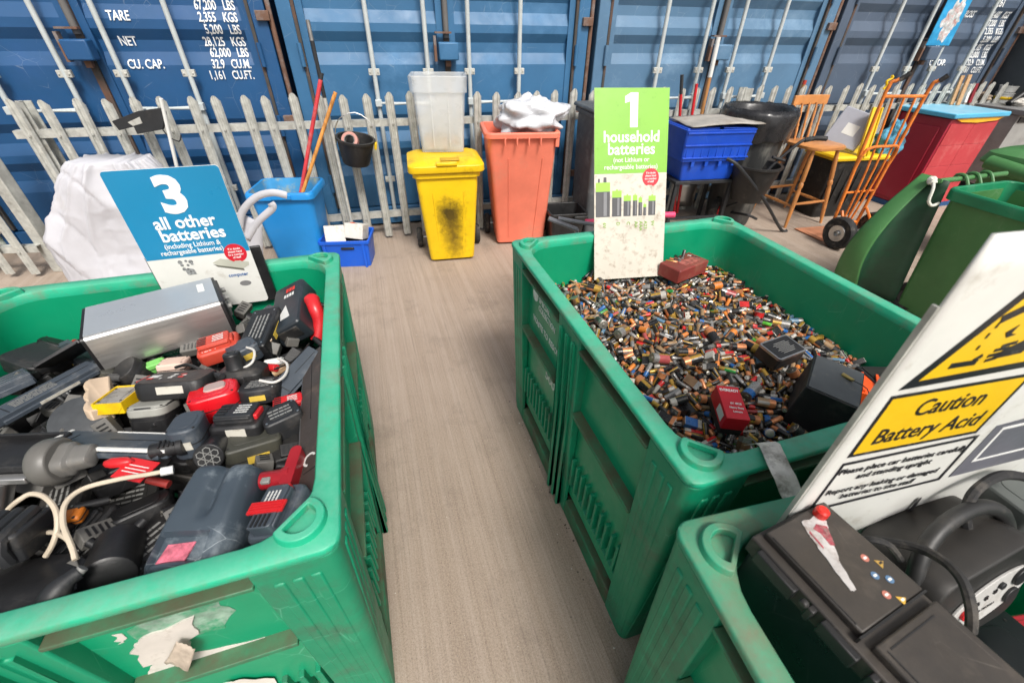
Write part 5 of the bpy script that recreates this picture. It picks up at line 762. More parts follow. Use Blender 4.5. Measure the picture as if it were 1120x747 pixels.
 0,1430,1322,204,-8,-76,6, 0,300,994,200,-8,77,-23, 0,800,1569,213,-45,34,-35, 0,903,1576,213,-57,-6,36, 0,173,983,218,62,31,-50, 0,1473,1877,194,43,28,47, 1,955,986,250,-20,72,49, 0,1809,1192,190,-30,-87,-1, 0,1140,195,184,62,39,14, 0,1954,519,159,-67,25,-68, 1,1507,614,194,-80,10,57, 0,181,900,197,67,8,68,
 0,991,1809,215,-60,-19,-66, 0,875,1231,233,-62,-29,-66, 1,908,1013,243,15,-80,-51, 0,908,2248,183,60,19,-47, 0,632,2072,192,-10,-69,45, 0,1624,1909,172,52,14,-1, 0,236,1510,161,47,48,-11, 0,829,1105,232,-70,-12,42, 0,1575,1238,205,3,-82,54, 6,676,543,220,17,58,-29, 0,1583,2025,162,27,-28,31, 0,343,1523,210,-73,37,54,
 6,126,1161,185,28,85,13, 0,893,1777,198,87,2,1, 5,1885,950,184,39,-92,-1, 0,513,1584,195,42,-72,-27, 0,887,676,227,38,-69,-54, 0,495,1718,183,20,78,15, 0,1528,933,202,60,-52,-60, 1,465,1456,209,20,-77,-60, 0,1318,207,165,7,58,-22, 0,702,1012,229,-70,-6,0, 0,304,1874,166,-70,-6,-59, 0,1420,1588,185,-35,-34,-57,
 5,751,2129,197,-42,43,-32, 0,374,642,205,68,58,-12, 0,1981,1662,158,59,-39,51, 0,1899,545,132,55,-45,23, 0,475,1361,251,-54,44,-3, 0,288,1193,204,41,17,80, 0,632,641,202,48,57,-55, 2,1770,1981,182,-28,-75,-50, 0,1657,797,179,-71,1,-13, 0,282,2263,153,30,-57,-39, 0,899,1337,240,-63,34,59, 0,832,208,189,-5,65,-74,
 0,728,1039,238,-37,-67,-57, 0,682,2157,173,48,-80,-2, 0,222,940,203,24,65,-39, 0,703,1187,226,-61,-36,-59, 0,560,842,234,76,-32,-27, 1,629,1414,214,-76,-33,55, 1,316,461,173,-4,80,-12, 0,391,1756,184,6,88,-4, 0,1200,1104,207,50,48,-59, 0,1536,1373,183,74,34,59, 0,1180,1435,221,-24,70,15, 0,1225,1085,215,67,-39,24,
 1,421,1245,221,65,-12,74, 0,363,2209,160,20,-72,8, 1,135,372,140,-5,-70,-67, 0,759,228,174,-16,-62,27, 0,627,2261,152,-63,53,-57, 0,1859,421,146,-16,-56,76, 5,1478,1168,195,41,-12,-48, 0,558,1747,206,1,55,-56, 0,1624,956,179,81,-26,-51, 0,1729,1501,198,-32,54,-59, 1,1546,393,186,-7,-86,50, 1,171,2269,150,73,-17,-65,
 0,654,1964,206,-4,-74,46, 0,981,1565,232,0,-75,-15, 1,1869,903,191,42,55,-45, 0,1056,1329,225,23,56,-18, 0,1391,623,208,-29,-80,-50, 0,852,721,238,-58,59,17, 0,663,729,244,55,-71,26, 1,1685,896,184,-48,19,85, 0,459,1026,205,72,-16,-28, 0,475,2070,170,-74,13,-15, 0,1836,1491,164,45,79,-42, 0,658,949,225,48,50,-8,
 0,763,221,202,64,6,-76, 0,801,187,160,-58,-42,66, 0,179,1787,170,-17,66,-17, 5,164,1225,188,-28,-17,39, 0,1960,1499,151,42,-30,-31, 0,1515,1008,196,0,-69,-69, 0,361,426,163,68,-27,-68, 0,1622,648,188,33,-49,14, 0,1673,1968,176,-78,-30,52, 0,626,676,238,-68,7,-72, 0,1865,1415,164,62,-7,59, 1,623,384,172,-66,14,-54,
 1,1961,669,152,-28,62,-70, 0,258,422,184,71,-14,34, 0,634,1475,206,61,-8,77, 1,571,1408,225,-29,-69,-45, 0,1722,1564,187,-52,4,-31, 2,1772,478,147,44,-53,-64, 0,1829,971,175,14,80,58, 1,254,612,161,-67,6,-45, 0,1535,436,147,68,-14,-56, 0,1646,1389,187,-49,18,5, 1,248,536,176,-47,-26,60, 0,210,601,181,59,62,-44,
 5,1003,1663,212,46,56,52, 0,986,351,203,32,-50,-79, 0,1084,666,202,-38,56,64, 1,1227,154,160,-55,64,-42, 0,684,709,212,21,70,-52, 1,236,1808,162,-51,-10,57, 0,1725,837,174,-41,-54,12, 1,1231,175,159,-11,82,-18, 0,582,2115,170,30,61,-51, 0,210,1340,209,-62,28,-56, 0,1232,2051,170,55,40,-66, 1,1316,1077,220,62,-12,-4,
 0,1602,897,186,41,62,38, 0,648,1384,234,66,-29,-49, 0,363,2047,161,27,80,-1, 0,1051,1608,219,-32,-78,-21, 0,619,1248,232,76,29,-44, 0,913,570,230,6,-68,-37, 0,1289,1149,195,-61,-26,61, 0,1288,2028,170,-28,66,70, 1,437,195,178,76,-4,3, 0,757,143,155,-67,-25,66, 1,938,171,183,-66,26,-63, 0,1464,1196,197,-57,16,-48,
 1,965,1178,251,-52,-50,-58, 0,238,1951,154,2,-57,82, 1,1169,1779,195,-32,-40,85, 5,459,1152,226,-78,6,18, 0,447,559,180,-10,-74,41, 0,1376,1763,191,53,-22,68, 0,1109,1123,217,49,-52,67, 0,1047,1124,239,80,14,-11, 0,1185,1202,207,-34,-57,31, 0,1804,872,169,-68,60,34, 1,435,1068,227,30,68,58, 0,926,1071,232,22,-65,-16,
 0,730,1961,185,53,40,-72, 0,904,1861,190,-50,74,3, 1,1651,874,188,-49,41,-54, 0,1954,2137,165,62,1,-78, 0,672,383,177,15,66,60, 0,1466,1053,195,-58,11,51, 0,255,488,177,-51,-8,-86, 5,336,219,149,34,60,55, 1,626,1763,187,17,40,-9, 0,1533,2286,181,-72,44,-46, 0,610,1630,181,-13,70,27, 0,828,447,212,-43,11,76,
 1,247,214,167,21,70,-68, 0,1288,1072,207,-28,76,-54, 0,1645,927,182,-66,33,-59, 1,1970,626,151,35,56,-24, 0,1555,575,176,60,65,-46, 1,1646,1741,202,77,18,-43, 0,147,742,160,-26,-66,-55, 3,1861,1941,148,71,-1,67, 0,1860,716,169,13,-51,60, 1,321,2127,164,-82,-18,40, 0,392,1524,196,-2,-86,-46, 0,386,1934,173,-26,68,44,
 1,320,352,151,-52,43,-20, 0,1498,711,184,-10,-64,-17, 0,1794,775,187,33,45,24, 0,1763,1843,202,30,57,-32, 0,1184,686,220,-27,-82,17, 0,1674,498,176,-56,59,27, 0,1782,1886,187,-9,59,-37, 0,1125,219,157,18,-65,-69, 0,536,1088,214,-57,-41,-56, 0,431,1190,247,-60,30,-72, 0,625,1069,223,-60,32,-39, 0,178,1109,197,-65,23,70,
 0,642,924,223,-20,-70,-39, 1,1032,1458,242,58,-52,32, 0,471,1546,225,44,-56,30, 1,988,1068,224,32,61,-67, 0,1070,751,229,-38,42,-25, 1,1188,1005,236,40,-49,-6, 6,241,1884,160,1,-39,-72, 0,989,526,257,-70,-15,55, 0,1283,974,260,18,-64,75, 2,780,1005,244,67,-27,10, 0,731,806,222,69,18,37, 0,173,1971,180,-26,-80,54,
 0,1592,396,171,64,32,-49, 0,1529,1823,167,53,23,-8, 0,1134,1789,205,41,-14,-48, 0,620,222,181,-28,-68,55, 1,293,1320,183,-41,68,41, 1,830,871,256,-71,-19,62, 0,151,597,155,-53,-42,-68, 0,359,618,229,78,-12,-38, 0,1833,1359,189,-86,15,-14, 1,915,1754,199,-14,38,91, 0,949,847,235,-7,-75,-55, 4,343,1610,176,-29,-69,-27,
 0,145,2209,129,28,-64,64, 0,743,561,200,2,66,71, 1,1932,1772,173,-66,7,74, 1,1503,712,158,-65,36,-63, 0,728,2070,198,-40,-22,69, 0,236,2066,163,-60,40,67, 0,1241,650,186,43,-59,51, 0,1886,2036,172,75,-33,49, 0,460,461,204,-66,-30,34, 1,1535,545,198,30,90,-17, 0,1377,1908,184,50,48,32, 0,1731,1640,188,11,-66,58,
 1,817,535,215,-40,54,74, 5,505,541,185,-4,67,70, 1,1555,483,186,-78,33,46, 0,1283,1368,216,-73,18,-61, 0,1413,675,211,30,-44,18, 0,551,978,215,-70,-23,43, 2,1077,821,226,57,48,46, 0,1373,1353,207,-63,-22,73, 0,785,350,177,-66,19,66, 2,1956,1788,140,30,64,29, 1,1718,1480,191,-76,-17,53, 1,1688,439,185,-18,-57,-78,
 0,1066,522,250,76,20,35, 1,725,364,189,-22,-81,14, 0,511,1481,211,-27,59,-60, 1,575,252,179,-3,51,-85, 0,712,436,184,-40,-57,6, 1,1505,837,199,13,-58,19, 0,1943,895,191,-56,2,26, 0,831,595,257,-49,53,52, 0,1412,851,177,-2,-69,58, 0,1059,143,153,69,-11,-71, 0,1387,172,156,-9,81,-57, 0,1512,236,154,-57,-4,42,
 0,453,274,157,63,30,49, 1,398,340,155,52,48,2, 0,1582,376,142,-68,-11,72, 0,239,1429,186,79,27,-11, 0,1420,1264,204,6,-66,-4, 4,1143,1955,183,-11,-99,5, 0,1254,618,210,39,14,-87, 0,236,974,192,80,-14,19, 0,498,482,194,-12,-55,-47, 0,1674,659,163,54,-5,-54, 0,1138,1577,206,-77,23,-28, 0,1709,2081,146,66,-50,54,
 0,1945,569,131,-68,-18,-47, 0,1424,1917,167,37,80,-43, 6,1694,1643,161,-27,-82,-28, 0,1800,735,168,17,69,66, 0,1935,551,160,-47,-52,38, 0,406,1301,203,-42,65,-1, 0,694,642,235,-40,-62,68, 0,583,1980,183,-61,-6,-35, 0,880,1542,224,64,30,51, 0,1819,538,135,69,9,-64, 2,381,2098,148,-53,-48,62, 0,437,479,173,-69,-2,34,
 0,1574,434,171,-4,-77,62, 0,1352,659,227,37,36,82, 0,1267,194,149,-51,-46,42, 0,1858,489,133,29,66,9, 0,1434,200,142,-59,-35,-15, 0,1094,1038,220,-55,39,70, 0,413,612,197,-76,-22,-35, 0,1840,1089,154,8,60,23, 0,224,673,197,57,-12,65, 0,149,1066,166,64,-30,38, 0,1093,527,188,68,-9,-70, 1,1050,1208,216,63,-24,-56,
 1,882,875,238,-43,-37,33, 0,1809,1667,152,26,-47,-28, 0,434,1963,182,-8,-20,-32, 0,1152,1340,227,44,-23,-47, 0,945,1007,230,35,61,-69, 1,740,985,226,21,-69,58, 0,329,832,184,-42,56,57, 0,1439,496,157,63,-31,-17, 0,403,1365,198,10,61,71, 0,383,762,188,73,-7,-9, 4,1341,1423,192,-70,9,43, 0,1128,145,172,71,48,48,
 0,427,1154,220,-33,-79,-42, 0,1459,775,169,20,72,6, 4,1123,2000,188,-22,69,18, 1,807,930,240,46,-38,54, 0,1180,715,213,-72,-31,54, 0,1043,1001,224,72,-7,51, 4,1017,541,225,7,67,74, 5,1578,538,179,-65,26,8, 0,568,998,229,43,63,10, 1,1595,1170,191,52,34,46, 0,160,299,143,-25,-68,68, 0,762,287,169,-46,52,-36,
 0,932,647,209,-64,23,13, 0,1416,1090,195,-72,-34,-2, 0,492,1272,202,-2,-74,-58, 0,1040,461,203,-37,-42,82, 0,1930,1843,154,19,76,27, 0,1735,1263,173,71,-10,56, 0,528,1424,232,61,-54,-58, 0,1326,1274,211,64,-34,29, 0,868,905,230,70,-9,-69, 0,234,2151,162,24,-47,-28, 0,1108,1834,216,64,-14,71, 0,777,408,201,1,-57,27,
 1,242,1107,202,57,-76,0, 0,1371,1465,188,73,38,-4, 0,241,1321,199,-65,-47,52, 5,165,560,187,45,-65,-18, 0,757,2208,190,-38,-86,28, 0,1721,395,150,-5,81,16, 0,475,658,202,-53,-56,-39, 0,768,198,179,83,-8,-55, 0,1443,1406,189,81,-23,-53, 0,1664,1040,181,58,46,33, 0,887,2069,188,76,-1,25, 0,974,532,225,-6,68,71,
 0,1527,181,166,27,-62,-11, 0,1788,1506,182,14,-84,24, 1,1501,1322,176,-27,-76,49, 0,1895,810,151,-80,-17,29, 0,570,734,214,68,4,-72, 0,1954,578,160,-37,-59,27, 0,1568,1548,172,-27,-78,-14, 0,660,2194,186,-87,-20,-2, 1,1441,794,193,-72,-18,32, 0,970,503,252,-56,-47,27, 0,907,501,220,63,-34,-14, 0,492,1142,208,17,68,71,
 0,1717,2148,147,-50,-24,-66, 0,1850,1063,167,-66,-17,71, 0,771,1426,238,18,42,-68, 0,1639,575,173,-53,46,63, 0,1236,965,232,-28,-62,70, 0,1184,178,152,71,-18,33, 1,459,283,181,-49,55,31, 0,411,937,212,50,-28,66, 0,1771,2108,154,-61,38,-29, 0,583,1021,237,-39,70,-47, 5,194,755,167,74,4,-63, 1,1886,243,152,-52,-43,-44,
 1,387,991,191,-55,38,-26, 0,448,169,149,-55,44,-68, 0,864,162,172,83,-6,-29, 0,1068,1475,227,-16,68,-61, 0,863,497,209,-43,34,-9, 1,529,1396,223,-5,65,-44, 0,1672,320,156,39,-60,-54, 1,430,2059,168,21,80,-50, 0,1239,679,217,4,-69,40, 0,172,1775,143,22,-69,-12, 0,1678,187,133,-45,-54,68, 6,360,2152,153,-4,-58,55,
 0,1592,1308,171,-49,64,59, 0,1875,1447,165,68,53,5, 1,1480,674,170,-36,-67,-17, 0,1036,1892,209,53,-35,-28, 1,1065,161,170,51,-7,-65, 0,342,1969,164,-41,-33,-46, 0,650,213,160,-38,56,8, 0,1770,1209,190,39,-78,21, 0,1195,592,201,81,11,-38, 0,801,883,229,-58,-37,6,
]
# ------------------------------------------------------------------ heap of household batteries in the middle box
T7 = ['AA', 'AAA', 'C', 'D', 'V9', 'CR', 'BT']
DIM = {'AA': (.00725, .050), 'AAA': (.00525, .0445), 'C': (.013, .050), 'D': (.0168, .060), 'V9': (.0, .048), 'CR': (.008, .034), 'BT': (.006, .012)}
def bm_(n, c, r=.3, me=0.): return mat('wrapper_' + n, c, r, me, var=.2, vscale=60, dirt='6a5a48', damt=.18, dscale=60)
CAP = mat('battery_cap', (.36, .34, .30), .38, .8, var=.2, vscale=80, dirt='5a4a3a', damt=.3, dscale=90)
WR = [bm_('black', (.010, .010, .011)), bm_('copper', (.62, .24, .10), .32, .35), bm_('silver', (.30, .29, .28), .3, .5), bm_('gold', (.45, .27, .05), .3, .4),
      bm_('green', (.02, .26, .05)), bm_('blue', (.02, .12, .36)), bm_('red', (.50, .02, .02)), bm_('white', (.42, .40, .36)), bm_('orange', (.65, .20, .03)),
      bm_('bronze', (.22, .13, .07), .35, .3), bm_('graphite', (.035, .034, .034)), bm_('pale_blue', (.10, .20, .30)), bm_('bright_green', (.10, .42, .04)), bm_('pink', (.36, .07, .07)), bm_('tan', (.30, .19, .10), .45)]
WN = ['black', 'copper', 'silver', 'gold', 'green', 'blue', 'red', 'white', 'orange', 'bronze', 'graphite', 'pale blue', 'bright green', 'pink', 'tan']
BMATS = [CAP] + WR
# (main, band, weight)
PAL = [(0, 1, 30), (1, 0, 7), (0, 3, 8), (2, 0, 9), (9, 2, 9), (10, 8, 4), (0, 7, 7), (14, 10, 7), (2, 5, 5), (5, 7, 2.5), (4, 3, 2), (12, 2, 1.6), (6, 0, 3), (6, 7, 2), (7, 6, 3), (3, 0, 4), (11, 2, 3), (8, 0, 2), (13, 2, 3), (10, 2, 14), (0, 6, 4), (14, 1, 5)]
NS = 10
def batt_geo(t, pal):
    main, band, _ = PAL[pal]; a, b = main + 1, band + 1
    r, L = DIM[t]; V_, F_, MI = [], [], []
    if t == 'V9':
        for z in (-.024, -.0225, .012, .0225, .024):
            k = .93 if abs(z) == .024 else 1
            V_ += [(-.013 * k, -.0085 * k, z), (.013 * k, -.0085 * k, z), (.013 * k, .0085 * k, z), (-.013 * k, .0085 * k, z)]
        for i in range(4):
            for k in range(4): F_.append((4 * i + k, 4 * i + (k + 1) % 4, 4 * i + 4 + (k + 1) % 4, 4 * i + 4 + k)); MI.append([0, a, b, 0][i])
        F_ += [(3, 2, 1, 0), (16, 17, 18, 19)]; MI += [0, 0]
        term = [(.0062, 0, .003), (-.0062, 0, .0036)]; TV, TF = [], []
        for cx, cy, rr_ in term:
            o = len(TV)
            for z in (.024, .027):
                for k in range(8): TV.append((cx + rr_ * math.cos(k * .785), cy + rr_ * math.sin(k * .785), z))
            TF += [(o + k, o + (k + 1) % 8, o + 8 + (k + 1) % 8, o + 8 + k) for k in range(8)] + [tuple(range(o + 8, o + 16))]
        return V_, F_, MI, TV, TF
    h = L / 2
    f = .36 if pal not in (2, 4) else .5; print_glint = (4, 3, 2, 8, 4, 2)[pal % 6] if main not in (2, 7, 11) else 1  # lengthwise print stripe whose colour also imitates a glint
    prof = [(r * .80, -h, 0), (r * .93, -h + .0006, a), (r, -h + .0012, a), (r, h - L * f, b), (r, h - .0018, b), (r * .95, h - .0012, 0), (r * .62, h - .0011, 0)]
    for rr_, z, _m in prof:
        for k in range(NS): V_.append((rr_ * math.cos(2 * math.pi * k / NS), rr_ * math.sin(2 * math.pi * k / NS), z))
    for i in range(len(prof) - 1):
        for k in range(NS): F_.append((i * NS + k, i * NS + (k + 1) % NS, (i + 1) * NS + (k + 1) % NS, (i + 1) * NS + k)); MI.append(print_glint if i == 2 and k in (0, 6) else prof[i][2])
    F_.append(tuple(range(NS))[::-1]); MI.append(0); F_.append(tuple(range((len(prof) - 1) * NS, len(prof) * NS))); MI.append(0)
    TV = [(q * r * math.cos(2 * math.pi * k / 8), q * r * math.sin(2 * math.pi * k / 8), z) for q, z in ((.36, h - .0012), (.34, h + .0006), (.26, h + .0010)) for k in range(8)]
    TF = [(i * 8 + k, i * 8 + (k + 1) % 8, i * 8 + 8 + (k + 1) % 8, i * 8 + 8 + k) for i in range(2) for k in range(8)] + [tuple(range(16, 24))]
    return V_, F_, MI, TV, TF
def smoothed(me):
    me.polygons.foreach_set('use_smooth', [True] * len(me.polygons)); me.set_sharp_from_angle(angle=R(40))
cells = [BATT[k:k + 7] for k in range(0, len(BATT), 7)]
br_ = random.Random(11)
KIND = {'AA': 'pencil-size battery', 'AAA': 'thin battery', 'C': 'stubby battery', 'D': 'fat battery', 'V9': 'square block battery', 'CR': 'short fat-bodied battery', 'BT': 'tiny battery'}
HOW = lambda m, b: WN[m] if m == b else '%s and %s' % (WN[m], WN[b])
meshes = {}; geo = {}
S_V, S_F, S_M = [], [], []
LIFT = .012
def lift(u, v): return LIFT + .028 * math.exp(-((u - .45) ** 2 + (v - .55) ** 2) / .10)
for i, (ti, u, v, z, qx, qy, qz) in enumerate(cells):
    t = T7[ti]; pal = br_.choices(range(len(PAL)), [p[2] for p in PAL])[0]
    if (t, pal) not in geo: geo[t, pal] = batt_geo(t, pal)
    qw = math.sqrt(max(0, 1e4 - qx * qx - qy * qy - qz * qz)); u, v, z = u / 2e3, v / 2e3, .6 + z / 2e3; z += lift(u, v)
    M = MA @ Mat.Translation((u, v, z)) @ Quaternion((qw, qx, qy, qz)).normalized().to_matrix().to_4x4()
    V_, F_, MI, TV, TF = geo[t, pal]
    if i < 300:
        if (t, pal) not in meshes:
            me = bpy.data.meshes.new('battery'); me.from_pydata(V_, [], F_)
            for m in BMATS: me.materials.append(m)
            me.polygons.foreach_set('material_index', MI); smoothed(me)
            tm = bpy.data.meshes.new('terminal'); tm.from_pydata(TV, [], TF); tm.materials.append(CAP); smoothed(tm)
            meshes[t, pal] = (me, tm)
        me, tm = meshes[t, pal]
        o = bpy.data.objects.new('battery', me); COL.objects.link(o); o.matrix_world = M
        main, band, _ = PAL[pal]
        tag(o, '%s %s lying loose in the heap in the middle green box' % (HOW(main, band), KIND[t]), 'battery', '%s %s in the heap' % (HOW(main, band), KIND[t]))
        n = bpy.data.objects.new('terminal', tm); COL.objects.link(n); n.parent = o
    else:
        b0 = len(S_V); S_V += [M @ Vec(p) for p in V_]; S_F += [tuple(b0 + k for k in f) for f in F_]; S_M += MI
        b0 = len(S_V); S_V += [M @ Vec(p) for p in TV]; S_F += [tuple(b0 + k for k in f) for f in TF]; S_M += [0] * len(TF)
# dark sheet under the loose cells, shade of the gaps put into its colour
N_ = 18; b0 = len(S_V)
for j in range(N_ + 1):
    for i in range(N_ + 1):
        u = .06 + .93 * i / N_; v = .06 + 1.08 * j / N_
        S_V.append(MA @ Vec((u, v, .655 + .055 * math.exp(-((u - .42) ** 2 / .12 + (v - .52) ** 2 / .16)) + lift(u, v) + .012)))
for j in range(N_):
    for i in range(N_): a = b0 + j * (N_ + 1) + i; S_F.append((a, a + 1, a + N_ + 2, a + N_ + 1)); S_M.append(len(BMATS))
me = bpy.data.meshes.new('battery_heap'); me.from_pydata(S_V, [], S_F)
for m in BMATS + [mat('heap_gap_shade', (.035, .028, .024), .8, var=.5, vscale=60)]: me.materials.append(m)
me.polygons.foreach_set('material_index', S_M); smoothed(me)
o = bpy.data.objects.new('battery_heap', me); COL.objects.link(o)
tag(o, 'rest of the heap of loose household batteries filling the middle green box', None, None, 'stuff')

def at_box(MB_, u, v, z, e): return MB_ @ Mat.Translation((u, v, z)) @ Euler(e).to_matrix().to_4x4()
def dz(u, v): return lift(u, v)
# big grey lead battery
M = at_box(MA, .6, .197, .778 + dz(.6, .2), (.05, .08, -.93))
t = thing('block_battery', 'large dark grey block battery half sunk in the heap beside the orange plastic', 'battery', M=M)
g = G(); g.box((0, 0, 0), (.124, .16, .15)); g.build('case', GREYD, t, bevel=.003)
g = G(); g.box((0, 0, .0765), (.116, .152, .003)); g.build('lid', mat('grey_lid', (.075, .085, .09), .5, var=.2, dirt='8a8578', damt=.3, dscale=14), t, bevel=.001)
g = G(); g.cyl((.01, .03, .079), (.035, .015, .084), .006, .004, 10); g.build('terminal', mat('brass', (.55, .42, .15), .35, .8), t)
g = G(); g.tube([(.03, .015, .084), (.06, -.02, .10), (.07, -.05, .085), (.075, -.06, .04), (.09, -.05, .0)], .0012, 6); g.build('lead', BLACK, t)
M = at_box(MA, .318, .235, .775 + dz(.3, .23), (.1, .05, -.4))
t = thing('block_battery', 'red square lantern battery with white writing, near the front of the heap', 'battery', M=M)
RB = mat('red_print', (.55, .008, .02), .4, var=.08, dirt='6a2a26', damt=.15, dscale=20)
g = G(); g.box((0, 0, .012), (.060, .112, .046)); g.build('wrapper', RB, t, bevel=.002)
g = G(); g.box((0, 0, -.022), (.058, .110, .022)); g.build('base', BLACK, t, bevel=.002)
lettering('lettering', [('EVEREADY', .0, .036, .0125, 'c', .02, 0, .85), ('6V 4R25', .006, -.008, .0095, 'c', .01, 0, .9), ('Heavy Duty', .004, -.022, .0085, 'c', .01, 0, .9), ('Lantern', .004, -.035, .0085, 'c', .01, 0, .9)], TXW, t, TR(0, 0, .0351) , thick=.0005)
g = G(); g.box((-.0302, -.02, .012), (.0008, .04, .026)); g.build('bar_label', WHITE, t)
M = at_box(MA, .628, .384, .782 + dz(.62, .38), (.1, .0, .14))
t = thing('camera_battery', 'black block with a silver rim and small print, on the heap behind the grey one', 'battery', M=M)
g = G(); g.box((0, 0, 0), (.12, .078, .05)); g.build('case', BLACK, t, bevel=.006)
g = G(); g.band(rrect(-.0605, -.0395, .0605, .0395, .008), rrect(-.056, -.035, .056, .035, .006), .018, .0262); g.build('silver_rim', STEEL, t)
g = G()
for k in range(7): g.box((.005, -.02 + k * .0065, .0254), (.05 + .01 * (k % 3), .0022, .0004))
g.build('small_print', GREYM, t)
M = at_box(MA, .745, 1.03, .755 + dz(.74, 1.0), (0, .05, .35))
t = thing('block_battery', 'brownish red oblong battery pack against the back wall beside the green sign', 'battery', M=M)
g = G(); g.box((0, 0, 0), (.215, .105, .06)); g.build('case', mat('maroon', (.22, .035, .03), .4, var=.2, dirt='8a6a58', damt=.4, dscale=12), t, bevel=.005)
g = G(); g.box((.02, -.01, .0305), (.12, .04, .0008)); g.build('worn_label', mat('worn_label', (.36, .10, .08), .6, var=.4, vscale=40), t)
M = at_box(MA, .80, .225, .775, (.1, -.15, -.8))
t = thing('plastic_tray', 'bright orange ribbed plastic piece against the right wall of the heap', 'plastic piece', M=M)
OR = mat('orange_plastic', (.80, .10, .015), .4, var=.08)
g = G(); g.box((0, 0, 0), (.12, .085, .008)); g.build('plate', OR, t, bevel=.002)
g = G()
for k in (-1, 0, 1): g.box((k * .035, 0, .008), (.006, .08, .01))
g.box((0, -.045, -.02), (.12, .006, .05)); g.build('rib', OR, t)
M = at_box(MA, .90, .17, .755, (0, .1, -.2))
t = thing('panel', 'dark grey flat panel wedged in the far right corner of the heap', 'panel', M=M)
g = G(); g.box((0, 0, 0), (.17, .2, .05)); g.build('body', GREYD, t, bevel=.003)
g = G(); g.box((0, 0, .026), (.15, .18, .003)); g.build('cover', BLACK2, t)
# strap hanging over the rim between the boxes
a, b, c_, d_ = pz(836, 486, .86), pz(842, 484, .918), pz(862, 528, .918), pz(880, 566, .87)
t = G()
pts = [pz(823, 486, .80), pz(838, 484, .905), pz(842, 487, .921), pz(851, 507, .9225), pz(858, 521, .921), pz(866, 540, .90), pz(882, 568, .89)]
w_ = (pz(858, 484, .92) - pz(836, 486, .92)) * .5
def strap(u, v):
    k = min(int(u * (len(pts) - 1)), len(pts) - 2); f = u * (len(pts) - 1) - k
    return pts[k].lerp(pts[k + 1], f) + w_ * (v * 2 - 1) + Vec((0, 0, .002 * noise.noise(Vec((u * 8, v * 3, 1)))))
t.grid(strap, 30, 3); tag(t.build('strap', mat('grimy_tape', (.74, .71, .64), .8, var=.2, vscale=30, dirt='6a6458', damt=.6, dscale=24), solid=.002), 'grimy grey flat strap laid over the rims between the middle and near boxes', 'strap')
# ------------------------------------------------------------------ things standing along the fence
def add_stain(m, c, r, col, sc_=(1, 1, 1), edge=.5):
    nt = m.node_tree; N = nt.nodes; L = nt.links; b = N['Principled BSDF']; src = b.inputs['Base Color'].links[0].from_socket
    tc = N.new('ShaderNodeTexCoord'); mp = N.new('ShaderNodeMapping'); mp.inputs['Location'].default_value = [-c[i] * sc_[i] for i in range(3)]; mp.inputs['Scale'].default_value = sc_
    L.new(tc.outputs['Object'], mp.inputs[0]); ln = N.new('ShaderNodeVectorMath'); ln.operation = 'LENGTH'; L.new(mp.outputs[0], ln.inputs[0])
    nz = N.new('ShaderNodeTexNoise'); nz.inputs['Scale'].default_value = 24; nz.inputs['Detail'].default_value = 9; nz.inputs['Roughness'].default_value = .7; L.new(tc.outputs['Object'], nz.inputs[0])
    ad = N.new('ShaderNodeMath'); ad.operation = 'MULTIPLY_ADD'; L.new(nz.outputs['Fac'], ad.inputs[0]); ad.inputs[1].default_value = r * 1.3; L.new(ln.outputs['Value'], ad.inputs[2])
    mr = N.new('ShaderNodeMapRange'); mr.inputs[1].default_value = r * (1.65 - edge); mr.inputs[2].default_value = r * 1.75; mr.inputs[3].default_value = .95; mr.inputs[4].default_value = 0; L.new(ad.outputs[0], mr.inputs[0])
    x = N.new('ShaderNodeMix'); x.data_type = 'RGBA'; L.new(mr.outputs[0], x.inputs['Factor']); L.new(src, x.inputs['A']); x.inputs['B'].default_value = lin(col); L.new(x.outputs['Result'], b.inputs['Base Color'])
def ringr(w, d, z, r, cx=0, cy=0, n=5): return [(x, y, z) for x, y in rrect(cx - w / 2, cy - d / 2, cx + w / 2, cy + d / 2, r, n)]
RUB = mat('rubber', (.015, .015, .016), .75, var=.3, dirt='6a645c', damt=.45, dscale=20)
def bin_body(t, m, wt, dt, wb, db, h, top=(0, 0), inner=None, rimw=.03, rimh=.035, ribs=True):
    g = G(); cx, cy = top
    g.loft([ringr(wb, db, .02, .03), ringr(wb + .01, db + .01, .06, .035), ringr(wb + (wt - wb) * .86, db + (dt - db) * .86, h * .86, .04, cx * .86, cy * .86), ringr(wt - .01, dt - .01, h - rimh, .045, cx, cy)], cap1=False)
    rr = [ringr(wt + rimw, dt + rimw, h - rimh, .055, cx, cy), ringr(wt + rimw, dt + rimw, h - .006, .055, cx, cy), ringr(wt + rimw - .012, dt + rimw - .012, h, .05, cx, cy), ringr(wt - .02, dt - .02, h, .04, cx, cy), ringr(wt - .03, dt - .03, h - .05, .04, cx, cy), ringr(wb - .01, db - .01, .10, .03)]
    rs = [g.ring(r) for r in [ringr(wt - .01, dt - .01, h - rimh, .045, cx, cy)] + rr]
    for a, b in zip(rs, rs[1:]): g.bridge(a, b)
    g.face(rs[-1])
    b = g.build('body', m, t, bevel=.003)
    if ribs:
        g = G(); f = lambda k, s: (-(wb + (wt - wb) * k) / 2 * s, -(db + (dt - db) * k) / 2 + cy * k)
        for s in (.52, -.52):
            a0, a1 = f(.05, s), f(.80, s); g.tube([(a0[0], a0[1] - .0, .08), (a1[0], a1[1] - .0, h * .8)], .006, 6, smooth=0)
        g.build('moulded_rib', m, t)
    return b
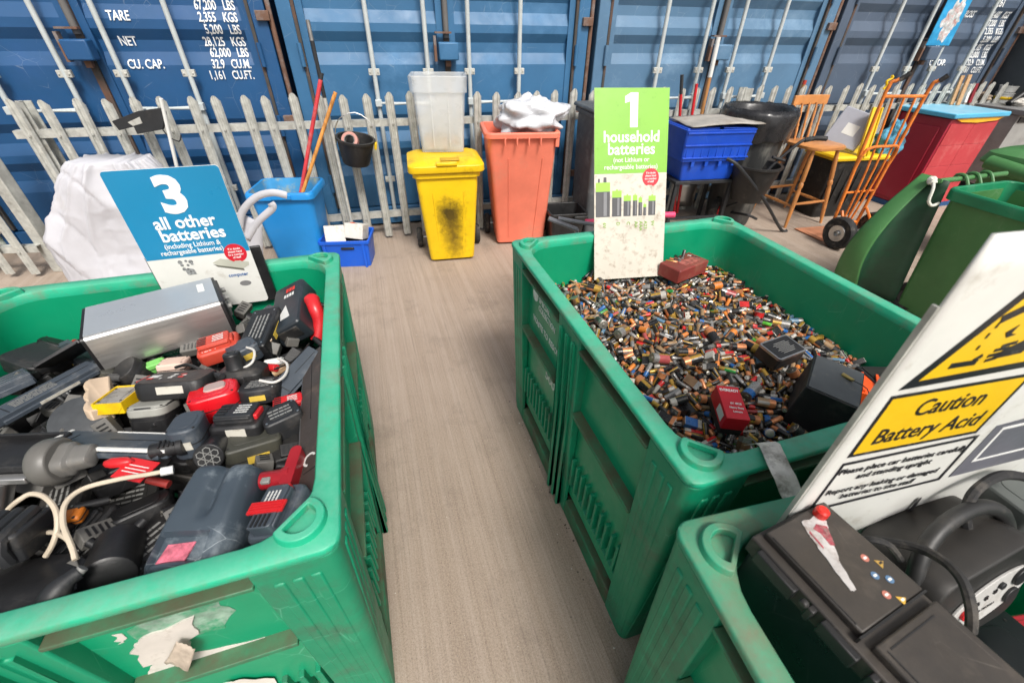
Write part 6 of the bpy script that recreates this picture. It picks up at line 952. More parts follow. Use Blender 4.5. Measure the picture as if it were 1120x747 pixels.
def wheels(t, x, y, r, w=.045, hub=None):
    for s in (-1, 1):
        g = G(); g.lathe([(r * .55, -w * .4), (r * .62, -w / 2), (r * .9, -w / 2), (r, -w / 4), (r, w / 4), (r * .9, w / 2), (r * .62, w / 2), (r * .55, w * .4), (r * .55, -w * .4)], (s * x, y, r), (1, 0, 0), 26, cap=False); wh = g.build('wheel', RUB, t)
        g = G(); g.lathe([(r * .56, -w * .3), (r * .5, -w * .5), (r * .18, -w * .4), (r * .15, -w * .62), (r * .15, w * .62), (r * .18, w * .4), (r * .5, w * .5), (r * .56, w * .3)], (s * x, y, r), (1, 0, 0), 18); g.build('hub', hub or GREYD, wh)
    g = G(); g.cyl((-x, y, r), (x, y, r), .010, n=8); g.build('axle', STEEL, t)

# yellow wheelie bin
YB = mat('yellow_plastic', (.80, .52, .005), .4, var=.08, vscale=3, dirt='8a6a1a', damt=.3, dscale=7, scratch='5a4512', samt=.5, bump=.06, bscale=20)
t = thing('wheelie_bin', 'yellow wheelie bin with a black scorch mark on its front', 'wheelie bin', (-.545, 3.44, 0), .22)
bin_body(t, YB, .47, .40, .36, .34, .72)
YS = mat('yellow_plastic_scorched', (.80, .52, .005), .4, var=.08, vscale=3, dirt='8a6a1a', damt=.25, dscale=7)
for o in bpy.data.objects:
    if o.parent is t and o.name.startswith('body'): o.data.materials[0] = YS
add_stain(YS, (.0, -.19, .40), .12, '14120c', (1, .4, .8), .75); add_stain(YS, (.02, -.18, .22), .12, '6a5410', (1.2, .4, .5), .9)
g = G(); g.loft([ringr(.55, .47, .725, .05), ringr(.56, .48, .735, .055), ringr(.555, .475, .775, .055), ringr(.50, .40, .79, .05, 0, .01), ringr(.44, .34, .80, .05, 0, .02)]); g.box((0, -.225, .79), (.15, .05, .02)); ld = g.build('lid', YB, t, bevel=.004)
g = G(); g.box((.03, -.15, .803), (.14, .08, .006)); g.build('lid_recess_shade', mat('yellow_painted_shade', (.50, .30, .004), .5), ld, bevel=.003)  # darker yellow plate, the shade of a recess put into its colour
wheels(t, .25, .17, .085); g = G(); g.cyl((-.2, .25, .74), (.2, .25, .74), .014); g.build('hinge_bar', YB, t)
# clear storage tub on it
TUB = mat('milky_plastic', (.72, .74, .74), .3, var=.04, alpha=.34, dirt='b0aa98', damt=.25, sub=0)
t = thing('storage_tub', 'tall milky white plastic tub standing on the lid of the yellow bin', 'tub', (-.57, 3.60, .803), .12)
g = G(); rs = [g.ring(ringr(w, d, z, r)) for w, d, z, r in ((.32, .22, .004, .03), (.32, .22, 0, .03), (.37, .27, .40, .03), (.40, .30, .40, .03), (.41, .31, .50, .03), (.40, .30, .505, .03), (.365, .265, .50, .03), (.315, .215, .02, .03))]
for a, b in zip(rs[1:], rs[2:]): g.bridge(a, b)
g.face(rs[1][::-1]); g.face(rs[-1]); g.build('wall', TUB, t, bevel=.003)
g = G(); g.box((-.05, 0, .065), (.17, .19, .08)); g.blob((.08, .02, .06), (.06, .07, .035), 2, .4); g.build('contents', [mat('brown_scraps', (.30, .24, .18), .8, var=.4, vscale=30, dirt='c77b6a', damt=.5, dscale=9)], t)
g = G()
for s in (-.06, .06): g.box((s, -.137, .22), (.006, .008, .34), Mat.Identity(4))
g.build('rib', TUB, t)

# orange-red wheelie bin
OB = mat('salmon_plastic', (.78, .20, .125), .45, var=.12, vscale=2.5, dirt='c78a74', damt=.35, dscale=3, scratch='d9a08c', samt=.3, bump=.05, bscale=20)
t = thing('wheelie_bin', 'orange-red wheelie bin without lid, white sack poking out of its top', 'wheelie bin', (.03, 3.82, 0), .16)
bin_body(t, OB, .54, .44, .42, .36, .955, top=(-.03, -.12), rimw=.04, rimh=.04)
g = G()
for s in (-.14, -.05, .04, .13): g.box((s - .03, -.365, .895), (.012, .025, .06))
g.box((.235, -.33, .90), (.03, .03, .10)); g.build('comb_lug', OB, t, bevel=.004)
wheels(t, .27, .12, .09)
BAG = mat('white_film', (.56, .57, .60), .25, var=.08, vscale=8, bump=.25, bscale=9, trans=0, sub=.0)
def crumple(t_name, label, c, d, seed, cat='bag', amp=.30, m=None, rz=0, sq=.8):
    g = G(); g.blob((0, 0, 0), d, seed, amp, 110, 60, sq=sq, fr=2.2); jr = random.Random(seed)
    for v in g.bm.verts:
        q = v.co / max(d) * 3.2; k = 1 - abs(noise.noise(q * 2.1 + Vec((seed, 0, 0)))) * 2; k2 = 1 - abs(noise.noise(q * 4.7 + Vec((0, seed, 0)))) * 2
        k3 = 1 - abs(noise.noise(q * 9 + Vec((seed, seed, 1)))) * 2
        cre = lambda a, e: (1 - abs(noise.noise(a))) ** e; v.co += v.co.normalized() * (.40 * noise.noise(q * .6) + .12 * (1 - abs(math.sin(math.atan2(v.co.y, v.co.x) * 4 + 4 * noise.noise(q * .5) + q.z))) ** 4 + .07 * (1 - abs(math.sin(q.x * 2.2 + q.z * 1.6 + 4 * noise.noise(q * .6)))) ** 5 - .06 * cre(q * 1.1 + Vec((seed, 2, 8)), 14)) * min(d)
    o = g.build(t_name, m or BAG, sharp=180); o.location = c; o.rotation_euler.z = rz; return tag(o, label, cat)
crumple('plastic_sack', 'crumpled white plastic sack bulging out of the orange-red bin', (.12, 3.68, 1.03), (.25, .17, .125), 5, 'sack')

# grey wheelie bin
GB = mat('anthracite_plastic', (.075, .082, .088), .5, var=.12, dirt='8a8f90', damt=.3, dscale=4, scratch='9a9f9f', samt=.25)
t = thing('wheelie_bin', 'tall dark grey wheelie bin half hidden behind the green battery sign', 'wheelie bin', (.80, 3.93, 0), .25)
bin_body(t, GB, .50, .42, .42, .36, 1.06, rimw=.04)
g = G(); g.loft([ringr(.56, .48, 1.063, .05), ringr(.565, .485, 1.075, .05), ringr(.55, .47, 1.09, .05)]); g.build('lid', GB, t, bevel=.004); wheels(t, .27, .2, .09)
t = thing('plastic_crate', 'small black open crate on the ground right of the orange-red bin', 'crate', (.44, 3.70, 0), .2)
g = G(); rs = [g.ring(ringr(w, d, z, .03)) for w, d, z in ((.25, .22, .0), (.31, .28, .29), (.335, .305, .29), (.335, .305, .315), (.30, .27, .315), (.24, .21, .02))]
for a, b in zip(rs, rs[1:]): g.bridge(a, b)
g.face(rs[0][::-1]); g.face(rs[-1]); g.build('body', BLACK, t, bevel=.003)
g = G(); g.box((.10, -.16, .27), (.12, .02, .05)); g.build('handle', BLACK, t, bevel=.004)
# folded pushchair
t = thing('pushchair', 'folded grey pushchair frame with pink grips behind the middle green box', 'pushchair', (.62, 2.20, 0), .1)
GRF = mat('grey_frame', (.25, .25, .28), .45, dirt='77777c', damt=.2); PK = mat('pink_grip', (.75, .06, .16), .5)
a, b = py_(640, 243, 2.2) - Vec((.62, 2.20, 0)), py_(738, 235, 2.22) - Vec((.62, 2.20, 0))
a = Mat.Rotation(-.1, 3, 'Z') @ a; b = Mat.Rotation(-.1, 3, 'Z') @ b
for p, q in ((a, a + Vec((.10, .0, .0))), (b, b - Vec((.10, 0, 0)))):
    g = G(); g.tube([p, q], .016, 10); g.build('grip', PK, t, bevel=.004)
g = G(); g.tube([a + Vec((.08, 0, 0)), b - Vec((.08, 0, 0))], .011); g.tube([a + Vec((.1, 0, 0)), (-.12, .1, .4), (-.2, .2, .10)], .011); g.tube([b - Vec((.1, 0, 0)), (.16, .1, .4), (.2, .2, .10)], .011)
p1, p2, p3 = [Mat.Rotation(-.1, 3, 'Z') @ (py_(x, y, 2.12) - Vec((.62, 2.2, 0))) for x, y in ((600, 239), (631, 251), (655, 246))]
g.tube([p1, p2], .012); g.tube([p1 + Vec((.05, 0, 0)), p3, b - Vec((.3, 0, .02))], .010); g.tube([p2, p2 + Vec((.04, .1, -.3)), (-.2, .15, .10)], .011); g.build('frame', GRF, t)
for x in (-.2, .2):
    g = G(); g.lathe([(.02, -.015), (.085, -.018), (.09, 0), (.085, .018), (.02, .015)], (x, .2, .09), (1, 0, 0), 18); g.build('wheel', RUB, t)

# blue tote on a stand
BLU = mat('royal_blue_plastic', (.008, .07, .50), .38, var=.12, vscale=4, dirt='3a5aa0', damt=.25, dscale=9, scratch='6a8ad0', samt=.4)
t = thing('tote_crate', 'royal blue lidded crate raised on a dark stand beside the black dustbin', 'crate', (1.67, 4.13, .505), .20)
g = G(); rs = [g.ring(ringr(w, d, z, .025)) for w, d, z in ((.50, .34, 0), (.56, .38, .17), (.62, .44, .17), (.645, .46, .40), (.655, .47, .42), (.61, .43, .42), (.48, .32, .02))]
for a, b in zip(rs, rs[1:]): g.bridge(a, b)
g.face(rs[0][::-1]); g.face(rs[-1]); g.build('body', BLU, t, bevel=.003)
g = G()
for k in range(9): x = -.28 + k * .07; g.box((x, -.229, .285), (.010, .02, .21), Mat.Rotation(-.045, 4, 'X') @ Mat.Identity(4))
for z in (.20, .30, .395): g.box((0, -.226 - (z - .2) * .03, z), (.62, .014, .012))
for x in (-.19, -.06, .07, .20): g.box((x, -.205, .15), (.03, .02, .05))
g.build('moulded_rib', BLU, t, bevel=.002)
g = G()
for s in (-1, 1): g.box((s * .155, .0, .427), (.29, .42, .012), Mat.Rotation(s * .02, 4, 'Y'))
g.build('lid', BLU, t, bevel=.003)
sh = G()
sh.grid(lambda u, v: (-.30 + .66 * u, -.22 + .42 * v, .012 * noise.noise(Vec((u * 3, v * 2, 2))) + .02 * math.sin(u * 2.4) + .004), 14, 8)
o = sh.build('cardboard_sheet', mat('grey_board', (.34, .32, .29), .8, var=.2, dirt='6a5a4a', damt=.4), solid=.006); o.matrix_world = Mat.Translation((1.69, 4.12, .945)) @ Mat.Rotation(.2, 4, 'Z'); tag(o, 'buckled grey cardboard sheet lying on the royal blue crate', 'cardboard')
DKM = mat('dark_metal', (.03, .032, .035), .5, .3, dirt='5a5550', damt=.3)
t = thing('stand', 'dark metal stand with thin legs under the royal blue crate', 'stand', (1.67, 4.13, 0), .20)
g = G(); g.box((0, 0, .49), (.60, .40, .028)); g.build('top', DKM, t, bevel=.003)
for x in (-.27, .27):
    for y in (-.17, .17):
        g = G(); g.box((x, y, .238), (.032, .032, .476)); g.build('leg', DKM, t, bevel=.003)
g = G(); g.box((0, -.17, .16), (.5, .02, .02)); g.build('stretcher', DKM, t)

# dustbin with a liner
DB = mat('dustbin_black', (.035, .036, .036), .5, var=.25, vscale=5, dirt='8a8880', damt=.4, dscale=6, stretch=(1, 1, .3), scratch='8a8a88', samt=.3)
t = thing('dustbin', 'round black dustbin with a black liner folded over its rim', 'dustbin', (2.19, 4.34, 0), 0)
g = G(); g.lathe([(.20, 0), (.205, .02), (.275, .90), (.278, .93), (.29, .94), (.29, .96), (.265, .96), (.19, .03)], n=36); g.build('body', DB, t)
g = G()
def lin_(k, ph):
    r0, z0 = ((.20, .55), (.262, .90), (.272, 1.02), (.300, 1.045), (.318, 1.0), (.312, .90), (.302, .80))[k]
    n_ = noise.noise(Vec((math.cos(ph) * 3, math.sin(ph) * 3, k * .8))); n2 = noise.noise(Vec((math.cos(ph) * 9, math.sin(ph) * 9, k * .5)))
    r0 += (.012 * n_ + .010 * n2) * (k > 2); z0 += (.05 * n_ + .03 * n2) * (k > 4) + .008 * n2
    return (r0 * math.cos(ph), r0 * math.sin(ph), z0)
rs = [g.ring([lin_(k, 2 * math.pi * i / 60) for i in range(60)]) for k in range(7)]
for a, b in zip(rs, rs[1:]): g.bridge(a, b)
g.face(rs[0][::-1]); g.build('liner', mat('black_film', (.018, .018, .02), .25, var=.2, bump=.35, bscale=22), t, sharp=180)

# garden cart
t = thing('garden_cart', 'black tub cart with tubular legs and a red hubbed wheel, before the dustbin', 'cart', (2.13, 3.98, 0), 0)
g = G(); g.lathe([(.125, .33), (.13, .335), (.20, .62), (.215, .63), (.215, .645), (.19, .645), (.12, .35)], (0, 0, 0), n=30); g.build('tub', BLACK2, t)
def L_(p): return p - Vec((2.13, 3.98, 0))
g = G(); lg = [L_(p) for p in (py_(795, 174, 3.77), py_(803, 178, 3.74), py_(812, 187, 3.75), py_(836, 219, 3.88))] + [L_(pz(854, 251, .03)), L_(pz(861, 252, .015))]
g.tube(lg, .014, 10); g.build('leg', DKM, t)
g = G(); g.tube([L_(p) for p in (py_(806, 222, 3.98), py_(820, 212, 3.95), py_(841, 185, 3.93), py_(862, 166, 3.93), py_(878, 154, 3.93), py_(886, 152, 3.93))], .013, 10); g.tube([L_(p) for p in (py_(845, 172, 3.9), py_(858, 176, 3.93))], .012, 8); g.build('handle', DKM, t)
g = G(); g.tube([L_(p) for p in (py_(880, 153.5, 3.93), py_(892, 151.5, 3.93), py_(904, 152, 3.93))], .019, 10); g.build('grip', RUB, t)
p = L_(pz(781, 246, 0)); g = G(); g.lathe([(.06, -.03), (.12, -.035), (.135, -.02), (.138, 0), (.135, .02), (.12, .035), (.06, .03), (.06, -.03)], (p.x, p.y + .05, .138), (.75, -.66, 0), 26, cap=False); wh = g.build('wheel', RUB, t)
g = G(); g.lathe([(.062, -.032), (.05, -.04), (.02, -.03), (.02, .03), (.05, .04), (.062, .032)], (p.x, p.y + .05, .138), (.75, -.66, 0), 18); g.build('hub', REDP, wh)
g = G(); g.tube([(p.x, p.y + .05, .138), (-.05, 0, .30), (.1, .05, .33)], .012); g.tube([(p.x + .1, p.y - .02, .138), (.05, -.05, .2), (.18, .02, .14)], .012); g.build('chassis', DKM, t)

# long handled tools against the fence
WOOD = mat('ash_wood', (.45, .21, .07), .55, var=.2, vscale=4, stretch=(8, 8, .6), dirt='6a3d1c', damt=.3)
def pole(name, label, a, b, r, parts, cat, head=None):
    """parts: (from, to, material, name)"""
    t = thing(name, label, cat, a); d = Vec(b) - Vec(a)
    for f0, f1, m, n in parts:
        g = G(); g.cyl(d * f0, d * f1, r if n != 'grip' else r * 1.15, n=12); g.build(n, m, t)
    if head: head(t, d)
    return t
def blade(t, d):
    g = G(); g.grid(lambda u, v: (-.10 + .2 * u, -.03 - .02 * math.cos((u - .5) * 3), .02 + .26 * v), 6, 4); g.build('blade', STEEL, t, solid=.003)
top = py_(786, 41, 4.56); bot = Vec((2.26, 4.52, .03)); bot = Vec((top.x + .05, 4.56, .05))
pole('spade', 'long wooden shaft with a white painted top sticking up behind the dustbin', bot, top, .017, ((.15, .80, WOOD, 'shaft'), (.80, 1, WHITE, 'grip')), 'spade', blade)
t_ = py_(746, 82, 4.36); b_ = Vec((t_.x + .22, 4.33, .05))
pole('rake', 'red shafted tool with a dark tip leaning on the fence behind the blue crate', b_, t_, .013, ((.0, .88, REDP, 'shaft'), (.88, 1, DKM, 'grip')), 'garden tool')
t_ = py_(762, 92, 4.40); b_ = Vec((t_.x + .10, 4.37, .05))
pole('rake', 'short red shaft standing upright at the fence above the blue crate', b_, t_, .013, ((.0, 1, REDP, 'shaft'),), 'garden tool')
t_ = py_(881, 88, 4.84); b_ = Vec((t_.x - .04, 4.82, .04))
pole('broom', 'brown wooden broom shaft behind the back of the high chair', b_, t_, .014, ((.0, .97, WOOD, 'shaft'), (.97, 1, ORP, 'grip')), 'broom')

# wooden high chair
PINE = mat('varnished_pine', (.56, .235, .07), .38, var=.16, vscale=5, stretch=(1, 6, 1), dirt='8a4a20', damt=.25, coat=.2)
t = thing('high_chair', 'tall turned pine chair with a spindle back beside the dustbin', 'chair', (2.86, 4.45, 0), .33)
g = G(); g.loft([[(x, y, z) for x, y in rrect(-.215 * k, -.22 * k, .215 * k, .20 * k, .12)] for k, z in ((.93, .700), (1, .708), (1, .728), (.96, .735))]); g.build('seat', PINE, t)
for sx in (-1, 1):
    for sy in (-1, 1):
        a, b = Vec((sx * .15, sy * .14, .702)), Vec((sx * .235, sy * .235, 0)); d = (b - a); Ln = d.length
        g = G(); g.lathe([(.014, 0), (.019, .08), (.021, Ln * .38), (.016, Ln * .40), (.023, Ln * .42), (.023, Ln * .46), (.016, Ln * .48), (.021, Ln * .52), (.019, Ln * .8), (.013, Ln)], a, d, 12); g.build('leg', PINE, t)
for (a, b) in (((-.20, -.20, .22), (.20, -.20, .22)), ((-.205, -.205, .20), (-.205, .205, .20)), ((.205, -.205, .20), (.205, .205, .20)), ((-.2, .2, .26), (.2, .2, .26))):
    g = G(); m_ = (Vec(a) + Vec(b)) / 2; g.tube([a, m_, b], [.010, .016, .010], 8, smooth=0); g.build('stretcher', PINE, t)
for k in range(5):
    x = -.16 + k * .08; g = G(); a = Vec((x, .165, .73)); d = Vec((x * .12, .05, .31)); Ln = d.length
    g.lathe([(.009, 0), (.013, Ln * .3), (.009, Ln * .34), (.014, Ln * .4), (.009, Ln * .46), (.013, Ln * .7), (.008, Ln)], a, d, 10); g.build('spindle', PINE, t)
g = G(); g.loft([[(x, .215 + .03 * (1 - (x / .21) ** 2) + dy, z) for dy, z in ((-.012, 1.02), (.012, 1.02), (.014, 1.10), (-.010, 1.10))] for x in [-.21 + .042 * i for i in range(11)]]); g.build('top_rail', PINE, t, bevel=.004)

# black tub with yellow lid, case on it
t = thing('storage_box', 'black storage box with a yellow lid behind the orange sack truck', 'storage box', (3.36, 4.66, 0), .22)
g = G(); g.loft([ringr(.52, .32, 0, .03), ringr(.60, .38, .57, .03)]); g.build('body', BLACK2, t, bevel=.004)
g = G()
for k in range(6): g.box((-.25 + k * .1, -.183, .33), (.02, .012, .36))
g.build('moulded_rib', BLACK2, t)
g = G(); g.loft([ringr(.64, .42, .575, .03), ringr(.65, .43, .60, .03), ringr(.62, .40, .62, .03)]); g.build('lid', YB, t, bevel=.004)
bl, br, tl = py_(899, 152, 4.72), py_(933, 166, 4.50), py_(921, 113.5, 4.80)
Mc = frame(bl, br - bl, tl - bl); wv, hv = (br - bl).length, (tl - bl).length
t = thing('equipment_case', 'light grey flat case with a white label leaning on the black storage box', 'case', M=Mc)
LG = mat('light_grey_plastic', (.36, .37, .42), .4, var=.06, dirt='a0a0a4', damt=.2)
g = G(); g.box((wv / 2, hv / 2, -.035), (wv, hv, .07)); g.build('body', LG, t, bevel=.012, seg=3)
g = G(); g.prism(rect(wv * .35, hv * .32, wv * .72, hv * .62), .0005, .0015); g.build('label', WHITE, t)
t = thing('plastic_sheet', 'yellow plastic lid standing upright between the case and the sack truck', 'lid', M=frame(py_(937, 171, 4.45), Vec((.92, -.1, 0)), py_(951, 122, 4.55) - py_(937, 171, 4.45)))
g = G(); g.box((.045, .21, 0), (.09, .42, .02)); g.build('plate', YB, t, bevel=.006); g = G(); g.box((.006, .21, .012), (.012, .42, .02)); g.box((.084, .21, .012), (.012, .42, .02)); g.build('rim', YB, t, bevel=.003)
crumple('cloth_bundle', 'bundle of light blue and patterned cloth behind the sack truck', (3.70, 4.62, .72), (.12, .09, .17), 9, 'cloth', .3, mat('blue_cloth', (.10, .38, .55), .8, var=.3, vscale=8, dirt='1c1a2a', damt=.7, dscale=7))

# orange sack truck
OT = mat('orange_paint', (.72, .20, .03), .4, var=.14, vscale=10, dirt='7a3a1a', damt=.35, dscale=14, scratch='c8b8a8', samt=.4)
t = thing('sack_truck', 'orange tubular sack truck with black grips and pneumatic wheels', 'sack truck', (3.12, 3.76, 0), .34)
wheels(t, .215, 0, .142, .075, STEEL)
def IL(p): return Mat.Rotation(-.34, 3, 'Z') @ (p - Vec((3.12, 3.76, 0)))
for s, tp, gp in ((-1, (971, 96), (995, 81)), (1, (1017, 96), (1036, 83.5))):
    T0 = IL(py_(*tp, 3.82 + .1 * (s > 0))); g0 = IL(py_(*gp, 3.78 + .1 * (s > 0))); B0 = Vec((s * .15, .13, .04))
    k1 = B0.lerp(T0, .5); k2 = T0 - Vec((0, 0, .03))
    g = G(); g.tube([B0, k1, k2, T0.lerp(g0, .35) + Vec((0, 0, .012)), T0.lerp(g0, .62)], .0135, 10); g.build('rail', OT, t)
    g = G(); q = T0.lerp(g0, .55); g.tube([q, g0 + (g0 - q) * .15], .018, 12); g.build('grip', RUB, t)
    if s < 0: TL, BL_ = T0, B0
    else: TRr, BR_ = T0, B0
cb = lambda f: (BL_.lerp(TL, f), BR_.lerp(TRr, f))
for f, r_ in ((.95, .012), (.10, .012), (.34, .010)): a, b = cb(f); g = G(); g.tube([a, b], r_); g.build('cross_bar', OT, t)
g = G()
a, b = cb(.62); m_ = (a + b) / 2; g.tube([cb(.50)[0], a.lerp(m_, .1) + Vec((0, -.02, .02)), m_ + Vec((0, -.05, .045)), b.lerp(m_, .1) + Vec((0, -.02, .02)), cb(.50)[1]], .012)
g.build('cross_bar', OT, t)
for f in (.22, .5, .78):
    a = cb(.95)[0].lerp(cb(.95)[1], f); b = cb(.06)[0].lerp(cb(.06)[1], .5 + (f - .5) * .5); g = G(); g.tube([a, a.lerp(b, .5) + Vec((0, -.03, 0)), b], .009, 8); g.build('back_bar', OT, t)
for s in (-1, 1):
    g = G(); g.tube([(s * .15, .11, .30), (s * .17, .03, .20), (s * .17, 0, .142)], .012); g.tube([(s * .15, .13, .06), (s * .17, 0, .13)], .012); g.build('axle_brace', OT, t)
g = G(); g.box((0, .05, .12), (.22, .16, .012), Mat.Rotation(-.3, 4, 'X')); g.build('base_plate', OT, t, bevel=.002)
g = G(); g.prism([(-.20, .13), (.16, .13), (.14, .40), (-.20, .44)], .006, .014); g.build('toe_plate', mat('worn_orange_plate', (.55, .24, .13), .55, var=.2, dirt='8a7a6a', damt=.4), t)
t_ = G(); t_.tube([(0, 0, 0), (.015, 0, .03), (.0, 0, .06), (.035, 0, .085), (.02, 0, .10)], .010, 8); o = t_.build('shears', YB); o.location = py_(966, 98, 4.3); tag(o, 'yellow tool handles poking up beside the left grip of the sack truck', 'hand tool')

# red cabinet with blue top
RC = mat('crimson_plastic', (.36, .012, .035), .45, var=.12, vscale=2, dirt='8a3a44', damt=.25, dscale=4); RC2 = mat('crimson_plastic_lit', (.46, .04, .05), .5, var=.12, vscale=2, dirt='c07a74', damt=.3, dscale=4)  # front copy is paler: the light falling on it is put into the colour
SB = mat('sky_blue_plastic', (.08, .40, .62), .4, var=.06, top='a8d0dc', topamt=.7)
t = thing('toy_cabinet', 'crimson plastic cabinet with a blue top and a yellow edge strip', 'cabinet', (4.28, 4.72, 0), .31)
g = G(); g.loft([[(x, y, z) for x, y in rect(0, 0, .72, .56)] for z in (.05, .91)]); g.build('body', RC, t, bevel=.008)
g = G(); g.box((-.006, .28, .46), (.012, .44, .74)); g.build('side_panel', RC, t, bevel=.006)
g = G()
for r_ in range(4):
    for c_ in range(2): g.box((.19 + c_ * .34, -.004, .15 + r_ * .205), (.338, .007, .2035))
g.build('front_panel', RC2, t, bevel=.004)
g = G(); g.box((.36, .28, .025), (.74, .58, .05)); g.build('base', mat('dark_blue_plastic', (.01, .07, .2), .5), t)
g = G(); g.box((.36, .28, .94), (.80, .64, .045)); g.build('top', SB, t, bevel=.01)
g = G(); g.loft([[(x, -.022, z) for x, z in ((.03, .915), (.72, .915), (.64, .885), (.36, .872), (.12, .885))], [(x, -.004, z) for x, z in ((.03, .915), (.72, .915), (.64, .885), (.36, .872), (.12, .885))]]); g.build('edge_strip', mat('amber_plastic', (.85, .42, .02), .4), t)
def ctop(px, py): return pz(px, py, .9635)
for i, (b0, t1_, w_) in enumerate((((1040, 115), (1052, 83), .045), ((1047, 115.5), (1060, 82), .045))):
    a = ctop(*b0); b = py_(*t1_, a.y + .04)
    t = G(); d = b - a; xx = Vec((1, .2, 0)).normalized(); M_ = frame(a, xx, d); t.box((0, d.length / 2, 0), (w_, d.length, .018)); o = t.build('wood_offcut', mat('pale_pine', (.50, .30, .15), .7, var=.2, stretch=(6, .6, 6), dirt='7a5230', damt=.3), bevel=.002); o.data.transform(M_.to_3x3().to_4x4()); o.location = a
    tag(o, ['pale wooden stake on the cabinet top, left one of the pair', 'pale wooden stake on the cabinet top, right one of the pair'][i], 'wood', 'wooden stakes on the blue cabinet top')
for px, top_, m, l, n in ((1051, (1056, 93), WHITE, 'thin white slab standing beside the wooden stakes on the cabinet', 'slab'), (1056, (1064, 92), mat('oxblood', (.22, .01, .02), .5), 'dark red upright book-like box on the cabinet top', 'box')):
    a = ctop(px, 113); b = py_(*top_, a.y + .03); d = b - a; M_ = frame(a, Vec((1, .2, 0)), d); g = G(); g.box((0, d.length / 2, 0), (.035, d.length, .09)); o = g.build('book' if n == 'box' else 'slab', m, bevel=.002); o.data.transform(M_.to_3x3().to_4x4()); o.location = a; tag(o, l, n)
crumple('rag', 'small patterned rag bundle on the back right of the cabinet top', ctop(1071, 111) + Vec((0, 0, .04)), (.09, .06, .045), 3, 'rag', .3, mat('rag_cloth', (.38, .30, .22), .9, var=.5, vscale=30, dirt='2a1a1a', damt=.6, dscale=20))
# workbench with tubs
t = thing('workbench', 'grey metal workbench covered in odds and ends at the right edge', 'workbench', (5.28, 5.02, 0), .26)
g = G(); g.box((.9, .3, .93), (1.8, .6, .05)); g.build('worktop', mat('grey_top', (.20, .20, .20), .5, dirt='5a5a58', damt=.4), t, bevel=.005)
g = G(); g.box((.9, .32, .55), (1.74, .52, .70)); g.build('cupboard', mat('pale_grey_paint', (.30, .30, .29), .6, dirt='6a6a66', damt=.3), t, bevel=.005)
g = G(); g.box((.9, .06, .86), (1.7, .02, .05)); g.build('rail', GREYD, t)
def btop(px, py): return pz(px, py, .957)
for i, (px, py, r, h, m) in enumerate(((1085, 112, .085, .10, WHITE), (1086, 104, .085, .06, WHITE))):
    p = btop(px + 9, py - i * 0); p = btop(1094, 112) + Vec((0, 0, i * .105))
    g = G(); g.lathe([(r * .9, 0), (r, h * .9), (r * 1.05, h * .9), (r * 1.05, h), (r * .95, h), (r * .85, .01)], n=24); o = thing('plastic_tub', ['white plastic tub with a yellow band, lower one of the stack on the workbench', 'shallow white plastic tub stacked on the yellow banded one'][i], 'tub', p)
    g.build('body', m, o)
    if not i: g = G(); g.lathe([(r * .935, .03), (r * .965, .06)], n=24, cap=False); g.build('band', YB, o, solid=.002)
g = G(); g.cyl((0, 0, .02), (.16, .05, .14), .03, n=14); o = g.build('black_tube', BLACK); o.location = btop(1102, 116); tag(o, 'black cylinder leaning beside the white tubs on the workbench', 'cylinder')
crumple('odds_and_ends', 'pale crumpled packet at the right end of the workbench', btop(1116, 116) + Vec((0, 0, .03)), (.14, .08, .04), 12, 'packet', .3, mat('pale_packet', (.55, .52, .47), .7, var=.4, vscale=20))

# green wheelie bins at the right
GW = mat('forest_green_plastic', (.055, .185, .055), .42, var=.15, vscale=2.5, dirt='5a7a55', damt=.3, dscale=5, scratch='9ab89a', samt=.3, bump=.06, bscale=18)
GW2 = mat('emerald_plastic', (.008, .20, .085), .4, var=.12, dirt='5a8a70', damt=.25, dscale=6)
t = thing('wheelie_bin', 'open dark green wheelie bin with an emerald rim and its lid hanging down', 'wheelie bin', (3.05, 2.53, 0), .33)
bin_body(t, GW, .56, .56, .44, .46, .80, rimw=.0, rimh=.02, ribs=False)
g = G(); rs = [g.ring(ringr(w, d, z, .06)) for w, d, z in ((.575, .575, .775), (.60, .60, .775), (.605, .605, .83), (.59, .59, .842), (.55, .55, .84), (.53, .53, .70))]
for a, b in zip(rs, rs[1:]): g.bridge(a, b)
g.build('rim', GW2, t, bevel=.003); wheels(t, .20, .2, .10)
g = G(); g.tube([(-.30, .36, .86), (.34, .36, .86)], .016, 12)
for x in (-.10, .02, .14): g.tube([(x, .30, .83), (x, .345, .882), (x, .39, .875), (x, .39, .84)], .010, 8)
g.build('hinge_bar', GW, t)
# hanging lid: a curved shell
def lidp(u, v):   # u along the edge facing the camera, v from hinge to ground
    top = Vec((-.30 + .02 * u, .47 - .12 * u, .875)); bot = Vec((-.40 + .10 * u, .60 - .28 * u, .04))
    p = top.lerp(bot, v); p.x -= .17 * math.sin(v * math.pi) * (1 - .3 * u) + .05 * math.sin(u * math.pi) * math.sin(v * 2.6); p.z -= .04 * math.sin(u * math.pi) * (v > .9); return p
g = G(); g.grid(lambda u, v: lidp(u * .62, v), 10, 20); ld = g.build('lid', GW, t, solid=.012)
g = G(); g.grid(lambda u, v: lidp(.60, v).lerp(Vec((-.285 + .07 * v, .31 - .07 * v, .87 - .84 * v)), u) + Vec((.0, .10 * math.sin(u * 3.14), 0)), 8, 20); g.build('lid_inside', mat('shaded_green_inside', (.012, .05, .025), .5, var=.3, vscale=4, dirt='0f5a38', damt=.4, dscale=3), ld, solid=.01)  # added dark sheet from lid to body, the hollow's shade put into its colour
g = G(); c0 = Vec((-.32, .40, .86))
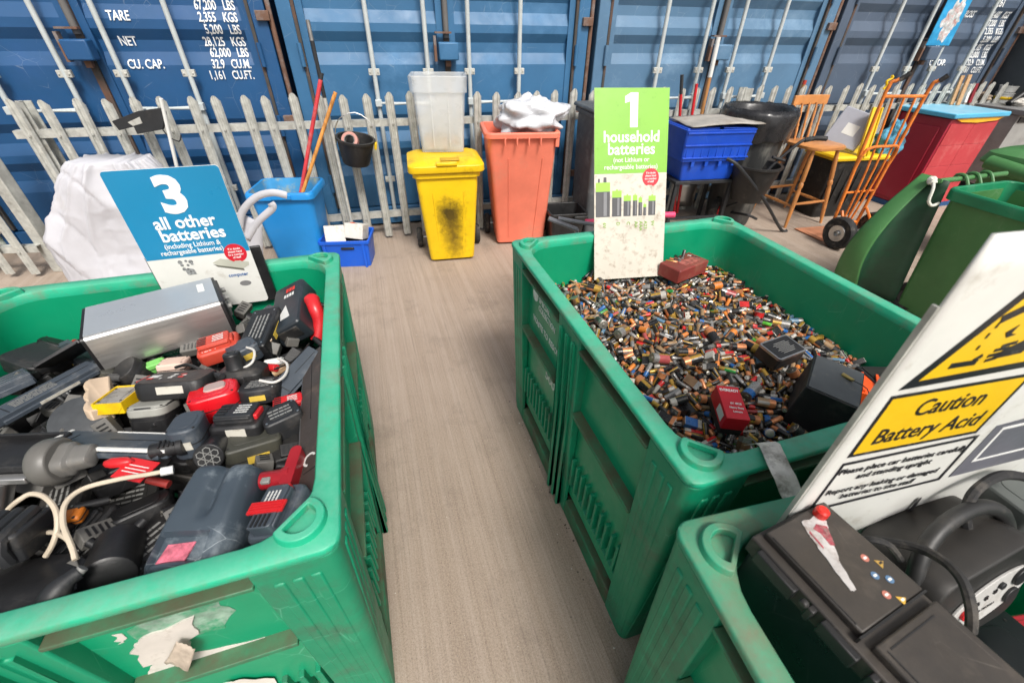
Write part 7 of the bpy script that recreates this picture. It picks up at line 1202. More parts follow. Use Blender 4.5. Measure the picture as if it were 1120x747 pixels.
g.tube([c0 + Vec((0, -.02, .0)), c0 + Vec((-.05, -.07, -.03)), c0 + Vec((-.06, -.09, -.10)), c0 + Vec((-.02, -.10, -.13)), c0 + Vec((.03, -.10, -.12))], .009, 8); g.blob(c0 + Vec((-.01, -.02, .0)), (.03, .025, .025), 3, .4, 12, 8); o = g.build('rope_loop', mat('white_rope', (.62, .62, .55), .8, bump=.4, bscale=200), t)
t = thing('wheelie_bin', 'closed dark green wheelie bin with a black knob, behind the open green one', 'wheelie bin', (4.05, 3.46, 0), .33)
bin_body(t, GW, .52, .52, .42, .42, .78, rimw=.02, ribs=False)
g = G(); g.loft([ringr(.60, .60, .785, .08), ringr(.61, .61, .80, .08), ringr(.58, .58, .86, .10), ringr(.44, .44, .90, .10)]); g.build('lid', GW, t)
g = G(); g.tube([(-.33, -.2, .76), (-.33, .2, .80)], .05, 14); g.build('hinge_bar', GW, t)
g = G(); g.blob((-.34, -.24, .84), (.045, .04, .045), 1, .02, 16, 10); g.build('knob', RUB, t)

# ---------------------------------------------------------------- left: blue bin with poles, crate, bucket, sack
BB = mat('azure_plastic', (.012, .24, .62), .4, var=.08, vscale=3, dirt='3a7ab0', damt=.2, dscale=6)
BBI = mat('azure_plastic_painted', (.05, .28, .55), .5, var=.15, dirt='c8b85a', damt=.5, dscale=5)
t = thing('waste_bin', 'sky blue open bin smeared with yellow paint, holding poles', 'bin', (-1.73, 3.27, 0), .12)
g = G(); rs = [g.ring(ringr(w, d, z, .05)) for w, d, z in ((.36, .28, 0), (.44, .36, .55), (.48, .41, .55), (.48, .41, .585), (.465, .395, .60), (.435, .365, .60))]
for a, b in zip(rs, rs[1:]): g.bridge(a, b)
g.face(rs[0][::-1]); g.build('body', BB, t, bevel=.003)
g = G(); rs = [g.ring(ringr(w, d, z, .05)) for w, d, z in ((.434, .364, .600), (.42, .35, .54), (.34, .27, .02))]
for a, b in zip(rs, rs[1:]): g.bridge(a, b)
g.face(rs[-1]); g.build('inside', BBI, t)
g = G(); g.box((.02, -.208, .575), (.14, .012, .035)); g.build('clip', BB, t, bevel=.004)
OW = mat('orange_wood', (.62, .27, .06), .5, var=.3, vscale=6, stretch=(6, 6, .8), dirt='7a4a1c', damt=.5, dscale=8); RW = mat('red_painted_wood', (.55, .04, .05), .5, var=.15, dirt='b07a74', damt=.4, dscale=10)
def pol2(name, label, cat, a, b, r, parts): return pole(name, label, a, b, r, parts, cat)
a, b = py_(331, 200, 3.30), py_(352, 80, 3.46); a = a + (a - b) * .45
pol2('pole', 'red painted pole standing in the sky blue bin', 'pole', a, b, .014, ((0, .96, RW, 'shaft'), (.96, 1, DKM, 'tip')))
a, b = py_(334, 202, 3.26), py_(367, 101, 3.44); a = a + (a - b) * .40
pol2('pole', 'orange wooden pole leaning in the sky blue bin beside the red one', 'pole', a, b, .013, ((0, 1, OW, 'shaft'),))
b = py_(336.4, 22, 3.46); a = Vec((b.x + .01, 3.44, .02))
pol2('telescopic_pole', 'thin telescopic pole, black above and grey below, upright at the fence', 'pole', a, b, .013, ((0, .72, GALV, 'lower_tube'), (.72, .93, DKM, 'upper_tube'), (.93, 1, STEEL, 'tip')))
# blue crate with sockets
t = thing('stacking_crate', 'small cobalt blue crate with a slot handle, full of white sockets', 'crate', (-1.345, 3.25, 0), .12)
CB = mat('cobalt_plastic', (.005, .10, .60), .38, var=.1, vscale=4, dirt='3a5ab0', damt=.2)
g = G(); rs = [g.ring(ringr(w, d, z, .02)) for w, d, z in ((.34, .24, 0), (.365, .27, .20), (.39, .29, .20), (.39, .29, .225), (.36, .26, .225), (.33, .23, .02))]
for a, b in zip(rs, rs[1:]): g.bridge(a, b)
g.face(rs[0][::-1]); g.face(rs[-1]); g.build('body', CB, t, bevel=.002)
g = G(); g.box((.02, -.128, .165), (.10, .03, .018)); g.build('hand_slot', BLACK, t, bevel=.004)
g = G(); g.box((-.155, -.125, .10), (.02, .03, .2)); g.box((.14, -.127, .10), (.02, .03, .2)); g.build('moulded_rib', CB, t, bevel=.003)
for i, (x, y, z, w_, d_, h_, rz, l) in enumerate(((-.09, .0, .235, .15, .13, .13, 15, 'white double socket block with dark gaps, left one in the cobalt crate'), (.08, .01, .25, .15, .13, .115, -12, 'white box with an orange switch, right one in the cobalt crate'))):
    M_ = Mat.Translation((-1.345, 3.25, 0)) @ Mat.Rotation(.12, 4, 'Z') @ TR(x, y, z, -18, 4, rz); o = thing('socket_box', l, 'socket', M=M_)
    g = G(); g.box((0, 0, 0), (w_, d_, h_)); g.build('body', mat('ivory', (.66, .63, .57), .5, dirt='8a8070', damt=.35, dscale=20), o, bevel=.005)
    g = G()
    if not i: g.box((.0, 0, .0660), (.012, d_ * .98, .003)); g.box((0, .0, .0662), (w_ * .98, .010, .0028))
    else: g.box((-.03, -.0, .059), (.025, .045, .003))
    g.build('slot' if not i else 'switch', BLACK if not i else OR, o)
    if i: g = G(); g.prism(circ(.02, 16, .03, 0), .0575, .0605); g.build('round_plate', WHITE, o)
crumple('wire_tangle', 'tangle of dark bits under the sockets in the cobalt crate', (-1.345, 3.25, .14), (.14, .10, .055), 31, 'scrap', .4, BLACK2, .12)
# hanging bucket
t = thing('bucket', 'black bucket with yellow handle lugs hung on the fence', 'bucket', M=Mat.Translation((-1.235, 3.52, .80)) @ Euler((R(6), R(9), .2)).to_matrix().to_4x4())
g = G(); g.lathe([(.095, -.10), (.10, -.095), (.135, .07), (.145, .075), (.145, .09), (.128, .09), (.09, -.08)], n=30); g.build('body', BLACK2, t)
for s in (-1, 1): g = G(); g.box((s * .146, -.01, .055), (.02, .04, .05)); g.build('handle_lug', YB, t, bevel=.004)
g = G(); g.tube([(-.15, 0, .07), (-.12, .04, .19), (0, .06, .25), (.12, .04, .19), (.15, 0, .07)], .004, 6); g.build('handle', STEEL, t)
t = thing('tape_roll', 'pink and grey roll of tape lying in the black bucket', 'tape roll', M=Mat.Translation((-1.26, 3.50, .87)) @ Euler((R(55), R(-20), .3)).to_matrix().to_4x4())
g = G(); g.band(circ(.062, 28), circ(.040, 28), -.02, .02); g.build('tape', mat('pink_tape', (.50, .24, .20), .45, dirt='8a8080', damt=.3), t, bevel=.003)
g = G(); g.band(circ(.0395, 28), circ(.036, 28), -.021, .021); g.build('core', GREYM, t)
# big white bulk bag
g = G()
BAGW = mat('white_woven', (.50, .50, .535), .5, var=.06, vscale=5, bump=.5, bscale=12, dirt='a8a094', damt=.2, dscale=3)
NSEC, NR = 70, 200
def bagp(k, i):
    f = k / NSEC; ph = 2 * math.pi * i / NR
    hw = .55 * (1 - .04 * f) if f < .46 else .54 * (1 - ((f - .46) / .54) ** .95 * .66); hd = .25 * (1 - .45 * f * f)
    c, s = math.cos(ph), math.sin(ph); x = math.copysign(abs(c) ** .7, c) * hw; y = math.copysign(abs(s) ** .7, s) * hd
    x += .10 * f; z = .86 * f
    q = Vec((x * 2.2, y * 2.2, z * 2.2)); k1 = (1 - 2 * abs(noise.noise(q * 1.5 + Vec((3, 1, 7))))); k2 = (1 - 2 * abs(noise.noise(q * 3.6 + Vec((1, 9, 2))))); k3 = 1 - 2 * abs(noise.noise(q * 8 + Vec((4, 4, 4))))
    jr = random.Random(k * 977 + i); n_ = Vec((c, s, .2)).normalized(); cre = lambda a, e: (1 - abs(noise.noise(a))) ** e; q2 = Vec((q.x + .5 * q.z, q.y, q.z * .45)); p = Vec((x, y, z)) + n_ * (.022 * (1 - abs(math.sin(ph * 4 + 3 * noise.noise(q * .6) + 1.2 * f))) ** 3 * min(1, 2 * f) + .014 * (1 - abs(math.sin(ph * 9 - 2.2 * f + 4 * noise.noise(q * .5)))) ** 4 + .07 * noise.noise(q * .7) + .025 * noise.noise(q2 * 1.6) - .012 * cre(q2 * 1.8 + Vec((5, 2, 8)), 14) + .004 * cre(q * 3.1 + Vec((2, 2, 1)), 18)) * (.3 + min(1, 3 * f)); 
    if f > .8: p.z += .02 * k1 * (1 - f) * 5
    return p
rs = [g.ring([bagp(k, i) for i in range(NR)]) for k in range(NSEC + 1)]
for a, b in zip(rs, rs[1:]): g.bridge(a, b)
g.face(rs[-1]); g.face(rs[0][::-1])
t = thing('bulk_bag', 'large crumpled white woven bulk bag behind the left green box', 'bulk bag', (-2.72, 2.90, 0), .22)
g.build('body', BAGW, t, sharp=180)
def strapmesh(pts, w=.022):
    P = [Vec(p) for p in pts]; g = G(); Q = []
    for i in range(len(P) - 1):
        a, b, c, d = P[max(i - 1, 0)], P[i], P[i + 1], P[min(i + 2, len(P) - 1)]
        for k in range(6): t = k / 6; Q.append(.5 * ((2 * b) + (c - a) * t + (2 * a - 5 * b + 4 * c - d) * t * t + (3 * b - a - 3 * c + d) * t ** 3))
    Q.append(P[-1]); n = len(Q) - 1
    def f(u, v): k = min(int(u * n + .5), n); tn = (Q[min(k + 1, n)] - Q[max(k - 1, 0)]).normalized(); s = tn.cross(Vec((0, -1, .2))).normalized(); return Q[k] + s * w * (v - .5) * 2
    g.grid(f, n, 2); return g
IB = t.matrix_world.inverted(); tmi = (Mat.Translation((-2.72, 2.90, 0)) @ Mat.Rotation(.22, 4, 'Z')).inverted()
for pts in (((262, 250), (265, 232), (280, 216), (298, 211), (314, 214)), ((270, 262), (282, 243), (298, 228), (296, 222))):
    strapmesh([tmi @ py_(x, y, 2.72) for x, y in pts]).build('strap', BAGW, t, solid=.003)
g = G(); g.grid(lambda u, v: tmi @ (py_(250 + 38 * u, 232 + 58 * v + 10 * u, 2.74) + Vec((0, .02 * math.sin(u * 5 + v * 2), 0))), 8, 8); g.build('flap', BAGW, t, solid=.003)
# black holder on a white pole
t = thing('sign_holder', 'black bracket on a thin white pole sticking up behind the white bag', 'bracket', (-2.50, 3.16, 0))
Q = lambda x, y: py_(x, y, 3.16) - Vec((-2.50, 3.16, 0))
a, b = Q(176, 108), Q(190, 168); g = G(); g.tube([a, b, b + (b - a) * 1.6], .012, 10); g.build('pole', WHITE, t)
g = G(); P_ = [Q(x, y) for x, y in ((122, 133), (150, 122), (178, 118), (181, 125), (178, 142), (150, 147), (146, 139), (130, 143))]
g.loft([[p for p in P_], [p + Vec((0, .02, 0)) for p in P_]]); g.build('plate', DKM, t, bevel=.003)
g = G(); P_ = [Q(x, y) for x, y in ((140, 134), (153, 128), (156, 135), (146, 138))]; g.loft([[p - Vec((0, .004, 0)) for p in P_], [p - Vec((0, .001, 0)) for p in P_]]); g.build('plate_window', GALV, t)
g = G(); g.tube([Q(178, 142), Q(185, 150), Q(196, 155), Q(198, 148)], .004, 6); g.build('cord', BLACK, t)
crumple('white_sack', 'white and pale green sack on the ground behind the left fence section', (-4.35, 3.30, .34), (.28, .16, .32), 21, 'sack', .3, mat('printed_sack', (.66, .68, .64), .6, var=.1, dirt='5aa58a', damt=.45, dscale=4))
crumple('rubble_heap', 'low heap of brown rubble behind the left fence section', (-4.75, 2.85, .02), (.5, .3, .12), 22, 'rubble', .4, mat('rubble', (.20, .15, .11), .9, var=.5, vscale=14))
# ------------------------------------------------------------------ power tool packs and other batteries in the left box
UPZ = Vec((0, 0, 1))
def ax(p1, z1, p2, z2, up=UPZ, roll=0.):
    a, b = pz(*p1, z1), pz(*p2, z2); x = (b - a).normalized(); z = (Vec(up) - x * Vec(up).dot(x)).normalized(); y = z.cross(x)
    return Mat.Translation((a + b) / 2) @ Mat((x, y, z)).transposed().to_4x4() @ Mat.Rotation(R(roll), 4, 'X'), (b - a).length
PRN = mat('print_white', (.60, .60, .58), .5, var=.1); PRR = mat('print_red', (.55, .04, .03), .5)
def small_print(t, z, rows, M=None, m=PRN, name='label_print'):
    g = G(); M = M or Mat.Identity(4)
    for x, y, w, h in rows: g.box((x, y, z), (w, h, .0008), M)
    return g.build(name, m, t)
def rows(x0, y0, x1, y1, n, seed, h=.4):
    r = random.Random(seed); o = []
    for k in range(n):
        y = y0 + (y1 - y0) * (k + .5) / n; x = x0
        while x < x1: w = r.uniform(.08, .3) * (x1 - x0); w = min(w, x1 - x); o.append((x + w / 2, y, w * .85, (y1 - y0) / n * h)); x += w
    return o
def slide_pack(label, M, L, W, H, m=BLACK, rail=GREYD, latch=REDP, name='tool_battery', cat='battery pack', group=None):
    t = thing(name, label, cat, M=M, group=group)
    g = G(); g.loft([ringr(L * .94, W * .92, -H / 2, .012), ringr(L, W, -H * .3, .015), ringr(L, W, H * .12, .015), ringr(L * .92, W * .88, H * .22, .012)]); g.build('case', m, t, bevel=.002)
    g = G(); g.loft([ringr(L * .78, W * .66, H * .20, .008, -L * .04), ringr(L * .76, W * .60, H * .5, .008, -L * .04)])
    for s in (-1, 1): g.box((-L * .04, s * W * .33, H * .40), (L * .7, W * .05, H * .10))
    r = g.build('rail_block', rail, t, bevel=.002)
    g = G()
    for k in range(4): g.box((-L * .30 + 0, (k - 1.5) * W * .12, H * .505), (L * .20, W * .05, .003))
    g.build('contact_slot', BLACK, t)
    g = G(); g.box((L * .34, 0, H * .30), (L * .14, W * .42, H * .22)); g.build('latch', latch, t, bevel=.003)
    small_print(t, H * .5 + .001, rows(-L * .05, -W * .2, L * .22, W * .2, 4, int(L * 1e4)))
    return t
def stem_pack(label, M, L, W, H, m=BLACK, cap=GREYD, stemr=.022, name='tool_battery', latch=None):
    t = thing(name, label, 'battery pack', M=M)
    g = G(); g.loft([ringr(L * .9, W * .9, -H / 2, .014), ringr(L, W, -H * .4, .02), ringr(L, W, H * .05, .02), ringr(L * .8, W * .75, H * .22, .02)]); g.build('case', m, t, bevel=.002)
    g = G(); g.lathe([(stemr * 1.15, H * .18), (stemr, H * .26), (stemr * .97, H * .75), (stemr * .8, H * .80)], (-L * .1, 0, 0), n=20); g.box((-L * .1, 0, H * .802), (stemr * .9, stemr * .25, .004)); g.build('stem', cap, t, bevel=.0015)
    g = G()
    for s in (-1, 1): g.box((0, s * W * .5, -H * .1), (L * .35, .008, H * .28))
    g.build('latch', latch or cap, t, bevel=.002)
    return t
def flat_pack(label, M, L, W, H, m=SLATE, name='laptop_battery', pr=True, ridges=0, r=.004):
    t = thing(name, label, 'laptop battery', M=M)
    g = G(); g.loft([ringr(L, W, -H / 2, r), ringr(L, W, H / 2, r)]); g.box((0, -W * .5 - .003, -H * .2), (L * .9, .008, H * .5)); g.build('case', m, t, bevel=.0015)
    g = G(); g.box((L * .2, 0, H / 2 + .0005), (L * .5, .0012, .001)); g.box((-L * .36, -W * .1, H / 2 + .0005), (.002, W * .7, .001)); g.build('seam', BLACK, t)
    if ridges:
        g = G()
        for k in range(ridges): g.box((0, -W * .38 + k * W * .76 / max(1, ridges - 1), H / 2), (L * .96, W * .14, .005))
        g.build('ridge', m, t, bevel=.0015)
    if pr: small_print(t, H / 2 + .0008, rows(-L * .3, -W * .3, L * .1, W * .3, 5, int(L * 1e4)), m=GREYM)
    return t
def brick(label, M, L, W, H, m=BLACK, name='power_adapter', cat='adapter', rr=.008, cable=None, pr=0):
    t = thing(name, label, cat, M=M)
    g = G(); g.loft([ringr(L - .004, W - .004, -H / 2, rr), ringr(L, W, -H / 2 + .004, rr), ringr(L, W, H / 2 - .004, rr), ringr(L - .006, W - .006, H / 2, rr)]); g.build('case', m, t, bevel=.001)
    g = G(); g.band(rrect(-L / 2 - .0006, -W / 2 - .0006, L / 2 + .0006, W / 2 + .0006, rr), rrect(-L / 2 + .004, -W / 2 + .004, L / 2 - .004, W / 2 - .004, rr), -.0012, .0012); g.build('seam', BLACK2, t)
    g = G(); g.prism(rrect(-L * .34, -W * .32, L * .34, W * .32, min(rr, W * .2)), H / 2, H / 2 + .0012); g.build('raised_panel', m, t, bevel=.0006)
    g = G()
    for sx in (-1, 1):
        for sy in (-1, 1): g.cyl((sx * L * .41, sy * W * .36, H / 2 - .001), (sx * L * .41, sy * W * .36, H / 2 + .0008), .0028, n=8)
    g.build('screw_head', STEEL if pr else BLACK2, t)
    if pr: small_print(t, H / 2 + .0017, rows(-L * .3, -W * .3, L * .3, W * .25, pr, int(L * 1e4) + pr), m=GREYM)
    if cable: g = G(); g.tube(cable, .0028, 6); g.build('cable', BLACK, t)
    return t
def tubes(name, label, cat, pts, r, m, tips=None):
    o = Vec(pts[0]); t = thing(name, label, cat, o); g = G(); g.tube([Vec(p) - o for p in pts], r, 8, smooth=6); g.build('lead', m, t)
    if tips: g = G(); a = Vec(pts[-1]) - o; d = (Vec(pts[-1]) - Vec(pts[-2])).normalized(); g.cyl(a, a + d * .02, r * 1.9, n=8); g.build('plug', tips, t)
    return t

# silver enclosure
M = Mat.Translation((-1.071, 1.0735, .872)) @ Mat.Rotation(math.atan2(.206, .272), 4, 'Z')
t = thing('metal_enclosure', 'big brushed silver metal enclosure lying at the back of the left box', 'enclosure', M=M)
SILT = mat('satin_silver_paint', (.36, .39, .42), .32, .25, var=.05, vscale=3, dirt='8b8e90', damt=.25, dscale=5)
g = G()
def sec(x, k=1.): return [(x, y * k, z * k) for y, z in rrect(-.098, -.058, .098, .058, .012, 5)]
g.loft([sec(-.160), sec(.160)], cap0=True, cap1=True); g.build('shell', ALU, t)
g = G(); g.loft([[(x, y, z) for x, y in rect(-.1602, -.088, .1602, .090)] for z in (.0583, .0592)]); g.build('top_face', SILT, t)
g = G()
g.bm.free()
g = G(); g.loft([sec(-.160), sec(-.168)]); g.build('end_cap', BLACK, t)
g = G(); g.loft([sec(.160), sec(.168)]); g.loft([sec(.168, .9), sec(.174, .86)]); g.build('end_cap', BLACK, t)
g = G()
for y in (-.06, .0, .06): g.cyl((.174, y, .02), (.186, y, .02), .008, n=10)
g.box((.176, .02, -.025), (.006, .06, .03)); g.build('socket', GREYM, t)
g = G(); g.box((.125, .03, .0598), (.018, .055, .0006)); g.build('label', WHITE, t)

flat_pack('flat black plate leaning under the left end of the silver enclosure', *(lambda a: (a[0], a[1]))(ax((52, 400), .80, (100, 372), .84, roll=-35)), .13, .012, BLACK, pr=False)
flat_pack('long bluish grey laptop pack lying diagonally at the left edge', *ax((-12, 462), .84, (104, 400), .83), .052, .022, SLATE)
flat_pack('grey laptop pack with four pale ridges at the far left', *ax((-8, 428), .82, (34, 410), .82, roll=-14), .09, .03, SLATE, ridges=4, pr=False)
brick('dark domed shell pack against the left rear wall', *ax((22, 388), .80, (62, 402), .78, roll=-10), .11, .05, GREYD, 'tool_battery', 'battery pack', .02)
flat_pack('slim grey blue laptop pack sticking out behind the diagonal one', *ax((66, 378), .77, (104, 398), .76), .05, .02, SLATE, pr=False)
# drill pack with the label
M, L = ax((158, 421), .865, (232, 416), .865, roll=-22)
t = thing('tool_battery', 'rounded brown black drill battery with a red and white label, centre of the left box', 'battery pack', M=M)
BRB = mat('brown_black_plastic', (.045, .036, .032), .5, dirt='6a5a50', damt=.3, dscale=20, bump=.1, bscale=150)
g = G(); g.loft([ringr(L * .96, .094, -.028, .02), ringr(L, .100, -.02, .024), ringr(L, .100, .010, .024), ringr(L * .95, .092, .017, .022)]); g.build('case', BLACK, t, bevel=.001)
g = G(); g.prism(rrect(-L * .46, -.044, L * .46, .044, .02), .017, .0185); g.build('face_plate', BRB, t)
g = G(); g.box((-L * .47, -.0, .0), (.012, .05, .036)); g.build('latch', REDP, t, bevel=.003)
small_print(t, .0195, [(-.052, .010, .022, .005), (-.052, .003, .022, .005), (-.052, -.004, .022, .005), (-.008, .012, .010, .006), (-.008, 0, .010, .006), (-.008, -.012, .010, .006), (.018, .002, .008, .006), (-.03, -.014, .004, .008)])
small_print(t, .0195, [(-.056, -.012, .014, .008), (.012, .010, .012, .007), (.016, -.010, .012, .008)], m=PRR, name='red_print')
# red / brick coloured packs
M, L = ax((217, 386), .845, (262, 372), .855)
t = slide_pack('brick red pack with a raised shoe and white number, below the silver enclosure', M, L, .085, .06, ORP, ORP, ORP)
lettering('lettering', [('12.0 V', -.02, -.03, .016, 'c', .01), ], TXW, t, TR(0, 0, .0075 + .006, rz=0), thick=.0004)
brick('ribbed slate grey pack end joined behind the brick red pack', *ax((252, 392), .84, (282, 378), .845, roll=-6), .07, .05, SLATE, 'tool_battery', 'battery pack', .012)
M, L = ax((213, 446), .845, (262, 432), .845, roll=-10)
t = brick('glossy bright red battery pack in the middle of the left box', M, L * 1.1, .085, .07, mat('glossy_red', (.62, .008, .015), .28, var=.08, dirt='6a2020', damt=.15), 'tool_battery', 'battery pack', .024)
g = G(); g.loft([ringr(.05, .04, .034, .012, .005, .01), ringr(.045, .035, .040, .012, .005, .01)]); g.build('worn_patch', mat('worn_pink_grey', (.40, .30, .28), .6, dirt='8a8a88', damt=.4), t)
M, L = ax((238, 462), .85, (292, 458), .85, roll=-12)
slide_pack('black slide battery with a red button on its left, right of centre', M, L, .095, .065, BLACK, GREYD, REDP)
M, L = ax((240, 410), .845, (290, 404), .85, roll=-14)
t = stem_pack('black camera style pack with a small yellow patch', M, L, .08, .075, BLACK2, BLACK, .022)
g = G(); g.box((-.005, -.041, -.01), (.03, .002, .016)); g.build('yellow_patch', YB, t)
brick('rounded dark pack face with grey print right of the yellow patched pack', *ax((264, 430), .84, (308, 424), .84, roll=-20), .10, .04, GREYD, 'tool_battery', 'battery pack', .035, pr=5)
# tall black charger standing by the back wall
M, L = ax((318, 366), .83, (324, 318), .86, up=(-.25, -.55, .8))
t = thing('charger', 'upright black charger with red and white print near the back right corner', 'charger', M=M)
g = G(); g.loft([ringr(L * .97, .104, -.04, .01), ringr(L, .11, -.03, .012), ringr(L, .11, .028, .012), ringr(L * .96, .102, .034, .01)]); g.build('case', mat('blue_black_plastic', (.022, .028, .034), .35, dirt='4a5258', damt=.25, dscale=12), t, bevel=.001)
g = G(); g.box((-L * .5, 0, 0), (.006, .07, .04)); g.build('socket', BLACK2, t, bevel=.006)
small_print(t, .0345, [(L * .33, y, .02, .009) for y in (-.022, -.010, .002)] , m=PRR, name='red_print'); small_print(t, .0345, [(L * .20, y, .016, .007) for y in (-.022, -.012, -.002, .008)])
g = G(); g.prism([(-L * .02, .0), (-L * .30, -.02), (-L * .32, .012), (-L * .18, .016)], .034, .0352); g.build('white_emblem', PRN, t)
M, L = ax((278, 388), .83, (296, 344), .85, up=(-.1, -.3, .9))
brick('black power adapter with faint grey print beside the upright charger', M, L, .085, .055, BLACK, 'power_adapter', 'adapter', .008, pr=4)
brick('small slate grey box tucked behind the black adapter', *ax((284, 356), .80, (304, 340), .82, roll=-10), .06, .05, SLATE, 'battery_block', 'battery', .004)
t = thing('hand_tool', 'bright red tool handle standing against the right wall near the back corner', 'tool', (0, 0, 0)); g = G(); pp = [pz(347, 372, .78), pz(350, 352, .83), pz(345, 338, .87), pz(341, 328, .885)]
t.location = pp[0]; g.tube([p - pp[0] for p in pp], [.022] * 4, 10); g.build('grip', REDP, t); g = G(); g.blob(pp[3] - pp[0], (.024, .024, .02), 2, .1, 12, 8); g.build('knob', REDP, t)
# long laptop pack along the right wall
M, L = ax((343, 548), .86, (345, 388), .84, up=(-.5, -.1, .85))
t = flat_pack('very long brown black laptop pack along the right wall with a white arc', M, L, .062, .025, BRB, pr=False)
P_ = [(-L * .30 + .017 * math.cos(R(a)), .0 + .017 * math.sin(R(a))) for a in range(-70, 160, 12)] + [(-L * .30 + .012 * math.cos(R(a)), .0 + .012 * math.sin(R(a))) for a in range(158, -72, -12)]
g = G(); g.prism(P_, .0128, .0136); g.build('white_arc', PRN, t)
g = G(); g.box((0, .0305, .0128), (L, .002, .0015)); g.build('bright_edge', STEEL, t)
flat_pack('slate blue triangular laptop pack end leaning on the long brown pack', *ax((302, 432), .83, (346, 384), .86, roll=25), .05, .014, SLATE, pr=False)
# cell groups and small stuff around the middle
M, L = ax((108, 455), .83, (107, 420), .835, roll=10)
t = thing('cell_pack', 'beige foam covered cell pack with a scalloped edge', 'battery', M=M)
BEI = mat('beige_wrap', (.55, .42, .30), .7, dirt='8a7a60', damt=.2)
g = G(); P_ = [(-L / 2, -.028), (L / 2, -.028), (L / 2, .012)]
for k in range(3):
    for a in range(0, 181, 30): P_.append((L / 2 - L / 6 - k * L / 3 + L / 6 * math.cos(R(a)), .012 + .012 * math.sin(R(a))))
P_.append((-L / 2, .012)); g.prism(P_, -.02, .02); g.build('wrap', BEI, t, bevel=.004)
brick('grey smudged cell block with a bright yellow edge beside the beige pack', *ax((118, 438), .835, (146, 436), .835, roll=-12), .085, .03, mat('smudged_film', (.26, .24, .21), .3, var=.5, vscale=18, dirt='7a7a7a', damt=.5, dscale=14), 'cell_pack', 'battery', .003)
g = G(); M, L = ax((117, 438), .838, (147, 436), .838, roll=-12); g.band(rrect(-L / 2 - .002, -.045, L / 2 + .002, .045, .003), rrect(-L / 2 + .0005, -.0425, L / 2 - .0005, .0425, .003), -.014, .016); o = g.build('film_frame', YB); o.matrix_world = M; tag(o, 'bright yellow film edge round the grey smudged cell block', 'film')
M, L = ax((150, 456), .82, (192, 452), .82, roll=-24); t = brick('grey topped pack with a black foot below the drill battery', M, L, .085, .07, BLACK, 'tool_battery', 'battery pack', .024)
g = G(); g.loft([ringr(L * 1.01, .087, .010, .024), ringr(L * 1.01, .087, .030, .024), ringr(L * .9, .075, .037, .022)]); g.build('grey_collar', mat('warm_grey_plastic', (.30, .30, .27), .5, dirt='6a6a60', damt=.25), t, bevel=.003)
def cup(label, c, r, h, m, tilt=(0, 0, 0), name='battery_cup'):
    t = thing(name, label, 'battery pack', M=Mat.Translation(c) @ Euler([R(a) for a in tilt]).to_matrix().to_4x4())
    g = G(); g.lathe([(r * .9, -h / 2), (r, -h * .4), (r, h * .3), (r * .93, h * .42), (r * .55, h * .5)], n=26); g.build('shell', m, t, bevel=.001)
    g = G(); g.lathe([(r * 1.01, h * .05), (r * 1.03, h * .1), (r * 1.03, h * .2), (r * 1.01, h * .25)], n=26, cap=False); g.build('band', GREYD, t); return t
cup('dull black rounded pack left of the green scrap', pz(146, 408, .80), .040, .07, BLACK2, (20, -20, 0)); cup('dark olive cup shaped pack at the centre left', pz(118, 410, .79), .038, .07, mat('olive_black', (.04, .04, .032), .55, dirt='6a6248', damt=.3), (-15, 25, 0))
cup('smoky translucent dome lying left of the long grey bar', pz(92, 462, .80), .062, .07, mat('smoky_plastic', (.07, .075, .08), .18, var=.4, vscale=5, dirt='5a6068', damt=.3, dscale=7), (25, 10, 0))
brick('lime green scrap of a case behind the drill battery', *ax((160, 404), .80, (182, 396), .805), .03, .03, mat('lime_plastic', (.16, .48, .10), .5), 'case_scrap', 'scrap', .006)
brick('pale pink foam wrapped cell block behind the drill battery', *ax((176, 402), .815, (206, 399), .81, roll=-15), .06, .035, mat('pink_foam', (.62, .46, .38), .8), 'cell_pack', 'battery', .004)
# long bar with white edges and grey connector block
M, L = ax((62, 484), .85, (196, 488), .85, roll=-22); t = flat_pack('long slate grey bar pack with shiny white edges across the left box', M, L, .072, .024, SLATE, pr=False)
g = G(); g.box((0, -.037, .009), (L * 1.002, .006, .007)); g.box((-L / 2 + .004, 0, .011), (.006, .074, .006)); g.box((L * .2, .034, .0125), (L * .6, .003, .002)); g.build('white_edge', WHITE, t)
M, L = ax((192, 478), .86, (226, 472), .86, roll=-10); t = brick('slate grey hexagonal end block of a bar pack', M, L, .085, .075, SLATE, 'tool_battery', 'battery pack', .022)
M, L = ax((166, 494), .865, (196, 488), .865); t = thing('connector', 'black ribbed connector plug beside the slate end block', 'connector', M=M)
g = G(); g.cyl((-L / 2, 0, 0), (L / 2, 0, 0), .017, n=16); g.cyl((L / 2, 0, 0), (L / 2 + .012, 0, 0), .021, n=16)
for k in range(5): g.box((-L * .1 + k * .009, 0, .016), (.004, .02, .006))
g.build('body', BLACK, t, bevel=.001); g = G(); g.cyl((-L / 2 - .002, 0, 0), (-L / 2 + .003, 0, 0), .0125, n=16); g.build('contact', STEEL, t)
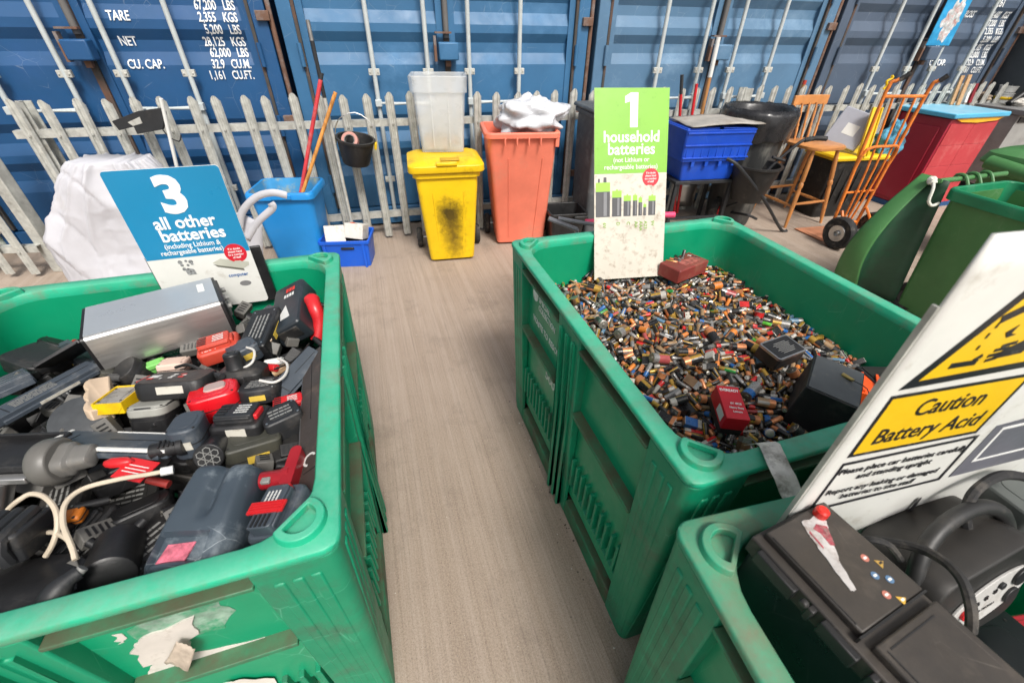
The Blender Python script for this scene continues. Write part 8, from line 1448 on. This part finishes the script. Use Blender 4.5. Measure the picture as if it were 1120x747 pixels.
# round grey drill pack with stem
M, L = ax((40, 508), .86, (112, 496), .87, up=(0, -.2, 1))
t = thing('tool_battery', 'round grey stem battery lying on its side at the left', 'battery pack', M=M)
g = G(); g.lathe([(.038, -L * .42), (.046, -L * .38), (.050, -L * .30), (.050, -L * .15), (.044, -L * .08)], (0, 0, 0), (1, 0, 0), 30); g.build('drum', mat('taupe_plastic', (.12, .115, .105), .45, dirt='6a645a', damt=.3, dscale=12), t, bevel=.002)
g = G(); g.loft([[(x, y * k, z * k) for y, z in rrect(-.030, -.024, .030, .024, .016)] for x, k in ((-L * .10, 1.15), (L * .08, 1.1), (L * .12, .85), (L * .36, .75), (L * .38, .6))]); g.build('stem', mat('taupe_plastic_worn', (.15, .145, .135), .35, dirt='8a847a', damt=.3, dscale=20), t, bevel=.003)
t = thing('charging_tray', 'black shallow tray with a silver foot at the left edge', 'tray', M=ax((-8, 500), .85, (44, 498), .85, roll=-8)[0])
g = G(); g.box((0, 0, 0), (.16, .11, .012)); g.band(rrect(-.08, -.055, .08, .055, .006), rrect(-.073, -.048, .073, .048, .004), .0, .02); g.build('tray', BLACK, t, bevel=.002)
g = G(); g.box((0, -.066, -.002), (.165, .018, .014)); g.build('edge', ALU, t, bevel=.002); g = G(); g.cyl((.02, -.07, -.012), (.02, -.10, -.06), .026, .020, 18); g.build('foot', STEEL, t)
# e-bike pack in front
c4 = [pz(152, 616, .87), pz(240, 611, .87), pz(288, 507, .905), pz(203, 510, .90)]
xd = (c4[1] - c4[0] + c4[2] - c4[3]).normalized(); ce = sum(c4, Vec()) / 4; yd = ((c4[3] + c4[2]) - (c4[0] + c4[1])).normalized()
t = thing('ebike_battery', 'large slate blue electric bike battery with a worn pink sticker', 'battery pack', M=Mat.Translation(ce - Vec((0, 0, .03))) @ frame(Vec(), xd, yd).to_3x3().to_4x4())
SB2 = mat('slate_blue_plastic', (.045, .062, .08), .40, var=.15, vscale=4, dirt='9aa4aa', damt=.3, dscale=9, scratch='c0c8cc', samt=.55, bump=.06, bscale=60)
hw = (c4[1] - c4[0]).length / 2 * 1.12; hl = ((c4[3] - c4[0]).length) / 2 * 1.1
def eb(u, v):  # top surface with a groove
    x = (u - .5) * 2 * hw * (1 - .18 * v); y = (v - .5) * 2 * hl
    gz = -.016 * math.exp(-((x - .012 + .01 * v) / .011) ** 2) * (v > .42) * min(1, (v - .42) * 8); rim_ = -.035 * max(0, abs(u - .5) * 2 - .72) ** 1.5 * 5 - .03 * max(0, abs(v - .5) * 2 - .86) ** 1.5 * 6
    st = -.014 * (v < .30 and abs(u - .42) < .30); return (x, y, .03 + gz + rim_ + st + .008 * math.sin(v * 3))
g = G(); nu, nv = 34, 34; V_ = [[g.bm.verts.new(eb(i / nu, j / nv)) for i in range(nu + 1)] for j in range(nv + 1)]
for j in range(nv):
    for i in range(nu): g.face((V_[j][i], V_[j][i + 1], V_[j + 1][i + 1], V_[j + 1][i]))
per = [V_[0][i] for i in range(nu)] + [V_[j][nu] for j in range(nv)] + [V_[nv][i] for i in range(nu, 0, -1)] + [V_[j][0] for j in range(nv, 0, -1)]
lo = [g.bm.verts.new((v.co.x * 1.03, v.co.y * 1.02, -.02)) for v in per]; lo2 = [g.bm.verts.new((v.co.x * .97, v.co.y * .98, -.075)) for v in per]
g.bridge(per, lo); g.bridge(lo, lo2); g.face(lo2); g.build('case', SB2, t, sharp=35)
g = G(); g.prism([(-hw * .62, -hl * .86), (hw * .02, -hl * .82), (hw * .10, -hl * .50), (-hw * .52, -hl * .54)], .0205, .0235); g.build('pink_sticker', mat('pink_sticker', (.60, .14, .20), .8, var=.35, vscale=60, bump=.6, bscale=200, dirt='9a6a70', damt=.4, dscale=40), t)
g = G(); g.tube([(-hw * .75, -hl * .97, .0), (-hw * .6, -hl * .93, .022), (0, -hl * .90, .026), (hw * .5, -hl * .90, .018), (hw * .62, -hl * .5, .02)], .007, 8); g.build('moulded_ridge', SB2, t)
# packs near the front right corner
M, L = ax((292, 596), .885, (322, 534), .885, roll=0, up=(-.25, 0, 1)); t = slide_pack('grey slide battery with two red ribbed latches in the front right corner', M, L, .075, .08, SLATE, SLATE, REDP)
g = G(); g.box((-L * .08, .0, .041), (.022, .07, .004))
for k in range(4): g.box((-L * .08 - .008 + k * .0055, 0, .044), (.002, .065, .003))
g.build('red_latch_plate', REDP, t)
M, L = ax((286, 526), .86, (330, 520), .865)
t = thing('cordless_screwdriver', 'dark red pistol shaped tool head beside the long brown pack', 'tool', M=M); DR = mat('dark_red_plastic', (.30, .008, .015), .38, dirt='5a2020', damt=.25)
g = G(); g.lathe([(.014, -L / 2), (.018, -L * .48), (.019, 0), (.024, L * .1), (.024, L * .25)], (0, 0, 0), (1, 0, 0), 18); g.loft([[(x, y, z) for x, y in rrect(L * .12, -.055, L * .42, .065, .012)] for z in (-.022, .022)]); g.build('housing', DR, t, bevel=.004)
g = G(); g.box((-L * .28, -.012, .014), (.018, .014, .008)); g.build('switch', GREYM, t, bevel=.002)
# speaker like cylinder, olive box, dark packs
M, L = ax((228, 500), .86, (252, 476), .80); t = thing('speaker', 'small black cylinder with a honeycomb grille at its end', 'speaker', M=M)
g = G(); g.cyl((-L / 2, 0, 0), (L / 2, 0, 0), .030, n=24); g.build('body', BLACK, t, bevel=.002)
g = G()
for k in range(7):
    a = R(60 * k); c_ = (0, 0) if k == 6 else (.016 * math.cos(a), .016 * math.sin(a)); g.band(circ(.0085, 6, *c_), circ(.0068, 6, *c_), -.001, .001, 0, TR(-L / 2 - .001, 0, 0, ry=90))
g.build('grille', GREYM, t)
brick('wide olive brown pack right of the honeycomb cylinder', *ax((244, 496), .82, (306, 478), .80, roll=-5), .10, .07, mat('olive_plastic', (.045, .045, .036), .5, dirt='5a5644', damt=.35), 'tool_battery', 'battery pack', .015)
brick('dark pack with grey buttons between the red buttoned pack and the long brown one', *ax((290, 470), .83, (330, 452), .83, roll=-8), .075, .06, GREYD, 'tool_battery', 'battery pack', .012, pr=3)
slide_pack('black pack with red stripes at the right, above the dark red tool', ax((304, 448), .82, (334, 440), .82)[0], .09, .06, .05, BLACK, REDP, GREYM)
brick('dark box with a thin red line against the long brown pack', *ax((300, 500), .78, (336, 488), .78), .09, .06, BLACK2, 'tool_battery', 'battery pack', .01)
M, L = ax((129, 505), .862, (168, 502), .862); t = thing('warning_tag', 'red and white printed warning tag under the slate bar', 'tag', M=M)
g = G(); g.box((.02, -.02, 0), (.07, .05, .002), Mat.Rotation(-.3, 4, 'Z')); g.build('tag', REDP, t); small_print(t, .0015, [(.02, -.012 - k * .008, .05, .002) for k in range(3)], Mat.Rotation(-.3, 4, 'Z'))
g = G(); g.blob((-.03, -.005, .004), (.03, .012, .010), 2, .15, 14, 8); g.build('red_tip', REDP, t)
# cylinder cell, ridged charger, round black lid, handle
t = thing('tool_battery', 'black drum shaped cell lying left of the electric bike battery', 'battery pack', M=Mat.Translation(pz(126, 612, .82)) @ Euler((R(70), 0, R(35))).to_matrix().to_4x4())
g = G(); g.lathe([(.036, -.055), (.040, -.052), (.040, .052), (.036, .055)], n=26); g.build('case', BLACK, t)

M, L = ax((-14, 592), .87, (44, 582), .87, roll=-20); t = brick('dark slate charger with rounded ridges at the left edge', M, L, .085, .055, GREYD, 'charger', 'charger', .010)
g = G()
for k in range(3): g.tube([(-L * .3 + k * L * .28, -.046, -.02), (-L * .3 + k * L * .28, -.048, .02), (-L * .3 + k * L * .28, .03, .031)], .011, 8)
g.build('ridge', GREYD, t)
t = thing('round_lid', 'large dark round lid in the front left corner', 'lid', M=Mat.Translation(pz(26, 648, .84)) @ Euler((R(-20), R(12), .3)).to_matrix().to_4x4()); g = G(); g.lathe([(.085, -.03), (.09, -.01), (.080, .008), (.05, .014)], n=40); g.build('dome', BLACK, t)
M, L = ax((42, 668), .875, (86, 626), .89); t = thing('hand_tool', 'curved dark handle pointing at the cream cables near the front', 'tool', M=M); g = G(); g.tube([(-L / 2, 0, -.03), (-L * .2, 0, -.005), (L * .2, 0, .004), (L / 2, 0, 0)], [.026, .026, .022, .022, .020, .018, .015, .012], 12); g.build('grip', GREYD, t)
g = G(); g.cyl((L / 2, 0, 0), (L / 2 + .008, 0, .001), .008, n=10); g.build('tip', GREYM, t)
brick('orange clip half buried near the cream cables', *ax((40, 574), .80, (92, 562), .81), .03, .02, mat('dull_orange', (.50, .14, .01), .5), 'clip', 'clip', .006)
CR_ = mat('cream_cable', (.55, .47, .36), .5, dirt='8a7a5a', damt=.2)
def P3(l): return [pz(x, y, z) for x, y, z in l]
tubes('cable', 'cream cable arching from the front up to the warning tag', 'cable', P3(((84, 612, .86), (76, 592, .885), (69, 572, .90), (72, 550, .91), (92, 534, .91), (130, 524, .90), (160, 519, .885), (176, 516, .88))), .0045, CR_, WHITE)
tubes('cable', 'cream cable looping left to a silver wrapped joint', 'cable', P3(((50, 608, .84), (58, 594, .86), (63, 575, .88), (60, 556, .895), (48, 543, .90), (34, 540, .90), (22, 546, .895), (10, 556, .88), (0, 570, .87))), .0045, CR_, GREYM)
tubes('cable', 'short cream cable hooked over the dark handle tip', 'cable', P3(((50, 582, .85), (62, 583, .87), (76, 592, .88), (82, 612, .87))), .0042, CR_)
WC = mat('white_cable', (.62, .60, .56), .45)
tubes('cable', 'thin white cable looped over the small cells near the back right', 'cable', P3(((264, 404, .86), (276, 396, .875), (278, 384, .88), (270, 380, .875))), .0035, WC)
tubes('cable', 'white cable curling round the brown cells', 'cable', P3(((284, 416, .87), (300, 418, .87), (312, 410, .865), (314, 398, .86), (304, 392, .85))), .0035, WC)
tubes('cable', 'black lead with a plug crossing above the drill battery', 'cable', P3(((192, 402, .84), (205, 399, .85), (222, 405, .86), (238, 410, .87))), .0045, BLACK, GREYD)
tubes('cable', 'thin black lead at the foot of the upright charger', 'cable', P3(((300, 404, .85), (318, 396, .84), (330, 386, .84), (338, 376, .83))), .0025, BLACK)
# loose cells
for p, z, d, m_, l in (((293, 378), .83, (.3, .1, 1), BEI, 'brown paper wrapped cell standing below the adapter'), ((300, 396), .82, (1, .2, .1), WHITE, 'white ended small cell among the thin cables'), ((308, 404), .82, (.8, .6, .2), mat('tan_wrap', (.40, .26, .14), .6), 'tan cell at the end of the thin cables'), ((318, 408), .82, (.2, 1, .1), BEI, 'beige cell beside the slate triangular pack'), ((237, 424), .85, (1, .2, 0), GREYM, 'grey chrome cell under the yellow patched pack'), ((296, 402), .83, (.9, -.3, .2), REDP, 'red ringed thin cell among the thin cables'), ((335, 334 + 60), .79, (.2, .4, 1), GREYM, 'silver cell against the right wall')):
    c = pz(*p, z); t = thing('loose_cell', l, 'battery', c); d = Vec(d).normalized(); g = G(); g.cyl(-d * .024, d * .024, .011, n=16); g.build('wrap', m_, t, bevel=.001); g = G(); g.cyl(d * .024, d * .0265, .004, n=10); g.cyl(-d * .0245, -d * .024, .009, n=14); g.build('terminal', CAP, t)
# fill below: dark packs of the same sort
fr = random.Random(23); protos = []
g_label = 'dusty black battery pack buried in the gaps of the left box'
def proto(k):
    M = Mat.Translation((0, 0, -5))
    if k == 0: return slide_pack(g_label, M, .13, .085, .06, BLACK, GREYD, GREYD, group='black packs buried in the left box')
    if k == 1:
        t = brick(g_label, M, .14, .09, .05, BLACK2, 'tool_battery', 'battery pack', .012, pr=4); return t
    if k == 2: return stem_pack(g_label, M, .11, .08, .08, BLACK2, BLACK, .022)
    return brick(g_label, M, .11, .07, .06, BLACK, 'tool_battery', 'battery pack', .025)
PR = [proto(k) for k in range(4)]
for t in PR: t['group'] = 'black packs buried in the left box'
spots = []
for lay, z in enumerate((.60, .67, .735)):
    for i in range(7):
        for j in range(8):
            u = .12 + (i + .5) * (BW - .24) / 7 + fr.uniform(-.03, .03); v = .12 + (j + .5) * (1.2 - .24) / 8 + fr.uniform(-.03, .03)
            zz = z + fr.uniform(-.02, .02) + (.02 if v < .5 else 0)
            spots.append((u, v, zz))
def small(k):
    M = Mat.Translation((0, 0, -5)); lb = ['small dark round cell among the packs in the left box', 'little black plug block among the packs in the left box', 'small dull grey cell block among the packs in the left box', 'small dull red cell among the packs in the left box'][k]
    t = thing(['loose_cell', 'plug_block', 'cell_block', 'loose_cell'][k], lb, ['battery', 'plug', 'battery', 'battery'][k], M=M, group=lb.replace(' in the left box', ''))
    if k in (0, 3):
        g = G(); g.lathe([(.0085, -.026), (.009, -.0255), (.009, .0255), (.0085, .026)], (0, 0, 0), (1, 0, 0), 14); g.build('wrap', BLACK if k == 0 else DR2, t); g = G(); g.lathe([(.004, .0262), (.004, .028)], (0, 0, 0), (1, 0, 0), 10); g.build('terminal', CAP, t)
    else:
        g = G(); g.box((0, 0, 0), ((.045, .03, .02), (.055, .035, .028))[k - 1]); g.build('body', BLACK2 if k == 1 else mat('dull_grey', (.13, .125, .115), .6, dirt='5a5248', damt=.4, dscale=20), t, bevel=.002)
        g = G()
        for q in range(4): g.box((-.015 + q * .01, 0, .0105 if k == 1 else .0145), (.004, .02, .002))
        g.build('rib', BLACK, t)
    return t
DR2 = mat('dull_red', (.30, .03, .025), .5, dirt='5a3a32', damt=.4, dscale=20)
SM = [small(k) for k in range(4)]
nsm = 0; usedS = set()
used = set()
bpy.context.view_layer.update()
for n, (u, v, z) in enumerate(spots):
    M = MB @ Mat.Translation((u, v, z)) @ Euler((fr.gauss(0, .35), fr.gauss(0, .35), fr.uniform(0, 6.28))).to_matrix().to_4x4()
    k = fr.randrange(4)
    if k not in used: PR[k].matrix_world = M; used.add(k)
    else: dup(PR[k], M)

for i in range(13):
    for j in range(14):
        u = .08 + (i + .5) * (BW - .16) / 13 + fr.uniform(-.03, .03); v = .09 + (j + .5) * (1.2 - .2) / 14 + fr.uniform(-.03, .03); z = fr.uniform(.775, .815)
        if (u < .55 and v > .85): z = .74
        M = MB @ Mat.Translation((u, v, z)) @ Euler((fr.gauss(0, .4), fr.gauss(0, .5), fr.uniform(0, 6.28))).to_matrix().to_4x4()
        k = fr.choices(range(4), (5, 5, 4, 1))[0]
        if k not in usedS: SM[k].matrix_world = M; usedS.add(k)
        else: dup(SM[k], M)

# paper labels still stuck on some of the packs
LBW = mat('aged_label', (.50, .48, .42), .6, dirt='7a6a52', damt=.5, dscale=30); LBY = mat('aged_yellow_label', (.55, .38, .05), .6, dirt='6a5a3a', damt=.4, dscale=30)
n_ = 0
for o in list(bpy.data.objects):
    if o.parent is None and o.get('category') in ('battery pack', 'adapter', 'laptop battery', 'battery') and any(c.name.startswith('case') for c in o.children) and o.get('group') is None and 'green' not in o['label']:
        cs = [c for c in o.children if c.name.startswith('case')][0]
        if o.location.x > -.2 or o.location.y > 1.4: continue
        n_ += 1
        if n_ % 2: continue
        co = [v.co for v in cs.data.vertices]; L = max(c.x for c in co) - min(c.x for c in co); W = max(c.y for c in co) - min(c.y for c in co); zt = min(c.z for c in co) * .35
        ym = min(c.y for c in co)
        g = G(); g.box((L * .05, ym - .0004, zt * 0 - .002), (L * .38, .0012, min(.02, -2 * min(c.z for c in co) * .35))); g.build('paper_label', LBW if n_ % 4 else LBY, o)
# ------------------------------------------------------------------ near right box: car battery, starter pack, leads
xd = Vec((.42, -.9075, 0)); yd = Vec((.9075, .42, 0))
Wd = .158; Ln = .36; org = pz(823, 585, .985)
Mb = Mat.Translation(org) @ Mat((xd, yd, Vec((0, 0, 1)))).transposed().to_4x4()
CBK = mat('battery_case_black', (.009, .011, .012), .32, var=.2, dirt='3a4240', damt=.2, dscale=8, scratch='6a706e', samt=.3)
CLID = mat('battery_lid_dusty', (.026, .023, .021), .5, var=.2, vscale=8, dirt='5e564e', damt=.4, dscale=9, top='463f38', topamt=.55, bump=.1, bscale=70, scratch='9a948a', samt=.3)
t = thing('car_battery', 'big black car battery with a torn white label and warning stickers in the near box', 'car battery', M=Mb)
sg = 1
g = G(); g.box((Ln / 2, Wd / 2, -.125), (Ln - .012, Wd - .012, .17)); g.build('case', CBK, t, bevel=.005)
g = G(); g.box((Ln / 2, Wd / 2, -.022), (Ln, Wd, .036)); g.box((Ln * .23, Wd * .53, .002), (Ln * .42, Wd * .86, .014)); g.box((Ln * .73, Wd * .53, .002), (Ln * .50, Wd * .86, .014)); g.build('lid', CLID, t, bevel=.003)
g = G()
for (x0, x1) in ((.02, .085), (.105, .115), (.125, .175), (.19, .20), (.206, .216), (.222, .232), (.245, .31), (.33, .39)): g.box(((x0 + x1) / 2, -.004, -.02), (x1 - x0, .012, .026))
for x in (.10, .28): g.cyl((x, -.006, -.006), (x, -.015, -.006), .006, n=12)
g.build('rim_lug', BLACK, t, bevel=.002)
g = G(); g.box((Ln * .445, Wd * .5, .004), (.003, Wd * .92, .012)); g.box((Ln * .23, Wd * .12, .0093), (Ln * .36, .002, .001)); g.box((Ln * .72, Wd * .16, .0093), (Ln * .42, .002, .001)); g.box((Ln * .51, Wd * .5, .0093), (.002, Wd * .6, .001)); g.build('groove', BLACK, t)
g = G()
P_ = [(.018, .082), (.020, .112), (.034, .120), (.052, .104), (.084, .078), (.120, .060), (.118, .052), (.084, .060), (.052, .070), (.036, .074)]
g.prism(torn(P_, 4, .0012), .0092, .0104); lb = g.build('torn_label', mat('torn_label_white', (.48, .46, .45), .6, var=.2, vscale=30, dirt='7a6a60', damt=.55, dscale=40), t)
g = G(); g.prism([(.030, .100), (.040, .112), (.066, .094), (.062, .088), (.044, .092), (.034, .088)], .0104, .0109); g.prism([(.034, .080), (.060, .076), (.062, .073), (.036, .076)], .0104, .0109); g.build('label_print', mat('label_red', (.32, .05, .07), .6, var=.5, vscale=140, dirt='8a7a74', damt=.6, dscale=90), lb)
g = G(); g.lathe([(.010, 0), (.0105, .006), (.010, .014), (.007, .017)], (.022, .120, .009), n=18); g.build('terminal_cover', mat('red_clear_cap', (.55, .02, .012), .3), t)
for i, (x, y, cl) in enumerate(((.096, .118, (.45, .16, .12)), (.110, .132, (.45, .28, .06)), (.118, .106, (.08, .16, .28)), (.130, .120, (.08, .16, .28)), (.141, .094, (.45, .16, .12)), (.154, .108, (.60, .36, .05)))):
    g = G(); P_ = circ(.0055, 16, x, y) if i % 2 == 0 or i == 3 else [(x - .0065, y - .005), (x + .0065, y - .005), (x, y + .0065)]
    g.prism(P_, .0092, .0098); q = g.build('warning_sticker', mat('sticker_%d' % i, cl, .5, dirt='6a5a50', damt=.3, dscale=50), t)
    g = G(); g.box((x, y, .0099), (.003, .006, .0004)); g.build('symbol', WHITE if i != 1 else INK, q)
g = G(); g.cyl((.372, .06, .008), (.372, .06, .028), .012, .011, 18); g.build('terminal', mat('lead_terminal', (.30, .30, .31), .4, .8), t)
# portable starter pack
M = frame(pz(1074, 652, .84), Vec((.88, .34, .16)), Vec((-.12, .25, 1)))
t = thing('jump_starter', 'dusty black portable starter pack with a carry handle and white oval panel', 'starter pack', M=M)
SP = mat('dusty_soft_black', (.016, .015, .014), .5, var=.25, dirt='453d36', damt=.3, dscale=10, top='38322c', topamt=.3, bump=.08, bscale=60)
# frame: x right, y up, z towards the viewer
g = G(); g.loft([[(x * k, y * k + .0, zz) for x, y in rrect(-.125, -.12, .125, .085, .045, 6)] for zz, k in ((-.14, .88), (-.12, 1), (-.015, 1), (0, .93))]); g.build('body', SP, t, bevel=.003)
g = G(); g.tube([(-.118, -.05, -.03), (-.118, .04, -.035), (-.085, .105, -.05), (-.02, .130, -.06), (.06, .125, -.06), (.11, .09, -.05), (.125, .03, -.04)], .013, 12); g.build('carry_handle', mat('worn_grip', (.02, .02, .02), .45, dirt='55504a', damt=.35, dscale=14), t)
P_ = [(.012 + .100 * math.cos(R(a)), -.012 + .050 * math.sin(R(a)) + .10 * math.cos(R(a)) * .10) for a in range(0, 360, 10)]
g = G(); g.prism(P_, .0005, .005); fp = g.build('front_panel', mat('panel_white', (.50, .49, .47), .45, dirt='8a8278', damt=.4, dscale=20), t, bevel=.001)
for x, y, r_, m_ in ((.078, .012, .019, BLACK), (.066, -.030, .017, BLACK), (.030, .018, .007, GREYD), (-.050, -.006, .011, REDP)):
    g = G(); g.prism(circ(r_, 20, x, y), .005, .010); g.build('socket' if m_ is not REDP else 'switch', m_, fp, bevel=.001)
g = G()
for k in range(3): g.prism(rect(-.025 + k * .020, -.004 + k * .004, -.017 + k * .020, .004 + k * .004), .005, .0068)
g.build('indicator', BLACK, fp)
lettering('lettering', [('POWER STATION', -.03, -.030, .008, 'l', .01, 0, .9)], GREYD, fp, TR(0, 0, .0052), thick=.0003)
# leads
def LW(l): return [pz(x, y, z) for x, y, z in l]
tubes('jump_lead', 'thick black jump lead arching in front of the caution sign', 'cable', LW(((1062, 590, .88), (1056, 566, .93), (1064, 540, .97), (1088, 522, .99), (1112, 520, .99), (1140, 528, .97))), .0085, RUB)
tubes('jump_lead', 'black lead curving down from the battery over the starter pack front', 'cable', LW(((958, 590, .90), (1000, 598, .93), (1030, 612, .95), (1052, 634, .96), (1062, 664, .95), (1062, 690, .92))), .0075, RUB)
tubes('jump_lead', 'black lead lying behind the car battery at the foot of the caution sign', 'cable', LW(((938, 592, .90), (952, 590, .92), (972, 596, .92), (985, 612, .90))), .006, RUB)
tubes('jump_lead', 'black lead passing behind the starter pack handle', 'cable', LW(((1070, 560, .86), (1074, 575, .88), (1078, 596, .88))), .008, RUB)
# crocodile clamps and other starter pack
t = thing('crocodile_clamp', 'worn red handled clamp lying against the rear wall of the near box', 'clamp', pz(1085, 560, .84)); o0 = pz(1085, 560, .84)
g = G(); g.tube([pz(1070, 572, .82) - o0, pz(1082, 562, .85) - o0, pz(1096, 556, .86) - o0, pz(1106, 548, .87) - o0], [.014, .014, .013, .012, .010, .010, .009, .008, .007], 10); g.build('handle', mat('worn_red', (.42, .05, .05), .5, var=.3, dirt='b08a88', damt=.5, dscale=20), t)
g = G(); g.box(pz(1076, 574, .82) - o0, (.06, .02, .02)); g.build('jaw', STEEL, t, bevel=.003)
M, L = ax((1086, 560, ), .86, (1135, 538), .88); brick('dull grey green equipment case at the right edge of the near box', M, max(L, .14), .10, .12, mat('grey_green_plastic', (.09, .10, .095), .5, dirt='7a8280', damt=.35), 'equipment_case', 'case', .02)
M, L = ax((990, 596), .83, (1052, 574), .84); t = thing('tool_battery', 'brown black cylindrical pack lying behind the starter pack', 'battery pack', M=M)
g = G(); g.lathe([(.05, -L * .6), (.06, -L * .55), (.06, L * .55), (.05, L * .6)], (0, 0, -.02), (1, 0, 0), 26); g.build('barrel', SP, t, bevel=.002); small_print(t, .041, rows(-.03, -.008, .05, .008, 2, 9), m=GREYM)
M, L = ax((1090, 700), .66, (1150, 690), .66); t = brick('small dark red box in the shadow at the bottom right', M, max(L, .08), .06, .05, DR, 'battery_block', 'battery', .008)
for k, (u, v, z, r_) in enumerate(((.55, .9, .62, 3), (.75, .75, .60, 1), (.95, .9, .58, 0), (.6, .55, .58, 2), (.85, .5, .56, 4), (1.05, .6, .55, 5), (.3, .6, .55, 6), (.4, .3, .52, 1))):
    M = MCc @ Mat.Translation((u, v, z)) @ Euler((.1 * r_, .05 * r_, r_)).to_matrix().to_4x4()
    brick(['black square car battery deep in the near box under the starter pack', 'black square car battery deep in the near box under the starter pack'][0], M, .24, .17, .18, CBK, 'car_battery', 'car battery', .01)['group'] = 'black car batteries deep in the near box'
bpy.context.view_layer.update()
